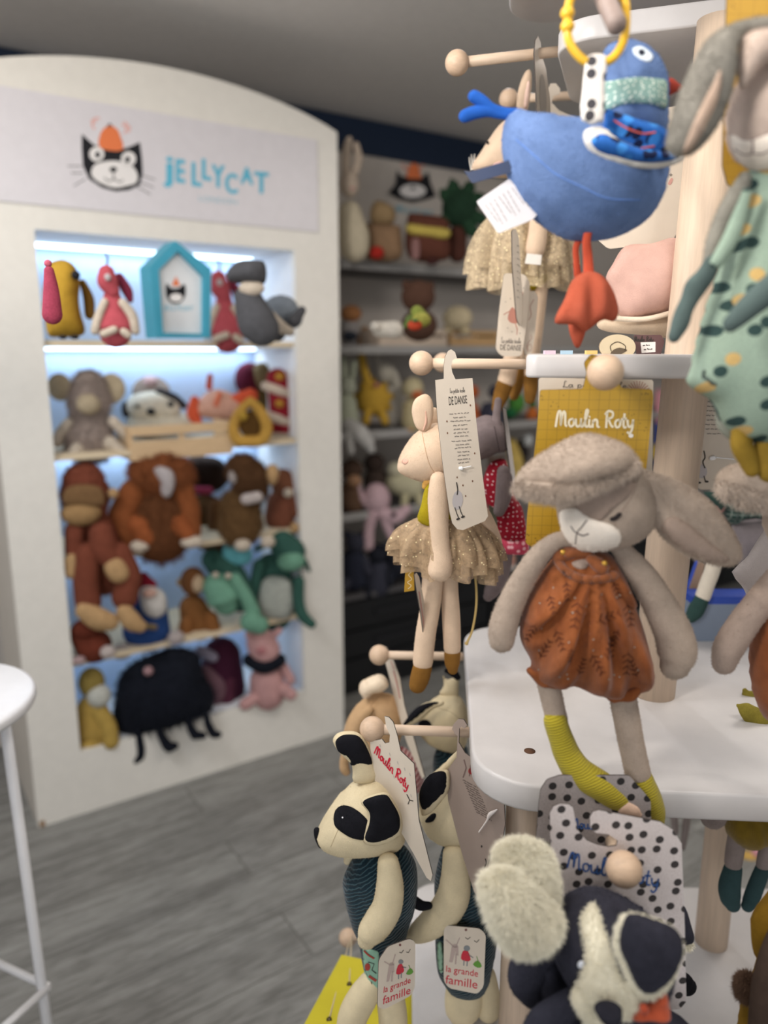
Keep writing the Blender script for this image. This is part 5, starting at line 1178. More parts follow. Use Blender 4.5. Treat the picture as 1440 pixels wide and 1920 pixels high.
# dog two
F = FY(.905)
t = Thing('dog_toy', 'cream dog plush in dark corduroy overalls, half hidden behind the brown card back', 'toy dog', P(870, 1925, .905))
hd = pillow(F, [(786, 1530), (790, 1498), (808, 1462), (835, 1436), (865, 1425), (905, 1450), (915, 1520), (900, 1570), (860, 1580), (822, 1576), (798, 1560)], .042, 0, 26, 5, 1); t.add('head', cat(hd, fur(hd, 2000, .0012, .00014, .1, 51)), CRM)
e1 = t.add('ear', pillow(F, [(785, 1500), (788, 1478), (806, 1452), (834, 1443), (843, 1450), (842, 1480), (828, 1502), (808, 1524), (792, 1530), (788, 1518)], .008, .046, 20, 3), CRM)
t.add('ear_face', pillow(F, [(786, 1498), (789, 1476), (806, 1452), (832, 1446), (838, 1462), (836, 1482), (820, 1500), (800, 1518), (791, 1516)], .006, .050, 18, 3, .5), BLK_P, under=e1)
t.add('eye_patch', patch(hd.bvh(), [(800, 1535), (812, 1525), (818, 1528), (812, 1540), (798, 1542)], .001, .001, 8, 3), BLK_P)
t.add('raised_ear', chain(F, [(832, 1450, 8), (845, 1430, 8), (862, 1412, 7)], .6, dn=.03), CRM)
bo = t.add('overalls', pillow(F, [(838, 1578), (826, 1600), (815, 1650), (818, 1690), (845, 1715), (842, 1740), (818, 1750), (818, 1800), (825, 1835), (850, 1862), (880, 1868), (912, 1852), (930, 1780), (940, 1700), (930, 1640), (900, 1590), (870, 1575)], .036, 0, 30, 4), CORD, label='dark teal corduroy overalls')
am = chain(F, [(852, 1602, 22), (854, 1640, 27), (850, 1680, 31), (832, 1712, 31), (806, 1735, 27), (782, 1750, 20), (770, 1755, 12)], .85, 22, dn=.03); t.add('arm', cat(am, fur(am, 2200, .0012, .00014, .1, 53)), CRM)
for pts in ([(872, 1840, 34), (870, 1870, 36), (868, 1888, 34)], [(912, 1830, 18), (918, 1880, 22), (916, 1895, 22)]): t.add('leg', chain(F, pts, .85, 20), CRM)
t.add('sewn_badge', pillow(F, [(820, 1770), (830, 1768), (832, 1820), (822, 1818)], .002, .03, 8, 2), flatc((150, 186, 160), .8), under=bo)
famtag(Fr(P(870, 1800, .855), -6), [(836, 1735), (900, 1741), (911, 1752), (907, 1850), (895, 1864), (842, 1853), (832, 1840), (832, 1745)], [(836, 1733), (912, 1742), (905, 1866), (828, 1852)], 'rounded family tag hanging upright from the dog behind the brown card')
Fh = Fr(P(880, 1500, .845), -38, 0)
BACKC = flatc((150, 134, 124), .6)
t = card('header_card', 'brown-grey back of a header card hooked close to the white shelf edge', Fh, [(846, 1372), (850, 1358), (859, 1348), (869, 1349), (876, 1360), (870, 1366), (866, 1362), (861, 1366), (860, 1392), (872, 1412), (900, 1432), (944, 1490), (947, 1545), (930, 1640), (912, 1680), (897, 1685), (888, 1670), (866, 1600), (840, 1500), (836, 1448), (856, 1420), (858, 1380)], [BACKC, PAPER_EDGE], .0016)
s = t.s()
t.add('printed_text', lines([(868+i*2.3, 1462+i*5.5, 896+i*2.3, 1478+i*5.5) for i in range(12)], s, 1.4, 8, (5, 12)), ink((96, 84, 78)), smooth=False)
t.add('rabbit_drawing', cat(ribbon([(870, 1425), (874, 1440), (868, 1458)], 2, None, s), ribbon([(882, 1435), (880, 1455)], 2, None, s)), ink((110, 90, 84)), smooth=False)
t.add('dress_drawing', blob2(882, 1446, 4, 6, s), ink((140, 50, 52)), smooth=False)
t.add('plastic_fastener', chain(Fh, [(898, 1560, 1.4), (912, 1540, 1.6), (918, 1528, 4), (926, 1522, 3), (932, 1518, 1)], .8, 8, dn=.003), flatc((220, 210, 204), .5))
t.add('ink_figures', cat(*[ribbon([(908+i*7, 1628-i*7), (912+i*7, 1618-i*9), (910+i*8, 1610-i*9)], 2.2, None, s) for i in range(4)]), DARKINK, smooth=False)
t.add('dot_print', blob2(903, 1587, 1.6, 2.4, s), DARKINK, smooth=False)
# dog three and the tan dog on the farther peg
F = FY(1.12)
t = Thing('dog_toy', 'cream dog plush with black ears hanging from the peg next to the white shelf corner', 'toy dog', P(860, 1450, 1.12))
hd = pillow(F, [(786, 1372), (792, 1335), (815, 1310), (843, 1298), (862, 1305), (876, 1335), (876, 1390), (855, 1408), (826, 1402), (800, 1390)], .038, 0, 24); t.add('head', cat(hd, fur(hd, 1200, .0012, .00016, .1, 61)), CRM)
t.add('head_seam', seam(hd.bvh(), [(822, 1328), (845, 1335), (862, 1350), (872, 1372)], .0006), plush((180, 164, 136)))
e1 = t.add('ear', pillow(F, [(752, 1366), (762, 1348), (780, 1328), (802, 1316), (828, 1314), (832, 1322), (812, 1330), (790, 1350), (768, 1362)], .008, .04, 20, 3), CRM)
t.add('ear_face', pillow(F, [(754, 1362), (765, 1344), (782, 1326), (804, 1317), (824, 1317), (804, 1328), (786, 1343), (768, 1356)], .006, .044, 16, 3, .5), BLK_P, under=e1)
e2 = t.add('raised_ear', pillow(F, [(830, 1266), (838, 1274), (850, 1270), (860, 1268), (860, 1290), (856, 1310), (824, 1302), (832, 1286)], .008, .0, 14, 3), CRM)
t.add('ear_face', chain(F, [(838, 1258, 5), (850, 1262, 8), (858, 1270, 6)], .5, dn=.006), BLK_P, under=e2)
t.add('eye_patch', ell(F, 796, 1358, 12, 9, 6, .03), BLK_P)
t.add('overalls', pillow(F, [(818, 1405), (850, 1402), (876, 1400), (880, 1470), (830, 1480), (812, 1450)], .03, -.004, 16, 3), CORD, label='dark teal corduroy overalls')
t = Thing('dog_toy', 'tan dog plush with a pale curled ear hanging on the farther low peg', 'toy dog', P(690, 1452, 1.13)); F = FY(1.13)
TANP = plush((190, 156, 118), .1, 900, .5, .4)
hd = pillow(F, [(644, 1395), (645, 1368), (656, 1340), (676, 1315), (703, 1300), (735, 1304), (754, 1327), (757, 1357), (745, 1400), (715, 1425), (672, 1430), (650, 1420)], .04, -.0, 24, 5, 1); t.add('head', cat(hd, fur(hd, 1500, .0012, .00016, .1, 62)), TANP)
t.add('head_seam', seam(hd.bvh(), [(668, 1390), (676, 1355), (690, 1330), (710, 1306)], .0006), plush((150, 118, 84)))
ce = pillow(F, [(674, 1294), (676, 1280), (690, 1272), (710, 1265), (724, 1272), (728, 1286), (716, 1295), (700, 1297), (692, 1306), (682, 1308)], .016, .01, 18, 4); t.add('ear', cat(ce, fur(ce, 1200, .002, .0002, .2, 63)), plush((232, 214, 190), .05), label='pale curled ear')
t.add('ear', pillow(F, [(668, 1340), (690, 1322), (702, 1332), (694, 1345), (680, 1370), (668, 1390), (662, 1370)], .008, .036, 14, 3), TANP)
t.add('arm', chain(F, [(655, 1410, 14), (646, 1425, 9), (646, 1440, 9), (649, 1447, 8)], .8), TANP)
t.add('shirt', pillow(F, [(735, 1405), (760, 1402), (790, 1440), (792, 1480), (760, 1490), (735, 1450)], .02, -.004, 14, 3), stripes((150, 70, 76), (206, 170, 166), 40, 'Z', .5, (0, R(40), 0)), label='red and cream striped shirt')
Fh = Fr(P(760, 1350, 1.09), -66)
t = card('header_card', 'long thin header card seen almost edge-on behind the tan dog', Fh, [(723, 1212), (730, 1224), (738, 1240), (750, 1272), (758, 1322), (796, 1456), (791, 1460), (762, 1390), (742, 1320), (728, 1262), (722, 1240)], CARDM, .0016)
t.add('printed_picture', cat(ribbon([(738, 1258), (746, 1290), (750, 1310)], 2.4, None, t.s()), ribbon([(733, 1240), (738, 1254)], 1.5, None, t.s())), ink((190, 140, 130)), smooth=False)
# ---------------------------------------------------------------- yellow swing board
sw = Thing('toy_swing', 'yellow felt board hung by cords from a wooden ball peg at the bottom', 'toy swing', P(680, 1925, 1.10))
q = [onz(640, 1789, .50), onz(812, 1825, .50), onz(800, 2000, .50), onz(540, 1975, .50)]
yb = prism([(p.x, p.y) for p in q], .488, .50, .002)
sw.add('board', yb, flatc((196, 182, 44), .9))
def cord(a, b): return rod(a, b, .0011, 8)
tp = P(654, 1768, 1.095)
sw.add('cord', cord(tp, onz(617, 1912, .501)), flatc((196, 180, 150), .8)); sw.add('cord', cord(tp+Vector((.004, .01, 0)), onz(655, 1846, .501)), flatc((196, 180, 150), .8))
sw.add('cord', cord(P(783, 1757, 1.095), onz(780, 1907, .501)), flatc((196, 180, 150), .8)); sw.add('cord', cord(P(786, 1757, 1.1), onz(792, 1860, .501)), flatc((196, 180, 150), .8))
for x, y in ((617, 1912), (655, 1846), (780, 1907)): sw.add('cord_hole', rod(onz(x, y, .5002), onz(x, y, .5012), .004, 12), ink((60, 50, 20)))
# ---------------------------------------------------------------- the black and cream dog with fleece ears, bottom right
F = FY(.555)
CFUR = plush((230, 224, 204), .07, 500, .9, .5); SLATE = plush((50, 50, 60), .2, 700, .6, .3)
t = Thing('dog_toy', 'slate and cream dog plush with fleecy cream ears and an orange bow tie', 'toy dog', P(1140, 1960, .555))
hd = pillow(F, [(1034, 1772), (1038, 1738), (1052, 1708), (1080, 1688), (1118, 1678), (1160, 1690), (1205, 1712), (1240, 1740), (1262, 1790), (1240, 1850), (1205, 1885), (1170, 1912), (1135, 1916), (1100, 1890), (1070, 1850), (1045, 1812)], .05, 0, 30, 5, .9)
t.add('head', cat(hd, fur(hd, 4000, .0015, .00018, .1, 71)), SLATE); hb = hd.bvh()
blz = patch(hb, [(1098, 1708), (1106, 1696), (1116, 1694), (1122, 1712), (1131, 1738), (1139, 1765), (1150, 1800), (1166, 1835), (1196, 1858), (1202, 1885), (1185, 1906), (1160, 1905), (1150, 1885), (1125, 1884), (1118, 1900), (1100, 1896), (1086, 1872), (1083, 1850), (1092, 1828), (1100, 1800), (1096, 1763), (1090, 1727)], .001, .005, 26, 3)
t.add('blaze', cat(blz, fur(blz, 5200, .0036, .00024, .5, 72, .6)), CFUR, label='fleecy cream blaze and muzzle')
ch_ = chain(F, [(1090, 1868, 16), (1110, 1895, 20), (1145, 1915, 18), (1180, 1898, 18), (1198, 1872, 14)], .8, 18, dn=.038); t.add('muzzle', cat(ch_, fur(ch_, 3500, .0036, .00024, .5, 73, .6)), CFUR)
mz_ = ell(F, 1143, 1866, 50, 34, 30, .036); t.add('cheeks', cat(mz_, fur(mz_, 4500, .004, .00024, .5, 90, .6)), CFUR)
t.add('nose', pillow(F, [(1114, 1890), (1140, 1885), (1166, 1890), (1160, 1906), (1142, 1917), (1124, 1907)], .012, .066, 16, 4), plush((34, 34, 42), .2))
p, nn = cast(hb, 1091, 1808, .002); t.add('eye', ell3(p, (Vector((.003, 0, 0)), Vector((0, .0015, 0)), Vector((0, 0, .0036))), 14, 10), flatc((206, 210, 220), .25))  # white highlight of the dark eye, made as a pale oval
e = pillow(F, [(1150, 1762), (1158, 1735), (1176, 1713), (1225, 1724), (1266, 1744), (1279, 1775), (1268, 1814), (1244, 1856), (1208, 1872), (1184, 1856), (1166, 1808), (1154, 1785)], .010, .05, 24, 4, .8)
eo = t.add('ear', cat(e, fur(e, 5000, .0032, .00022, .4, 74, .6)), CFUR, label='cream fleece edge of the drooping ear')
e3 = pillow(F, [(1162, 1764), (1167, 1736), (1182, 1713), (1228, 1724), (1268, 1743), (1281, 1776), (1268, 1814), (1240, 1848), (1212, 1861), (1194, 1848), (1176, 1808), (1165, 1785)], .012, .058, 24, 4, .5); t.add('ear_face', cat(e3, fur(e3, 2500, .0013, .00018, .1, 75)), SLATE, under=eo)
for n, out, dn, sd in (('ear', [(932, 1608), (938, 1594), (957, 1586), (975, 1583), (1000, 1588), (1026, 1602), (1037, 1640), (1040, 1690), (1020, 1690), (993, 1664), (961, 1642), (940, 1634)], -.006, 76), ('ear', [(902, 1656), (908, 1644), (925, 1638), (962, 1638), (997, 1660), (1025, 1688), (1047, 1718), (1046, 1742), (1028, 1764), (1000, 1778), (960, 1776), (935, 1748), (914, 1700)], .018, 77)):
    p_ = pillow(F, out, .017, dn, 24, 4, .9); t.add(n, cat(p_, fur(p_, 16000, .0075, .0003, .4, sd, .7)), CFUR, label='thick cream fleece ear' if dn > 0 else 'cream fleece ear behind the other')
bd = pillow(F, [(1000, 1800), (1040, 1790), (1080, 1850), (1140, 1900), (1220, 1895), (1270, 1900), (1310, 1960), (1290, 2080), (1000, 2080), (985, 1960), (1000, 1880)], .05, -.02, 24, 4); t.add('body', bd, SLATE)
am = chain(F, [(1030, 1770, 26), (1000, 1800, 36), (988, 1835, 36), (1000, 1862, 28)], .8, 20, dn=-.02); t.add('arm', cat(am, fur(am, 1500, .0013, .00018, .1, 78)), SLATE)
am = chain(F, [(1075, 1875, 24), (1050, 1895, 30), (1020, 1925, 36), (1005, 1975, 36)], .8, 20, dn=.018); t.add('arm', cat(am, fur(am, 1500, .0013, .00018, .1, 79)), SLATE)
bw = t.add('bow_tie', pillow(F, [(1176, 1906), (1186, 1890), (1196, 1876), (1212, 1882), (1240, 1858), (1252, 1868), (1257, 1908), (1246, 1912), (1214, 1902), (1200, 1912)], .010, .05, 18, 3, .8, disp=lambda x, z, h: .002*math.sin(z*420)*h), cloth((184, 84, 54)))
t.add('bow_knot', ell(F, 1208, 1892, 9, 11, 9, .058), cloth((170, 72, 46)), under=bw)
t.add('chest', pillow(F, [(1092, 1915), (1150, 1912), (1200, 1910), (1210, 1990), (1100, 1990)], .02, .02, 14, 3), CFUR, label='cream chest')
for x0, pts in enumerate(([(1284, 1698, 6), (1293, 1735, 9), (1299, 1762, 6)], [(1286, 1832, 10), (1298, 1852, 12), (1294, 1862, 8)])):
    pass
bt = Thing('dog_toy', 'second dark dog plush, only slivers showing right of the dotted cards', 'toy dog', P(1290, 1868, .66)); F7 = FY(.66)
o_ = bt.add('ear', pillow(F7, [(1262, 1690), (1284, 1700), (1296, 1735), (1302, 1760), (1292, 1768), (1262, 1760)], .008, 0, 14, 3), SLATE); fe = chain(F7, [(1280, 1765, 6), (1290, 1772, 7)], .7); bt.add('fleece', cat(fe, fur(fe, 500, .004, .0003, .4, 80)), CFUR, under=o_)
bt.add('arm', chain(F7, [(1262, 1835, 22), (1280, 1845, 22), (1288, 1850, 18)], .7), plush((20, 20, 25), .2))
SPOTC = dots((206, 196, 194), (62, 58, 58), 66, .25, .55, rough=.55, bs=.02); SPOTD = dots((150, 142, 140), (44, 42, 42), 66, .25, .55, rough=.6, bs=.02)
Fd = Fr(P(1160, 1700, .612), 3, 0)
t = card('hanging_card', 'pale card with dark dots hooked on the front peg, above the fleecy-eared dog', Fd, [(1031, 1560), (1031, 1524), (1038, 1512), (1050, 1507), (1066, 1508), (1074, 1514), (1079, 1540), (1086, 1560), (1100, 1576), (1120, 1584), (1140, 1588), (1156, 1586), (1158, 1576), (1140, 1564), (1118, 1562), (1107, 1552), (1106, 1532), (1112, 1522), (1122, 1519), (1238, 1541), (1262, 1556), (1278, 1582), (1284, 1740), (1287, 1878), (1275, 1892), (1240, 1896), (1050, 1880), (1040, 1700)], [SPOTC, PAPER_EDGE], .0016); s = t.s()
t.add('script_writing', script('Moulin Roty', [(1067, 1594), (1240, 1632), (1236, 1664), (1064, 1626)], 3.4, s), BLUEINK, smooth=False)
Fd2 = Fr(P(1120, 1700, .648), 3)
t = card('hanging_card', 'darker dotted card behind the pale dotted card', Fd2, [(1004, 1590), (1010, 1510), (1014, 1480), (1026, 1462), (1050, 1454), (1180, 1454), (1220, 1500), (1230, 1860), (1010, 1860)], [SPOTD, PAPER_EDGE], .0016, 4); s = t.s()
t.add('script_writing', script('Moulin', [(1072, 1532), (1125, 1536), (1125, 1556), (1072, 1552)], 2.4, s), BLUEINK, smooth=False)
# ---------------------------------------------------------------- toys under the middle shelf, right
F = FY(.93); TEALP = plush((52, 74, 76), .14, 800, .6, .4); TAG2 = plush((140, 128, 124), .12, 800, .6, .4)
t = Thing('dressed_toy', 'grey plush in olive bloomers and dark teal socks hanging under the middle shelf', 'toy', P(1400, 1712, .93))
a_ = chain(F, [(1342, 1492, 26), (1340, 1515, 29), (1338, 1530, 25)], .8, dn=.02); t.add('arm', cat(a_, fur(a_, 800, .0014, .0002, .1, 81)), TAG2)
t.add('bloomers', pillow(F, [(1360, 1540), (1368, 1518), (1400, 1505), (1480, 1505), (1500, 1560), (1460, 1584), (1420, 1578), (1402, 1590), (1380, 1580), (1362, 1562)], .035, 0, 26, 4, .9, disp=lambda x, z, h: .0035*math.sin(x*260+z*60)*h), cloth((128, 104, 30)))
for pts, sk_ in (([(1384, 1560, 17), (1378, 1595, 17), (1375, 1618, 16)], [(1374, 1630, 17), (1368, 1660, 20), (1369, 1682, 19), (1374, 1696, 14)]), ([(1448, 1560, 15), (1436, 1600, 14), (1431, 1622, 13)], [(1430, 1630, 14), (1418, 1660, 15), (1408, 1688, 15), (1402, 1698, 12)])):
    o_ = t.add('leg', chain(F, pts, .9), TAG2); t.add('sock', chain(F, sk_, .9), TEALP, under=o_)
t = Thing('dangling_doll', 'thin dark grey toy legs seen below the shelf, right of the dotted card', 'toy', P(1270, 1600, 1.3)); F = FY(1.3)
for pts in ([(1262, 1515, 8), (1265, 1545, 7), (1266, 1560, 6)], [(1290, 1505, 7), (1286, 1550, 7), (1280, 1590, 5)]): t.add('leg', chain(F, pts, .8), TAG2)
t.add('skirt', pillow(F, [(1248, 1500), (1262, 1500), (1264, 1526), (1250, 1526)], .01, 0, 8, 2), dots((180, 90, 110), (220, 160, 170), 90, .3, .7))
F = FY(.62); OLV = plush((122, 92, 24), .15, 800, .5, .4)
t = Thing('dressed_toy', 'plush in an ochre coat with brown sleeves and a dark pompom, bottom right corner', 'toy', P(1430, 1960, .62))
t.add('coat', pillow(F, [(1475, 1640), (1440, 1692), (1416, 1716), (1408, 1745), (1412, 1785), (1424, 1810), (1412, 1850), (1396, 1885), (1386, 1930), (1390, 2000), (1560, 2000), (1560, 1640)], .04, 0, 24, 4), OLV)
a_ = chain(F, [(1500, 1700, 30), (1460, 1780, 30), (1445, 1850, 34), (1440, 1930, 36)], .8, dn=.034); t.add('sleeve', a_, plush((70, 56, 48), .2))
pm = ell(F, 1398, 1850, 14, 25, 14, .01); t.add('pompom', cat(pm, fur(pm, 3000, .006, .0003, .3, 83, .5)), plush((96, 74, 60), .2))
# ================================================================== plush toys in the white cabinet and on the wall shelves
def facing(p, turn=0): return math.degrees(math.atan2(-(p.x-CAM.x), (p.y-CAM.y)))+turn
def G(cx, yb, z, back=.03, turn=0):
    p = onz(cx, yb, z); f = Fr(p, facing(p, turn)); return Fr(p - f.n*back, facing(p, turn))
def GP(cx, cy, off, base, turn=0):
    p = base.pt(cx, cy, off); return Fr(p, facing(p, turn))
def C(pts, flat=.9, dn=0): return ('c', pts, flat, dn)
def E(x, y, rx, ry, dn=0, rd=None, rot=0): return ('e', x, y, rx, ry, dn, rd, rot)
def PL(out, T, dn=0): return ('p', out, T, dn)
def shp(F, q):
    if q[0] == 'c': return chain(F, q[1], q[2], 14, 5, dn=q[3])
    if q[0] == 'e': return ell(F, q[1], q[2], q[3], q[4], q[6], q[5], q[7], 20, 12)
    if q[0] == 'p': return pillow(F, q[1], q[2], q[3], 16, 3, .9)
    return q[1]
def toy(name, label, cat_, F, parts, fuzz=True, lump=0, group=None):
    ms = []
    for p in parts:
        nm, mat, q = p[0], p[1], p[2]; m = shp(F, q)
        if lump and nm in ('body', 'head', 'arm', 'leg'): m.lump(lump, 25, len(ms))
        if lump and nm in ('body', 'head'):
            A_ = dep(F.o)/FPX; m.add(fur(m, 1500, lump*3.2+.004, .0012, .5, len(ms)+3, .8))
        ms.append((nm, mat, m, p[3] if len(p) > 3 else None))
    zs = min(v.z for _, _, m, _ in ms for v in m.v); c = F.o
    t = Thing(name, label, cat_, Vector((c.x, c.y, zs)), group); last = {}
    for nm, mat, m, under in ms:
        last[nm] = t.add(nm, m, mat, under=last.get(under) if under else None)
    return t
def pc(*c, **k):
    g = sum(c)/3; c = tuple(int((x*.86+g*.14)*.92) for x in c); return plush(c, k.get('v', .16), 350, .6, .35)
INK = ink((24, 24, 28))
# ---- top row
S1, S2, S3_, S4_, S5 = 1.482, 1.152, .832, .508, ZO0
Y, CO, CR = pc(196, 150, 40), pc(196, 78, 88), pc(206, 190, 170)
F = G(120, 630, S1, .05)
toy('bird_toy', 'mustard yellow bird plush with a dark eye, top left of the cabinet', 'toy bird', F, [
 ('body', Y, PL([(90, 500), (105, 488), (125, 488), (142, 502), (150, 530), (148, 560), (152, 590), (160, 618), (150, 630), (110, 632), (90, 628), (84, 590), (80, 545)], .06)),
 ('eye', INK, E(142, 516, 8, 9, .05)), ('wing', pc(122, 122, 62), E(92, 576, 12, 22, .045, 5)), ('foot', INK, E(140, 632, 8, 4, .04)), ('foot', INK, E(118, 632, 7, 4, .05)),
 ('tail', pc(130, 92, 30), C([(155, 530, 6, -.03), (166, 560, 10, -.03), (168, 590, 9, -.03)]))])
toy('bird_toy', 'magenta plush hidden behind the mustard bird in the cabinet', 'toy bird', G(100, 612, S1, .04), [('body', pc(170, 60, 84), C([(92, 508, 9), (96, 545, 14), (98, 590, 18)])), ('crest', pc(200, 90, 110), E(90, 494, 7, 7))])
def dragon(F, x, y0, lab, mir=1):
    X = lambda a: x+mir*a
    toy('dragon_toy', lab, 'toy dragon', F, [
     ('body', CO, C([(X(0), y0+50, 14), (X(2), y0+80, 22), (X(6), y0+110, 34), (X(6), y0+122, 30)])),
     ('head', CO, C([(X(-10), y0+12, 15), (X(-8), y0+28, 19), (X(0), y0+44, 14)], .9, .01)), ('eye', pc(190, 180, 180), E(X(-8), y0+20, 6, 7, .035)),
     ('antler', pc(90, 70, 70), C([(X(-10), y0, 2), (X(-8), y0-14, 2), (X(-12), y0-26, 1.6)])),
     ('ear', pc(128, 40, 64), C([(X(14), y0+20, 8, -.02), (X(28), y0+45, 10, -.02), (X(34), y0+62, 6, -.02)], .5)),
     ('arm', CR, C([(X(-14), y0+66, 7), (X(-26), y0+95, 8), (X(-32), y0+120, 8)], .9, .02)), ('arm', CR, C([(X(20), y0+68, 8), (X(38), y0+92, 9), (X(44), y0+120, 8)], .9, .02)),
     ('foot', CR, C([(X(-16), y0+126, 7), (X(4), y0+118, 7)], .9, .05)), ('foot', CR, C([(X(22), y0+122, 7), (X(30), y0+128, 7)], .9, .05))])
dragon(G(215, 630, S1, .06), 210, 500, 'coral pink plush with cream arms sitting left of the blue house sign')
dragon(G(435, 640, S1, .05), 420, 510, 'coral pink plush with cream arms sitting right of the blue house sign')
Fh = G(335, 636, S1, .02, 25); hs = Thing('house_sign', 'turquoise house-shaped frame with the cat logo on the top cabinet shelf', 'sign', onz(335, 636, S1))
TQ = flatc((60, 150, 176), .5); out = [(276, 500), (323, 453), (390, 505), (388, 634), (288, 634)]; inn = [(292, 508), (328, 472), (376, 520), (376, 626), (300, 624)]
A = [Fh.q(*p)[:2] for p in out]; B = [Fh.q(*p)[:2] for p in inn]; fm = M()
for n_ in (.02, -.05):
    for p in A: fm.v.append(Fh.w(p[0], p[1], n_))
    for p in B: fm.v.append(Fh.w(p[0], p[1], n_))
for i in range(5):
    j = (i+1) % 5; fm.f += [(i, j, 5+j, 5+i), (10+i, 15+i, 15+j, 10+j), (i, 10+i, 10+j, j), (5+i, 5+j, 15+j, 15+i)]
fm.m = [0]*len(fm.f); hs.add('frame', fm, TQ, smooth=False)
hs.add('panel', slab(Fh, [(290, 506), (328, 470), (378, 518), (378, 628), (298, 626)], .004, .004), flatc((216, 218, 220), .5), smooth=False)
s = lambda x, y: Fh.pt(x, y, .005); s2 = lambda x, y: Fh.pt(x, y, .006)
hs.add('cat_logo', cat(shape2([(312, 530), (320, 540), (336, 540), (346, 532), (348, 552), (340, 566), (330, 570), (318, 566), (311, 552)], s, 2)), INK, smooth=False)
hs.add('cat_muzzle', blob2(330, 558, 12, 8, s2), WHI, smooth=False); hs.add('cat_bell', shape2([(322, 536), (330, 518), (338, 536)], s2), ORG, smooth=False)
hs.add('lettering', block('JELLYCAT', [(306, 572), (362, 574), (362, 586), (306, 584)], s), TEAL, smooth=False)
DGY, LGY = pc(84, 84, 88), pc(128, 136, 146)
toy('whale_toy', 'dark grey whale plush with a beige belly at the back of the top cabinet shelf', 'toy whale', G(470, 630, S1, .14), [
 ('head', DGY, PL([(425, 510), (445, 490), (475, 487), (496, 492), (500, 520), (490, 535), (450, 532), (428, 525)], .05)), ('belly', CR, E(472, 540, 24, 14, .02, 12)), ('body', DGY, C([(465, 560, 26), (480, 600, 36), (490, 615, 34)]))])
toy('whale_toy', 'light grey whale plush with its tail over the right edge of the top cabinet shelf', 'toy whale', G(525, 634, S1, .05), [
 ('body', LGY, C([(505, 600, 30), (530, 585, 32), (548, 596, 20)])), ('tail', DGY, C([(552, 600, 12, .03), (566, 582, 8, .04)])), ('belly', CR, C([(508, 590, 8, .05), (528, 614, 11, .055), (545, 622, 8, .05)], .6)), ('flank', DGY, C([(492, 615, 18), (520, 624, 16)]))])
# ---- second row
TP, BG = pc(154, 136, 126), pc(186, 168, 136)
toy('elephant_toy', 'shaggy taupe elephant plush with big beige ears on the second cabinet shelf', 'toy elephant', G(165, 846, S2, .07), [
 ('body', TP, C([(168, 790, 36), (166, 815, 46), (166, 828, 44)])), ('head', TP, C([(168, 725, 30), (168, 750, 38), (166, 775, 30)], .9, .01)), ('ear', BG, E(210, 728, 24, 28, 0, 7)), ('ear', BG, E(112, 726, 22, 26, 0, 7)),
 ('muzzle', BG, E(166, 758, 22, 20, .055)), ('arm', CR, C([(128, 795, 10), (112, 815, 10), (108, 830, 9)], .9, .03)), ('arm', CR, C([(212, 790, 10), (232, 810, 10), (240, 822, 8)], .9, .03)),
 ('leg', CR, C([(150, 836, 12, .05), (140, 848, 12, .07)])), ('leg', CR, C([(205, 830, 12, .05), (228, 846, 11, .06)]))], lump=.004)
toy('hedgehog_toy', 'grey spiky-crested plush behind the spotted puppy in the cabinet', 'toy hedgehog', G(270, 830, S2, .2), [
 ('body', TP, E(270, 735, 50, 40, 0, 34)), ('face', pc(196, 160, 160), E(282, 715, 14, 10, .055))]+[('spike', pc(96, 90, 92), C([(x, 708, 6), (x+2, 690, 3)], .8)) for x in (222, 240, 256, 272, 300, 310)])
toy('dog_toy', 'white puppy plush with black patches lying in the wooden tray', 'toy dog', G(295, 828, S2, .10), [
 ('body', pc(212, 204, 186), C([(262, 795, 24), (300, 790, 28), (345, 795, 20)])), ('head', pc(216, 208, 190), C([(262, 762, 24), (290, 760, 26), (318, 764, 20)], .9, .02)), ('ear', pc(60, 60, 66), C([(300, 736, 8, .03), (325, 746, 9, .03), (344, 760, 7, .03)], .6)),
 ('eye', INK, E(258, 762, 4, 4, .06)), ('eye', INK, E(320, 758, 6, 6, .05)), ('nose', INK, E(283, 772, 8, 7, .07)), ('ear', pc(60, 60, 66), E(236, 768, 8, 16, .02, 5))])
Ft = G(340, 852, S2, .01, 34-10)
def tray(name, label, base, x0, x1, y0, y1, x0b, y0b, x1b, col, cols=None, hole=True):
    """slatted wooden tray: px of the front face left/right edges"""
    p = base.pt(x0b, y0b); q = base.pt(x1b, y0b); 
    a, b = base.q(x0, y1), base.q(x1, y1); top = base.q((x0+x1)/2, y0)[1]; z0 = min(a[1], b[1])
    t = Thing(name, label, 'tray', base.w((a[0]+b[0])/2, z0)); W = wood(col, 1, (.1, .1, 1), .85); h = top-z0
    def bx(u0, u1, v0, v1, n0, n1): return box(base.w((u0+u1)/2, (v0+v1)/2, (n0+n1)/2), (base.ux, base.n, base.uz), (abs(u1-u0)/2, abs(n1-n0)/2, abs(v1-v0)/2))
    t.add('front_board', bx(a[0], b[0], z0, z0+h*.55, -.008, 0), W, smooth=False); t.add('front_board', bx(a[0], b[0], z0+h*.72, z0+h, -.008, 0), W, smooth=False)
    for u in (a[0]+.004, b[0]-.004, (a[0]+b[0])/2): t.add('post', bx(u-.008, u+.008, z0, z0+h, -.016, -.0085), W, smooth=False)
    for u in (a[0]+.003, b[0]-.003): t.add('side_board', bx(u-.004, u+.004, z0, z0+h, -.14, -.017), W, smooth=False)
    t.add('base_board', bx(a[0]+.009, b[0]-.009, z0, z0+.006, -.14, -.017), W, smooth=False); return t
FT = Fr(FC.w(0, 0, -.02), CYAW)
tr = tray('wooden_tray', 'pale slatted wooden tray at the front of the second cabinet shelf', FT, 245, 436, 795, 850, 245, 850, 436, (206, 176, 138))
zt = S2; tr.r.location.z = tr.r.location.z
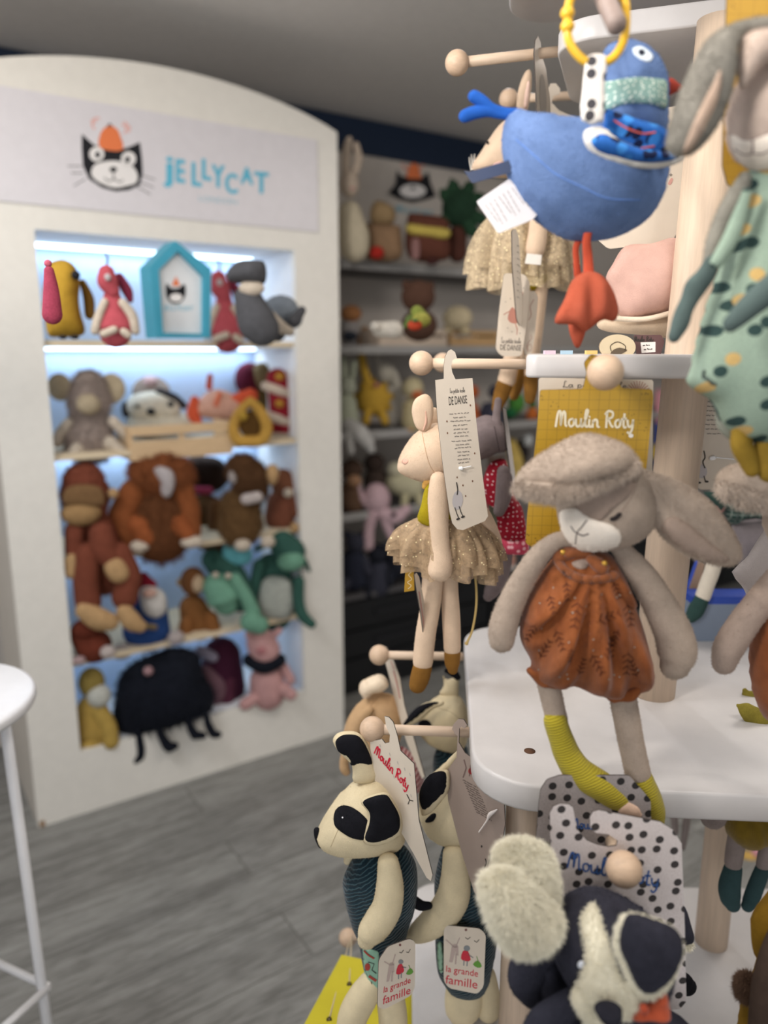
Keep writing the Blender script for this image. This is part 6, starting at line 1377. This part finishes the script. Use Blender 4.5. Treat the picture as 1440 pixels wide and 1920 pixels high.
toy('fish_toy', 'peach fish plush with bright orange fins lying in the wooden tray', 'toy fish', G(400, 826, S2, .09), [
 ('body', pc(214, 160, 138), C([(380, 765, 18), (405, 760, 30), (432, 765, 26)])), ('fin', pc(226, 86, 50), C([(365, 750, 8, .02), (362, 775, 12, .02), (370, 790, 9, .02)], .5)), ('fin', pc(226, 86, 50), C([(392, 726, 6), (394, 705, 5)], .5)),
 ('tail', pc(228, 84, 50), C([(440, 752, 12, .02), (462, 748, 18, .02), (470, 742, 14, .02)], .5)), ('stripe', pc(224, 110, 74), C([(412, 738, 4, .045), (405, 758, 5, .055)], .5))])
rg_ = [(458+28*math.sin(a)*(1 if a < 3.14 else 1), 788-30*math.cos(a)-(8 if abs(a-0) < .1 else 0), 9) for a in [2*math.pi*i/12 for i in range(13)]]
toy('fruit_toy', 'golden yellow papaya-half plush right of the wooden tray', 'toy fruit', G(468, 832, S2, .03), [
 ('rind', pc(206, 156, 62), C([(470, 752, 8), (488, 772, 10), (500, 800, 11), (492, 824, 11), (468, 828, 11), (445, 824, 11), (438, 800, 10), (450, 772, 9), (468, 753, 8)])), ('flesh', pc(96, 64, 24), E(472, 796, 24, 26, -.004, 5)), ('stem', pc(190, 150, 50), E(456, 780, 8, 10, .012))])
toy('snail_toy', 'maroon and olive ball plush behind the peach fish', 'toy', G(475, 822, S2, .2), [('body', pc(92, 22, 44), E(468, 712, 28, 32)), ('body', pc(124, 104, 70), E(492, 706, 22, 26, .02)), ('base', pc(110, 90, 52), C([(490, 740, 18), (492, 790, 20)]))])
toy('nutcracker_toy', 'red, cream and gold striped soldier plush at the right of the second shelf', 'toy', G(525, 822, S2, .05), [
 ('body', pc(154, 24, 40), C([(520, 710, 20), (524, 750, 20), (526, 800, 20)]))]+[('band', pc(208, 190, 172), C([(498, y0, 9, .03), (522, y0+8, 9, .035), (538, y0+14, 8, .02)], .7)) for y0 in (724, 778)]+[('button', pc(190, 134, 44), E(524, y0, 9, 8, .035)) for y0 in (706, 757)]+[('foot', pc(200, 184, 164), E(524, 818, 18, 8, .02))])
# ---- third and fourth rows
RU, RU2, TN = pc(132, 66, 46), pc(134, 70, 34), pc(196, 154, 104)
Fo = GP(185, 1000, -.0, FC, 0); F = Fr(Fo.o - Fo.n*.02, facing(Fo.o))
toy('orangutan_toy', 'large long-limbed rust ape plush with tan feet dangling over two shelves', 'toy ape', F, [
 ('head', RU, C([(158, 905, 38), (160, 925, 44), (160, 945, 40)], .9, -.03)), ('face', pc(132, 96, 60), PL([(122, 918), (150, 908), (190, 915), (196, 945), (170, 950), (120, 945)], .012, .035)), ('muzzle', pc(170, 130, 82), E(152, 962, 36, 24, .015)), ('ear', TN, E(212, 925, 10, 10)),
 ('body', RU, C([(180, 990, 34), (190, 1040, 42), (195, 1080, 36)], .9, -.06)), ('arm', RU, C([(140, 995, 18), (140, 1030, 17), (142, 1056, 16)], .9, .0)), ('hand', TN, C([(138, 1052, 17), (136, 1072, 15)], .8, .015)),
 ('arm', RU, C([(190, 1000, 22), (196, 1030, 24), (212, 1052, 20)], .9, .03)), ('hand', TN, C([(216, 1064, 20), (222, 1074, 20)], .8, .05)),
 ('leg', RU, C([(165, 1040, 24), (162, 1090, 24), (165, 1130, 24)], .9, .02)), ('foot', TN, C([(160, 1145, 18), (184, 1160, 22), (204, 1166, 18)], .8, .045)),
 ('leg', RU, C([(222, 1040, 24), (240, 1080, 24), (234, 1120, 24)], .9, .02)), ('foot', TN, C([(234, 1148, 16), (248, 1166, 18), (262, 1174, 13)], .8, .045))], lump=.002)
toy('ape_toy', 'shaggy orange-brown plush with a grey face in the middle of the third shelf', 'toy ape', G(300, 1034, S3_, .09), [
 ('body', pc(104, 58, 30), C([(300, 960, 52), (300, 1000, 56)])), ('head', pc(138, 74, 38), C([(275, 885, 32), (300, 890, 42), (328, 890, 32)], .9, .02)), ('face', pc(186, 176, 176), PL([(288, 880), (305, 874), (325, 885), (328, 910), (316, 934), (302, 926), (300, 905)], .02, .08)),
 ('arm', pc(150, 80, 38), C([(248, 925, 26), (232, 970, 26), (248, 1010, 22)], .9, .02)), ('arm', pc(150, 80, 38), C([(342, 920, 24), (350, 960, 24), (358, 1000, 20)], .9, .02)), ('leg', pc(160, 82, 38), C([(262, 985, 22, .05), (276, 1010, 18, .06)])), ('leg', pc(160, 82, 38), C([(330, 980, 20, .05), (350, 1000, 16, .06)])),
 ('foot', CR, E(262, 1024, 18, 12, .07)), ('foot', CR, E(306, 1010, 12, 14, .06)), ('foot', CR, E(360, 1016, 22, 12, .07))], lump=.006)
toy('bear_toy', 'dark brown bear plush with a magenta collar behind its neighbours on the third shelf', 'toy bear', G(385, 1000, S3_, .18), [('body', pc(92, 62, 34), C([(385, 960, 34), (392, 1000, 34)])), ('head', pc(46, 30, 24), C([(370, 885, 32), (395, 890, 34)])), ('collar', pc(166, 56, 90), C([(360, 920, 8, .08), (392, 920, 8, .08)])), ('leg', pc(100, 64, 34), C([(405, 950, 16, .1), (408, 1000, 18, .12), (420, 1024, 16, .13)]))])
toy('bison_toy', 'brown horned plush with white muzzle and ears on the right of the third shelf', 'toy bison', G(455, 1014, S3_, .07), [
 ('body', pc(110, 78, 44), C([(450, 950, 36), (450, 985, 40)])), ('head', pc(90, 58, 32), C([(455, 880, 30), (470, 900, 34), (476, 922, 24)], .9, .02)), ('muzzle', pc(196, 182, 176), C([(462, 936, 11), (482, 932, 11)], .8, .07)), ('ear', pc(190, 178, 172), E(440, 892, 12, 15, .04)), ('foot', CR, E(455, 1022, 16, 12, .06)), ('foot', CR, E(502, 1016, 14, 12, .06)), ('ear', TN, E(510, 890, 12, 20, .03))], lump=.004)
toy('bear_toy', 'rust bear plush with cream ear and paws at the right end of the third shelf', 'toy bear', G(530, 994, S3_, .08), [('body', pc(134, 76, 54), C([(528, 945, 28), (526, 970, 30)])), ('head', pc(140, 84, 58), C([(530, 900, 22), (534, 915, 24)])), ('ear', CR, E(514, 884, 10, 14, .02)), ('ear', CR, E(540, 924, 9, 9, .05)), ('paw', TN, E(552, 990, 9, 11, .05)), ('arm', pc(134, 76, 54), C([(545, 930, 10, .02), (552, 960, 11, .03)]))])
toy('gnome_toy', 'gnome plush with a red hat, white beard and blue coat on the fourth shelf', 'toy gnome', G(280, 1208, S4_, .06), [
 ('coat', pc(36, 70, 134), C([(280, 1145, 34), (275, 1180, 44)])), ('beard', pc(214, 208, 202), PL([(262, 1105), (290, 1100), (310, 1115), (312, 1145), (290, 1160), (268, 1145)], .03, .05)), ('hat', pc(158, 26, 48), C([(276, 1098, 18), (270, 1080, 8)])), ('nose', pc(204, 160, 144), E(280, 1112, 14, 9, .085)), ('foot', pc(178, 164, 160), E(330, 1196, 16, 14, .05)), ('foot', pc(170, 156, 150), E(228, 1222, 20, 15, .06)), ('belt', pc(120, 100, 70), C([(250, 1172, 6, .075), (290, 1176, 6, .09)]))])
toy('monkey_toy', 'small brown monkey plush with a beige face beside the gnome', 'toy monkey', G(372, 1186, S4_, .07), [('body', pc(134, 84, 40), C([(362, 1140, 26), (372, 1168, 34)])), ('head', pc(130, 80, 42), E(362, 1090, 24, 28, .01)), ('face', pc(206, 176, 140), E(370, 1094, 14, 18, .035)), ('ear', TN, E(338, 1092, 7, 8)), ('leg', pc(140, 86, 40), C([(350, 1170, 14, .05), (346, 1192, 13, .06)])), ('leg', pc(140, 86, 40), C([(395, 1160, 14, .04), (402, 1184, 13, .05)]))])
GR, GRL = pc(52, 96, 84), pc(112, 168, 140)
toy('dragon_toy', 'green dragon plush with a pale muzzle leaning off the fourth shelf', 'toy dragon', GP(430, 1100, -.03, FC), [
 ('body', GR, C([(400, 1050, 22, -.04), (430, 1080, 30, -.04), (450, 1120, 28, -.04)])), ('head', GRL, C([(408, 1100, 28), (420, 1120, 32), (424, 1130, 24)])), ('eye', CR, E(404, 1078, 6, 6, .04)), ('eye', CR, E(428, 1080, 6, 6, .04)), ('arm', GRL, C([(440, 1085, 12), (462, 1120, 13), (475, 1150, 14)], .9, .02)), ('hand', GRL, C([(470, 1166, 20), (486, 1172, 18)], .8, .04)),
 ('wing', pc(90, 170, 180), PL([(420, 1022), (440, 1012), (470, 1030), (468, 1055), (440, 1060), (418, 1045)], .01, -.02)), ('horn', pc(40, 80, 70), C([(400, 1050, 6), (398, 1034, 3)]))])
toy('dragon_toy', 'tall green dragon plush with a grey-white belly at the right of the fourth shelf', 'toy dragon', GP(525, 1090, -.03, FC), [
 ('body', GR, C([(510, 1070, 34, -.05), (515, 1120, 40, -.05), (515, 1150, 34, -.05)])), ('belly', pc(178, 182, 172), PL([(492, 1090), (520, 1080), (548, 1095), (550, 1150), (520, 1162), (484, 1150)], .02, .015)), ('head', GR, C([(530, 1020, 26), (545, 1035, 28)], .9, .01)), ('muzzle', GRL, E(546, 1052, 26, 20, .04)),
 ('arm', GR, C([(486, 1060, 12), (478, 1100, 11), (472, 1130, 10)], .9, .01)), ('leg', GR, C([(560, 1090, 11, .02), (560, 1130, 11, .03), (568, 1155, 11, .05), (584, 1170, 9, .06)])), ('ear', GR, C([(500, 1020, 8), (480, 1030, 5)])), ('spike', GR, C([(570, 1052, 6), (580, 1070, 3)]))])
toy('dog_toy', 'rust dog plush with white paws under the dangling ape feet', 'toy dog', G(170, 1240, S4_, .05), [('body', pc(118, 52, 34), C([(160, 1190, 28), (175, 1210, 34)])), ('paw', pc(196, 180, 174), E(202, 1222, 14, 12, .05)), ('paw', pc(180, 150, 150), E(148, 1238, 12, 8, .05)), ('head', pc(110, 46, 30), E(160, 1180, 26, 20, .02))])
# ---- bottom row
toy('bear_toy', 'mustard yellow plush in the bottom left of the cabinet', 'toy bear', G(180, 1400, S5, .06), [('body', pc(186, 150, 66), C([(172, 1330, 28), (178, 1365, 36)])), ('leg', pc(192, 156, 70), C([(185, 1330, 16, .03), (202, 1362, 16, .04), (208, 1390, 15, .05)])), ('head', pc(150, 128, 60), E(172, 1280, 24, 30)), ('shirt', pc(196, 196, 186), E(186, 1305, 22, 22, .03)), ('foot', pc(192, 156, 70), E(170, 1396, 22, 10, .04))])
BKP = pc(22, 26, 38, v=.25)
toy('spider_toy', 'big black shaggy plush whose thin legs dangle over the cabinet bottom edge', 'toy spider', GP(305, 1320, -.05, FC), [
 ('body', BKP, PL([(232, 1260), (270, 1232), (330, 1214), (370, 1225), (380, 1260), (400, 1300), (395, 1335), (360, 1345), (320, 1362), (270, 1370), (235, 1390), (212, 1378), (214, 1320), (220, 1285)], .11)),
 ('nose', pc(170, 130, 134), E(278, 1258, 9, 9, .085))]+[('leg', BKP, C(q, 1, .07)) for q in ([(256, 1372, 8), (262, 1395, 8), (262, 1415, 9), (250, 1428, 9)], [(298, 1360, 7), (306, 1385, 8), (316, 1400, 9), (326, 1400, 8)], [(350, 1345, 7), (358, 1364, 8), (366, 1378, 9), (378, 1380, 8)], [(386, 1338, 6), (390, 1358, 8), (400, 1376, 9), (408, 1376, 8)])], lump=.006)
toy('octopus_toy', 'plum and grey-lilac plush at the back of the cabinet bottom', 'toy octopus', G(412, 1330, S5, .12), [('body', pc(70, 24, 48), C([(415, 1230, 36), (420, 1290, 40)])), ('face', pc(158, 150, 170), C([(376, 1222, 12, .03), (400, 1232, 10, .05)])), ('arm', pc(120, 84, 96), C([(384, 1262, 16, .05), (408, 1290, 18, .06), (400, 1318, 14, .06)])), ('arm', pc(90, 40, 60), C([(430, 1280, 14, .05), (425, 1318, 14, .06)]))])
PG = pc(206, 152, 150)
toy('pig_toy', 'pink pig plush with a black collar at the bottom right of the cabinet', 'toy pig', G(500, 1322, S5, .05), [('body', PG, C([(500, 1275, 32), (502, 1298, 34)])), ('head', PG, C([(490, 1205, 28), (496, 1220, 30)], .9, .01)), ('collar', BKP, C([(468, 1238, 13, .03), (495, 1250, 14, .045), (524, 1238, 13, .03)])), ('ear', PG, C([(512, 1192, 8, .02), (524, 1182, 6, .02)])), ('ear', PG, E(468, 1190, 9, 8, .02)), ('snout', pc(190, 120, 124), E(490, 1220, 10, 8, .055)), ('leg', PG, C([(476, 1310, 12, .04), (460, 1320, 12, .05)])), ('leg', PG, C([(530, 1290, 12, .03), (545, 1302, 12, .04)])), ('arm', PG, C([(532, 1250, 9, .01), (545, 1275, 9, .02)]))])
# ================================================================== back wall shelves
CB = pc(206, 192, 164); WSH = 1.79
def B(cx, yb, z, back=.03): return G(cx, yb, z, back)
toy('rabbit_toy', 'tall cream rabbit plush at the left end of the highest wall shelf', 'toy rabbit', B(660, 478, 1.79, .08), [('body', CB, C([(656, 400, 22), (662, 440, 30), (664, 462, 28)])), ('head', pc(200, 180, 160), E(655, 345, 18, 24, .02)), ('ear', pc(200, 180, 160), C([(648, 330, 7), (650, 285, 9), (655, 262, 6)], .6)), ('ear', pc(200, 180, 160), C([(662, 330, 7), (672, 300, 8), (668, 272, 6)], .6)), ('cheek', pc(200, 140, 134), E(658, 352, 8, 6, .04))])
toy('house_toy', 'tan castle-shaped plush with a red ball at its foot on the top wall shelf', 'toy', B(718, 486, 1.79, .06), [('body', pc(150, 116, 84), PL([(686, 425), (694, 418), (745, 422), (752, 440), (750, 486), (688, 486)], .05)), ('roof', pc(160, 130, 90), PL([(694, 395), (708, 375), (740, 392), (736, 420), (698, 420)], .04)), ('ball', pc(190, 40, 30), E(706, 474, 14, 12, .06))])
toy('cake_toy', 'chocolate cake plush with a yellow icing band on the top wall shelf', 'toy cake', B(800, 488, 1.79, .06), [('base', pc(104, 58, 44), PL([(764, 408), (780, 400), (838, 410), (842, 440), (840, 486), (766, 484)], .055)), ('icing', pc(206, 182, 80), PL([(764, 420), (800, 424), (842, 430), (838, 448), (800, 444), (766, 438)], .02, .05)), ('side', pc(150, 108, 104), PL([(772, 450), (786, 450), (786, 484), (772, 484)], .012, .052)), ('foot', pc(70, 36, 34), E(810, 490, 12, 7, .04))])
pt_ = toy('potted_plant_toy', 'dark green leafy plush plant in a brown pot on the top wall shelf', 'toy plant', B(866, 492, 1.79, .06), [('pot', pc(86, 48, 38), C([(858, 440, 18), (858, 475, 17)])), ('foliage', pc(34, 62, 44, v=.3), E(862, 390, 34, 36))]+[('leaf', pc(38, 70, 48, v=.3), C([(862, 392, 8), (x, y, 12), (x+(x-862)*.3, y+(y-390)*.3, 4)], .5, .03)) for x, y in ((835, 365), (850, 350), (880, 352), (896, 372), (900, 410), (885, 432), (832, 415))])
SW = Fr(FB.w(0, 0, WALLN+.002), CYAW); s = lambda x, y: SW.pt(x, y, .006); s2 = lambda x, y: SW.pt(x, y, .008); s3 = lambda x, y: SW.pt(x, y, .010)
wl_ = Thing('wall_logo', 'black cat face logo with an orange bell on the back wall above the shelf', 'logo', SW.pt(775, 378, .006))
wl_.add('cat_face', shape2([(744, 318), (752, 330), (792, 332), (803, 322), (808, 345), (818, 368), (800, 374), (775, 380), (748, 374), (728, 362), (742, 345)], s), BLK, smooth=False)
wl_.add('muzzle', blob2(774, 358, 25, 13, s2), WHI, smooth=False); wl_.add('bell', shape2([(762, 334), (766, 312), (776, 304), (786, 312), (790, 336)], s2), ORG, smooth=False)
wl_.add('ear_line', ribbon([(754, 308), (762, 318)], 3, None, s), PK, smooth=False); wl_.add('ear_line', ribbon([(796, 306), (788, 316)], 3, None, s), PK, smooth=False)
wl_.add('nose', blob2(774, 352, 5, 3, s3), BLK, smooth=False)
wl_.add('lettering', block('JELLYCAT', [(742, 384), (812, 396), (812, 410), (742, 398)], s), TEAL, smooth=False)
# second wall shelf
z = 1.47
toy('fox_toy', 'orange, white and black plush at the left end of the second wall shelf', 'toy fox', B(658, 650, z, .06), [('body', pc(178, 172, 170), C([(656, 610, 18), (656, 635, 18)])), ('head', pc(196, 130, 78), E(658, 588, 20, 16, .02)), ('scarf', pc(60, 66, 80), E(656, 630, 14, 10, .03)), ('leg', pc(180, 130, 80), C([(684, 620, 8, .02), (678, 644, 8, .03)]))])
toy('ball_toy', 'round beige plush near the left of the second wall shelf', 'toy ball', B(708, 652, z, .09), [('body', pc(210, 188, 142), E(708, 592, 26, 26)), ('foot', pc(200, 180, 140), E(700, 625, 14, 10)), ('foot', pc(200, 180, 140), E(722, 626, 14, 10))])
toy('bear_toy', 'dark brown round-headed bear plush on the second wall shelf', 'toy bear', B(786, 648, z, .14), [('head', pc(92, 62, 48), E(784, 556, 32, 30)), ('body', pc(84, 56, 44), E(786, 610, 34, 30)), ('ear', pc(92, 62, 48), E(762, 535, 9, 9)), ('ear', pc(92, 62, 48), E(806, 537, 9, 9))])
toy('vegetable_toy', 'green and yellow leafy plush in front of the dark brown bear', 'toy vegetable', B(790, 640, z, .06), [('leaf', pc(130, 140, 56), C([(782, 585, 12), (792, 600, 14)])), ('body', pc(150, 146, 60), E(790, 600, 18, 14, .02)), ('leaf', pc(90, 110, 50), C([(770, 600, 10), (762, 610, 6)]))])
toy('tomato_toy', 'small red plush in front of the leafy plush', 'toy vegetable', B(778, 640, z, .03), [('body', pc(190, 62, 34), E(778, 610, 14, 10)), ('leaf', pc(60, 110, 60), E(778, 601, 6, 3, .01))])
toy('ball_toy', 'round cream plush toward the right of the second wall shelf', 'toy ball', B(858, 650, z, .08), [('body', pc(214, 196, 158), E(858, 596, 28, 22)), ('foot', pc(200, 180, 140), E(840, 618, 10, 9)), ('foot', pc(200, 180, 140), E(872, 620, 10, 9))])
toy('whale_toy', 'slate blue whale plush beside the round cream plush', 'toy whale', B(915, 652, z, .08), [('body', pc(84, 92, 122), C([(895, 605, 18), (918, 600, 26), (940, 610, 18)])), ('tail', pc(84, 92, 122), C([(890, 600, 8), (878, 585, 8)])), ('fin', pc(70, 80, 108), E(910, 618, 10, 6, .04))])
toy('lamb_toy', 'small white plush lying in the pale tray', 'toy lamb', B(730, 645, z, .04), [('body', pc(206, 198, 184), C([(712, 618, 14), (740, 618, 16)])), ('head', pc(206, 198, 184), E(704, 612, 10, 9, .02))])
FT2 = Fr(FB.w(0, 0, .0), CYAW)
for (x0, x1, y0, y1, col, lab) in ((712, 838, 618, 648, (196, 178, 160), 'pale pinkish slatted tray on the second wall shelf'), (846, 935, 620, 648, (186, 150, 104), 'honey brown slatted tray on the second wall shelf')):
    tray('wooden_tray', lab, FT2, x0, x1, y0, y1, x0, y1, x1, col)
# third wall shelf
z = 1.13
toy('rabbit_toy', 'pale green rabbit plush at the left end of the third wall shelf', 'toy rabbit', B(652, 812, z, .08), [('body', pc(178, 184, 158), C([(650, 755, 18), (652, 790, 22)])), ('head', pc(186, 190, 168), E(652, 725, 16, 18)), ('ear', pc(180, 186, 160), C([(646, 712, 6), (644, 675, 7)], .6)), ('ear', pc(180, 186, 160), C([(660, 712, 6), (664, 680, 6)], .6))])
sun = [(700+ (30 if i % 2 else 42)*math.sin(i*math.pi/9), 748-(30 if i % 2 else 42)*math.cos(i*math.pi/9)) for i in range(18)]
toy('sun_toy', 'bright yellow spiky plush with one long upright arm on the third wall shelf', 'toy sun', B(700, 806, z, .05), [('body', pc(216, 168, 52), PL(sun, .035)), ('arm', pc(216, 168, 52), C([(690, 720, 9), (682, 690, 8), (678, 668, 7)])), ('cheek', pc(206, 130, 110), E(706, 722, 6, 5, .03)), ('leg', pc(216, 168, 52), C([(690, 770, 8, .02), (686, 790, 8, .03)])), ('leg', pc(216, 168, 52), C([(715, 770, 8, .02), (722, 790, 8, .03)]))])
toy('rabbit_toy', 'grey and white long-eared rabbit plush behind the yellow spiky plush', 'toy rabbit', B(725, 806, z, .12), [('body', pc(190, 182, 168), C([(730, 740, 18), (732, 785, 18)])), ('head', pc(196, 188, 172), E(722, 700, 16, 20)), ('ear', pc(170, 162, 150), C([(712, 690, 7), (706, 662, 7)], .6)), ('ear', pc(200, 192, 176), C([(730, 690, 8), (744, 720, 9), (746, 760, 8)], .6))])
toy('duck_toy', 'cream duck plush with an orange beak on the third wall shelf', 'toy duck', B(776, 806, z, .06), [('body', pc(206, 188, 140), C([(774, 765, 20), (776, 788, 24)])), ('head', pc(210, 194, 150), E(774, 728, 20, 20)), ('beak', pc(212, 104, 56), E(782, 740, 11, 8, .035)), ('foot', pc(206, 150, 80), E(768, 806, 8, 5, .03))])
for i, (x, c, l) in enumerate(((840, (60, 120, 76), 'green'), (880, (190, 90, 40), 'orange'), (925, (60, 62, 78), 'dark blue'))):
    toy('dinosaur_toy', f'{l} plush farther along the third wall shelf', 'toy', B(x, 800, z, .06), [('body', pc(*c), C([(x, 770, 18), (x, 790, 20)])), ('head', pc(*c), E(x+4, 735, 14, 14)), ('arm', pc(*c), C([(x-14, 760, 6), (x-22, 775, 6)]))])
# fourth wall shelf
z = .80
toy('dog_toy', 'white floppy plush drooping over the left of the third wall shelf', 'toy dog', GP(668, 830, .03, FB), [('body', pc(190, 188, 184), C([(655, 800, 16, -.03), (675, 812, 16), (690, 830, 12)])), ('leg', pc(190, 188, 184), C([(680, 820, 8), (696, 842, 8)])), ('leg', pc(190, 188, 184), C([(655, 815, 8), (658, 846, 7)]))])
toy('monkey_toy', 'brown monkey plush with a tan face at the left of the fourth wall shelf', 'toy monkey', B(660, 966, z, .09), [('body', pc(110, 80, 60), C([(658, 920, 20), (660, 945, 22)])), ('head', pc(84, 62, 50), E(660, 880, 20, 20)), ('face', pc(176, 130, 96), E(664, 902, 14, 12, .04))])
toy('bear_toy', 'dark brown plush behind the pink octopus', 'toy bear', B(705, 956, z, .16), [('body', pc(72, 58, 50), C([(705, 900, 24), (705, 935, 24)])), ('head', pc(66, 52, 46), E(702, 868, 20, 18))])
PKP = pc(208, 172, 180)
toy('octopus_toy', 'pale pink octopus plush with arms hanging below the fourth wall shelf', 'toy octopus', GP(712, 950, .02, FB), [('body', PKP, E(706, 935, 26, 30, -.02)), ('eye', INK, E(738, 965, 5, 5, .03))]+[('arm', PKP, C(q, .9)) for q in ([(700, 960, 12), (692, 990, 10), (690, 1022, 11)], [(715, 960, 12), (740, 970, 14), (762, 955, 9)], [(690, 945, 10), (676, 930, 8), (670, 910, 6)], [(720, 965, 10), (728, 990, 9), (736, 1010, 7)])])
toy('lamb_toy', 'cream lamb plush in the middle of the fourth wall shelf', 'toy lamb', B(765, 950, z, .08), [('body', pc(204, 196, 160), C([(745, 905, 22), (770, 910, 26)])), ('head', pc(208, 200, 170), E(742, 880, 16, 14, .02)), ('leg', pc(200, 190, 150), C([(760, 930, 8, .03), (758, 946, 8, .04)])), ('leg', pc(200, 190, 150), C([(785, 928, 8, .02), (788, 944, 8, .03)]))])
toy('rabbit_toy', 'white rabbit plush lying on the right of the fourth wall shelf', 'toy rabbit', B(825, 945, z, .08), [('body', pc(210, 204, 196), C([(812, 905, 18), (840, 915, 20)])), ('head', pc(210, 204, 196), E(806, 885, 14, 13, .02)), ('ear', pc(200, 180, 176), C([(812, 872, 5), (824, 860, 5)], .6))])
for x, c, l in ((880, (180, 140, 60), 'golden'), (930, (90, 70, 60), 'dark brown')):
    toy('bear_toy', f'{l} plush farther right on the fourth wall shelf', 'toy bear', B(x, 940, z, .08), [('body', pc(*c), C([(x, 900, 18), (x, 920, 20)])), ('head', pc(*c), E(x, 870, 16, 15)), ('ear', pc(*c), E(x-12, 858, 5, 5)), ('ear', pc(*c), E(x+12, 858, 5, 5))])
# on the drawer base
z = .45
NV = [pc(44, 48, 64), pc(58, 60, 74), pc(36, 38, 48), pc(50, 56, 76)]
for i, (x, yt, l) in enumerate(((664, 1010, 'navy bear plush at the left end on the drawer base'), (706, 1030, 'slate bear plush below the pink octopus, on the drawer base'), (745, 1000, 'dark grey bear plush third from left on the drawer base'), (790, 1010, 'navy bear plush behind the tutu mouse doll, on the drawer base'), (850, 1020, 'slate blue bear plush farthest right on the drawer base'))):
    toy('bear_toy', l, 'toy bear', B(x, 1124-(x-650)*.18, z, .09), [('body', NV[i % 4], C([(x, yt+40, 24), (x, yt+75-(x-650)*.15, 26)])), ('head', NV[(i+1) % 4], E(x+2, yt+8, 19, 19, .01)), ('ear', NV[i % 4], E(x-13, yt-8, 7, 7)), ('ear', NV[i % 4], E(x+17, yt-8, 7, 7)), ('leg', NV[(i+1) % 4], C([(x-12, yt+80, 9, .04), (x-18, yt+92-(x-650)*.15, 9, .06)])), ('arm', NV[(i+1) % 4], C([(x+20, yt+40, 8, .02), (x+26, yt+62, 8, .03)]))])
# things glimpsed between the cards, on the wall shelving farther back
def glimpse(name, label, cat_, px, py, z, Y, shapes):
    F = FY(Y); toy(name, label, cat_, F, shapes)
toy('ball_toy', 'green round plush glimpsed between the brown doll feet and mustard card', 'toy ball', GP(968, 762, -.1, FB), [('body', pc(80, 150, 60), E(968, 756, 16, 20)), ('leaf', pc(40, 120, 70), E(955, 775, 14, 10, .03))])
toy('carrot_toy', 'orange plush glimpsed left of the mustard card', 'toy vegetable', GP(998, 782, -.1, FB), [('body', pc(220, 112, 44), E(998, 780, 12, 18)), ('leaf', pc(60, 120, 60), E(998, 758, 8, 8))])
toy('bear_toy', 'black and white plush glimpsed left of the mustard card', 'toy bear', GP(985, 850, -.1, FB), [('body', pc(50, 44, 44), E(978, 850, 14, 28)), ('belly', pc(196, 200, 200), E(990, 826, 9, 12, .04))])
toy('banana_toy', 'yellow plush glimpsed left of the rabbit cap ear', 'toy fruit', GP(968, 880, -.1, FB), [('body', pc(214, 182, 90), C([(958, 830, 10), (968, 870, 14), (966, 910, 12)]))])
toy('bowl_toy', 'small coral and white bowl behind the grey mouse doll feet', 'bowl', GP(950, 1048, .0, FB), [('cup', flatc((206, 150, 130), .5), C([(940, 1040, 10), (950, 1050, 16)])), ('rim', flatc((214, 210, 206), .4), C([(938, 1066, 4), (965, 1064, 4)]))])
toy('hanging_bag', 'blue and pink packaging glimpsed between the mustard card and the thick post', 'bag', GP(1234, 860, .0, FB), [('bag', flatc((34, 62, 150), .4), PL([(1226, 800), (1244, 800), (1244, 1010), (1222, 1010)], .02)), ('label', flatc((206, 140, 150), .5), PL([(1228, 735), (1244, 735), (1244, 790), (1228, 790)], .02)), ('picture', flatc((214, 180, 60), .5), PL([(1224, 838), (1242, 830), (1242, 855), (1224, 860)], .012, .03))])
toy('ball_toy', 'yellow and pink plush on the floor glimpsed under the shelf at the right', 'toy', FY(2.0), [('body', pc(226, 180, 90), C([(1402, 1612, 16), (1425, 1625, 18)])), ('top', pc(220, 150, 160), E(1418, 1600, 10, 8)), ('base', pc(216, 200, 204), E(1405, 1650, 22, 16))])
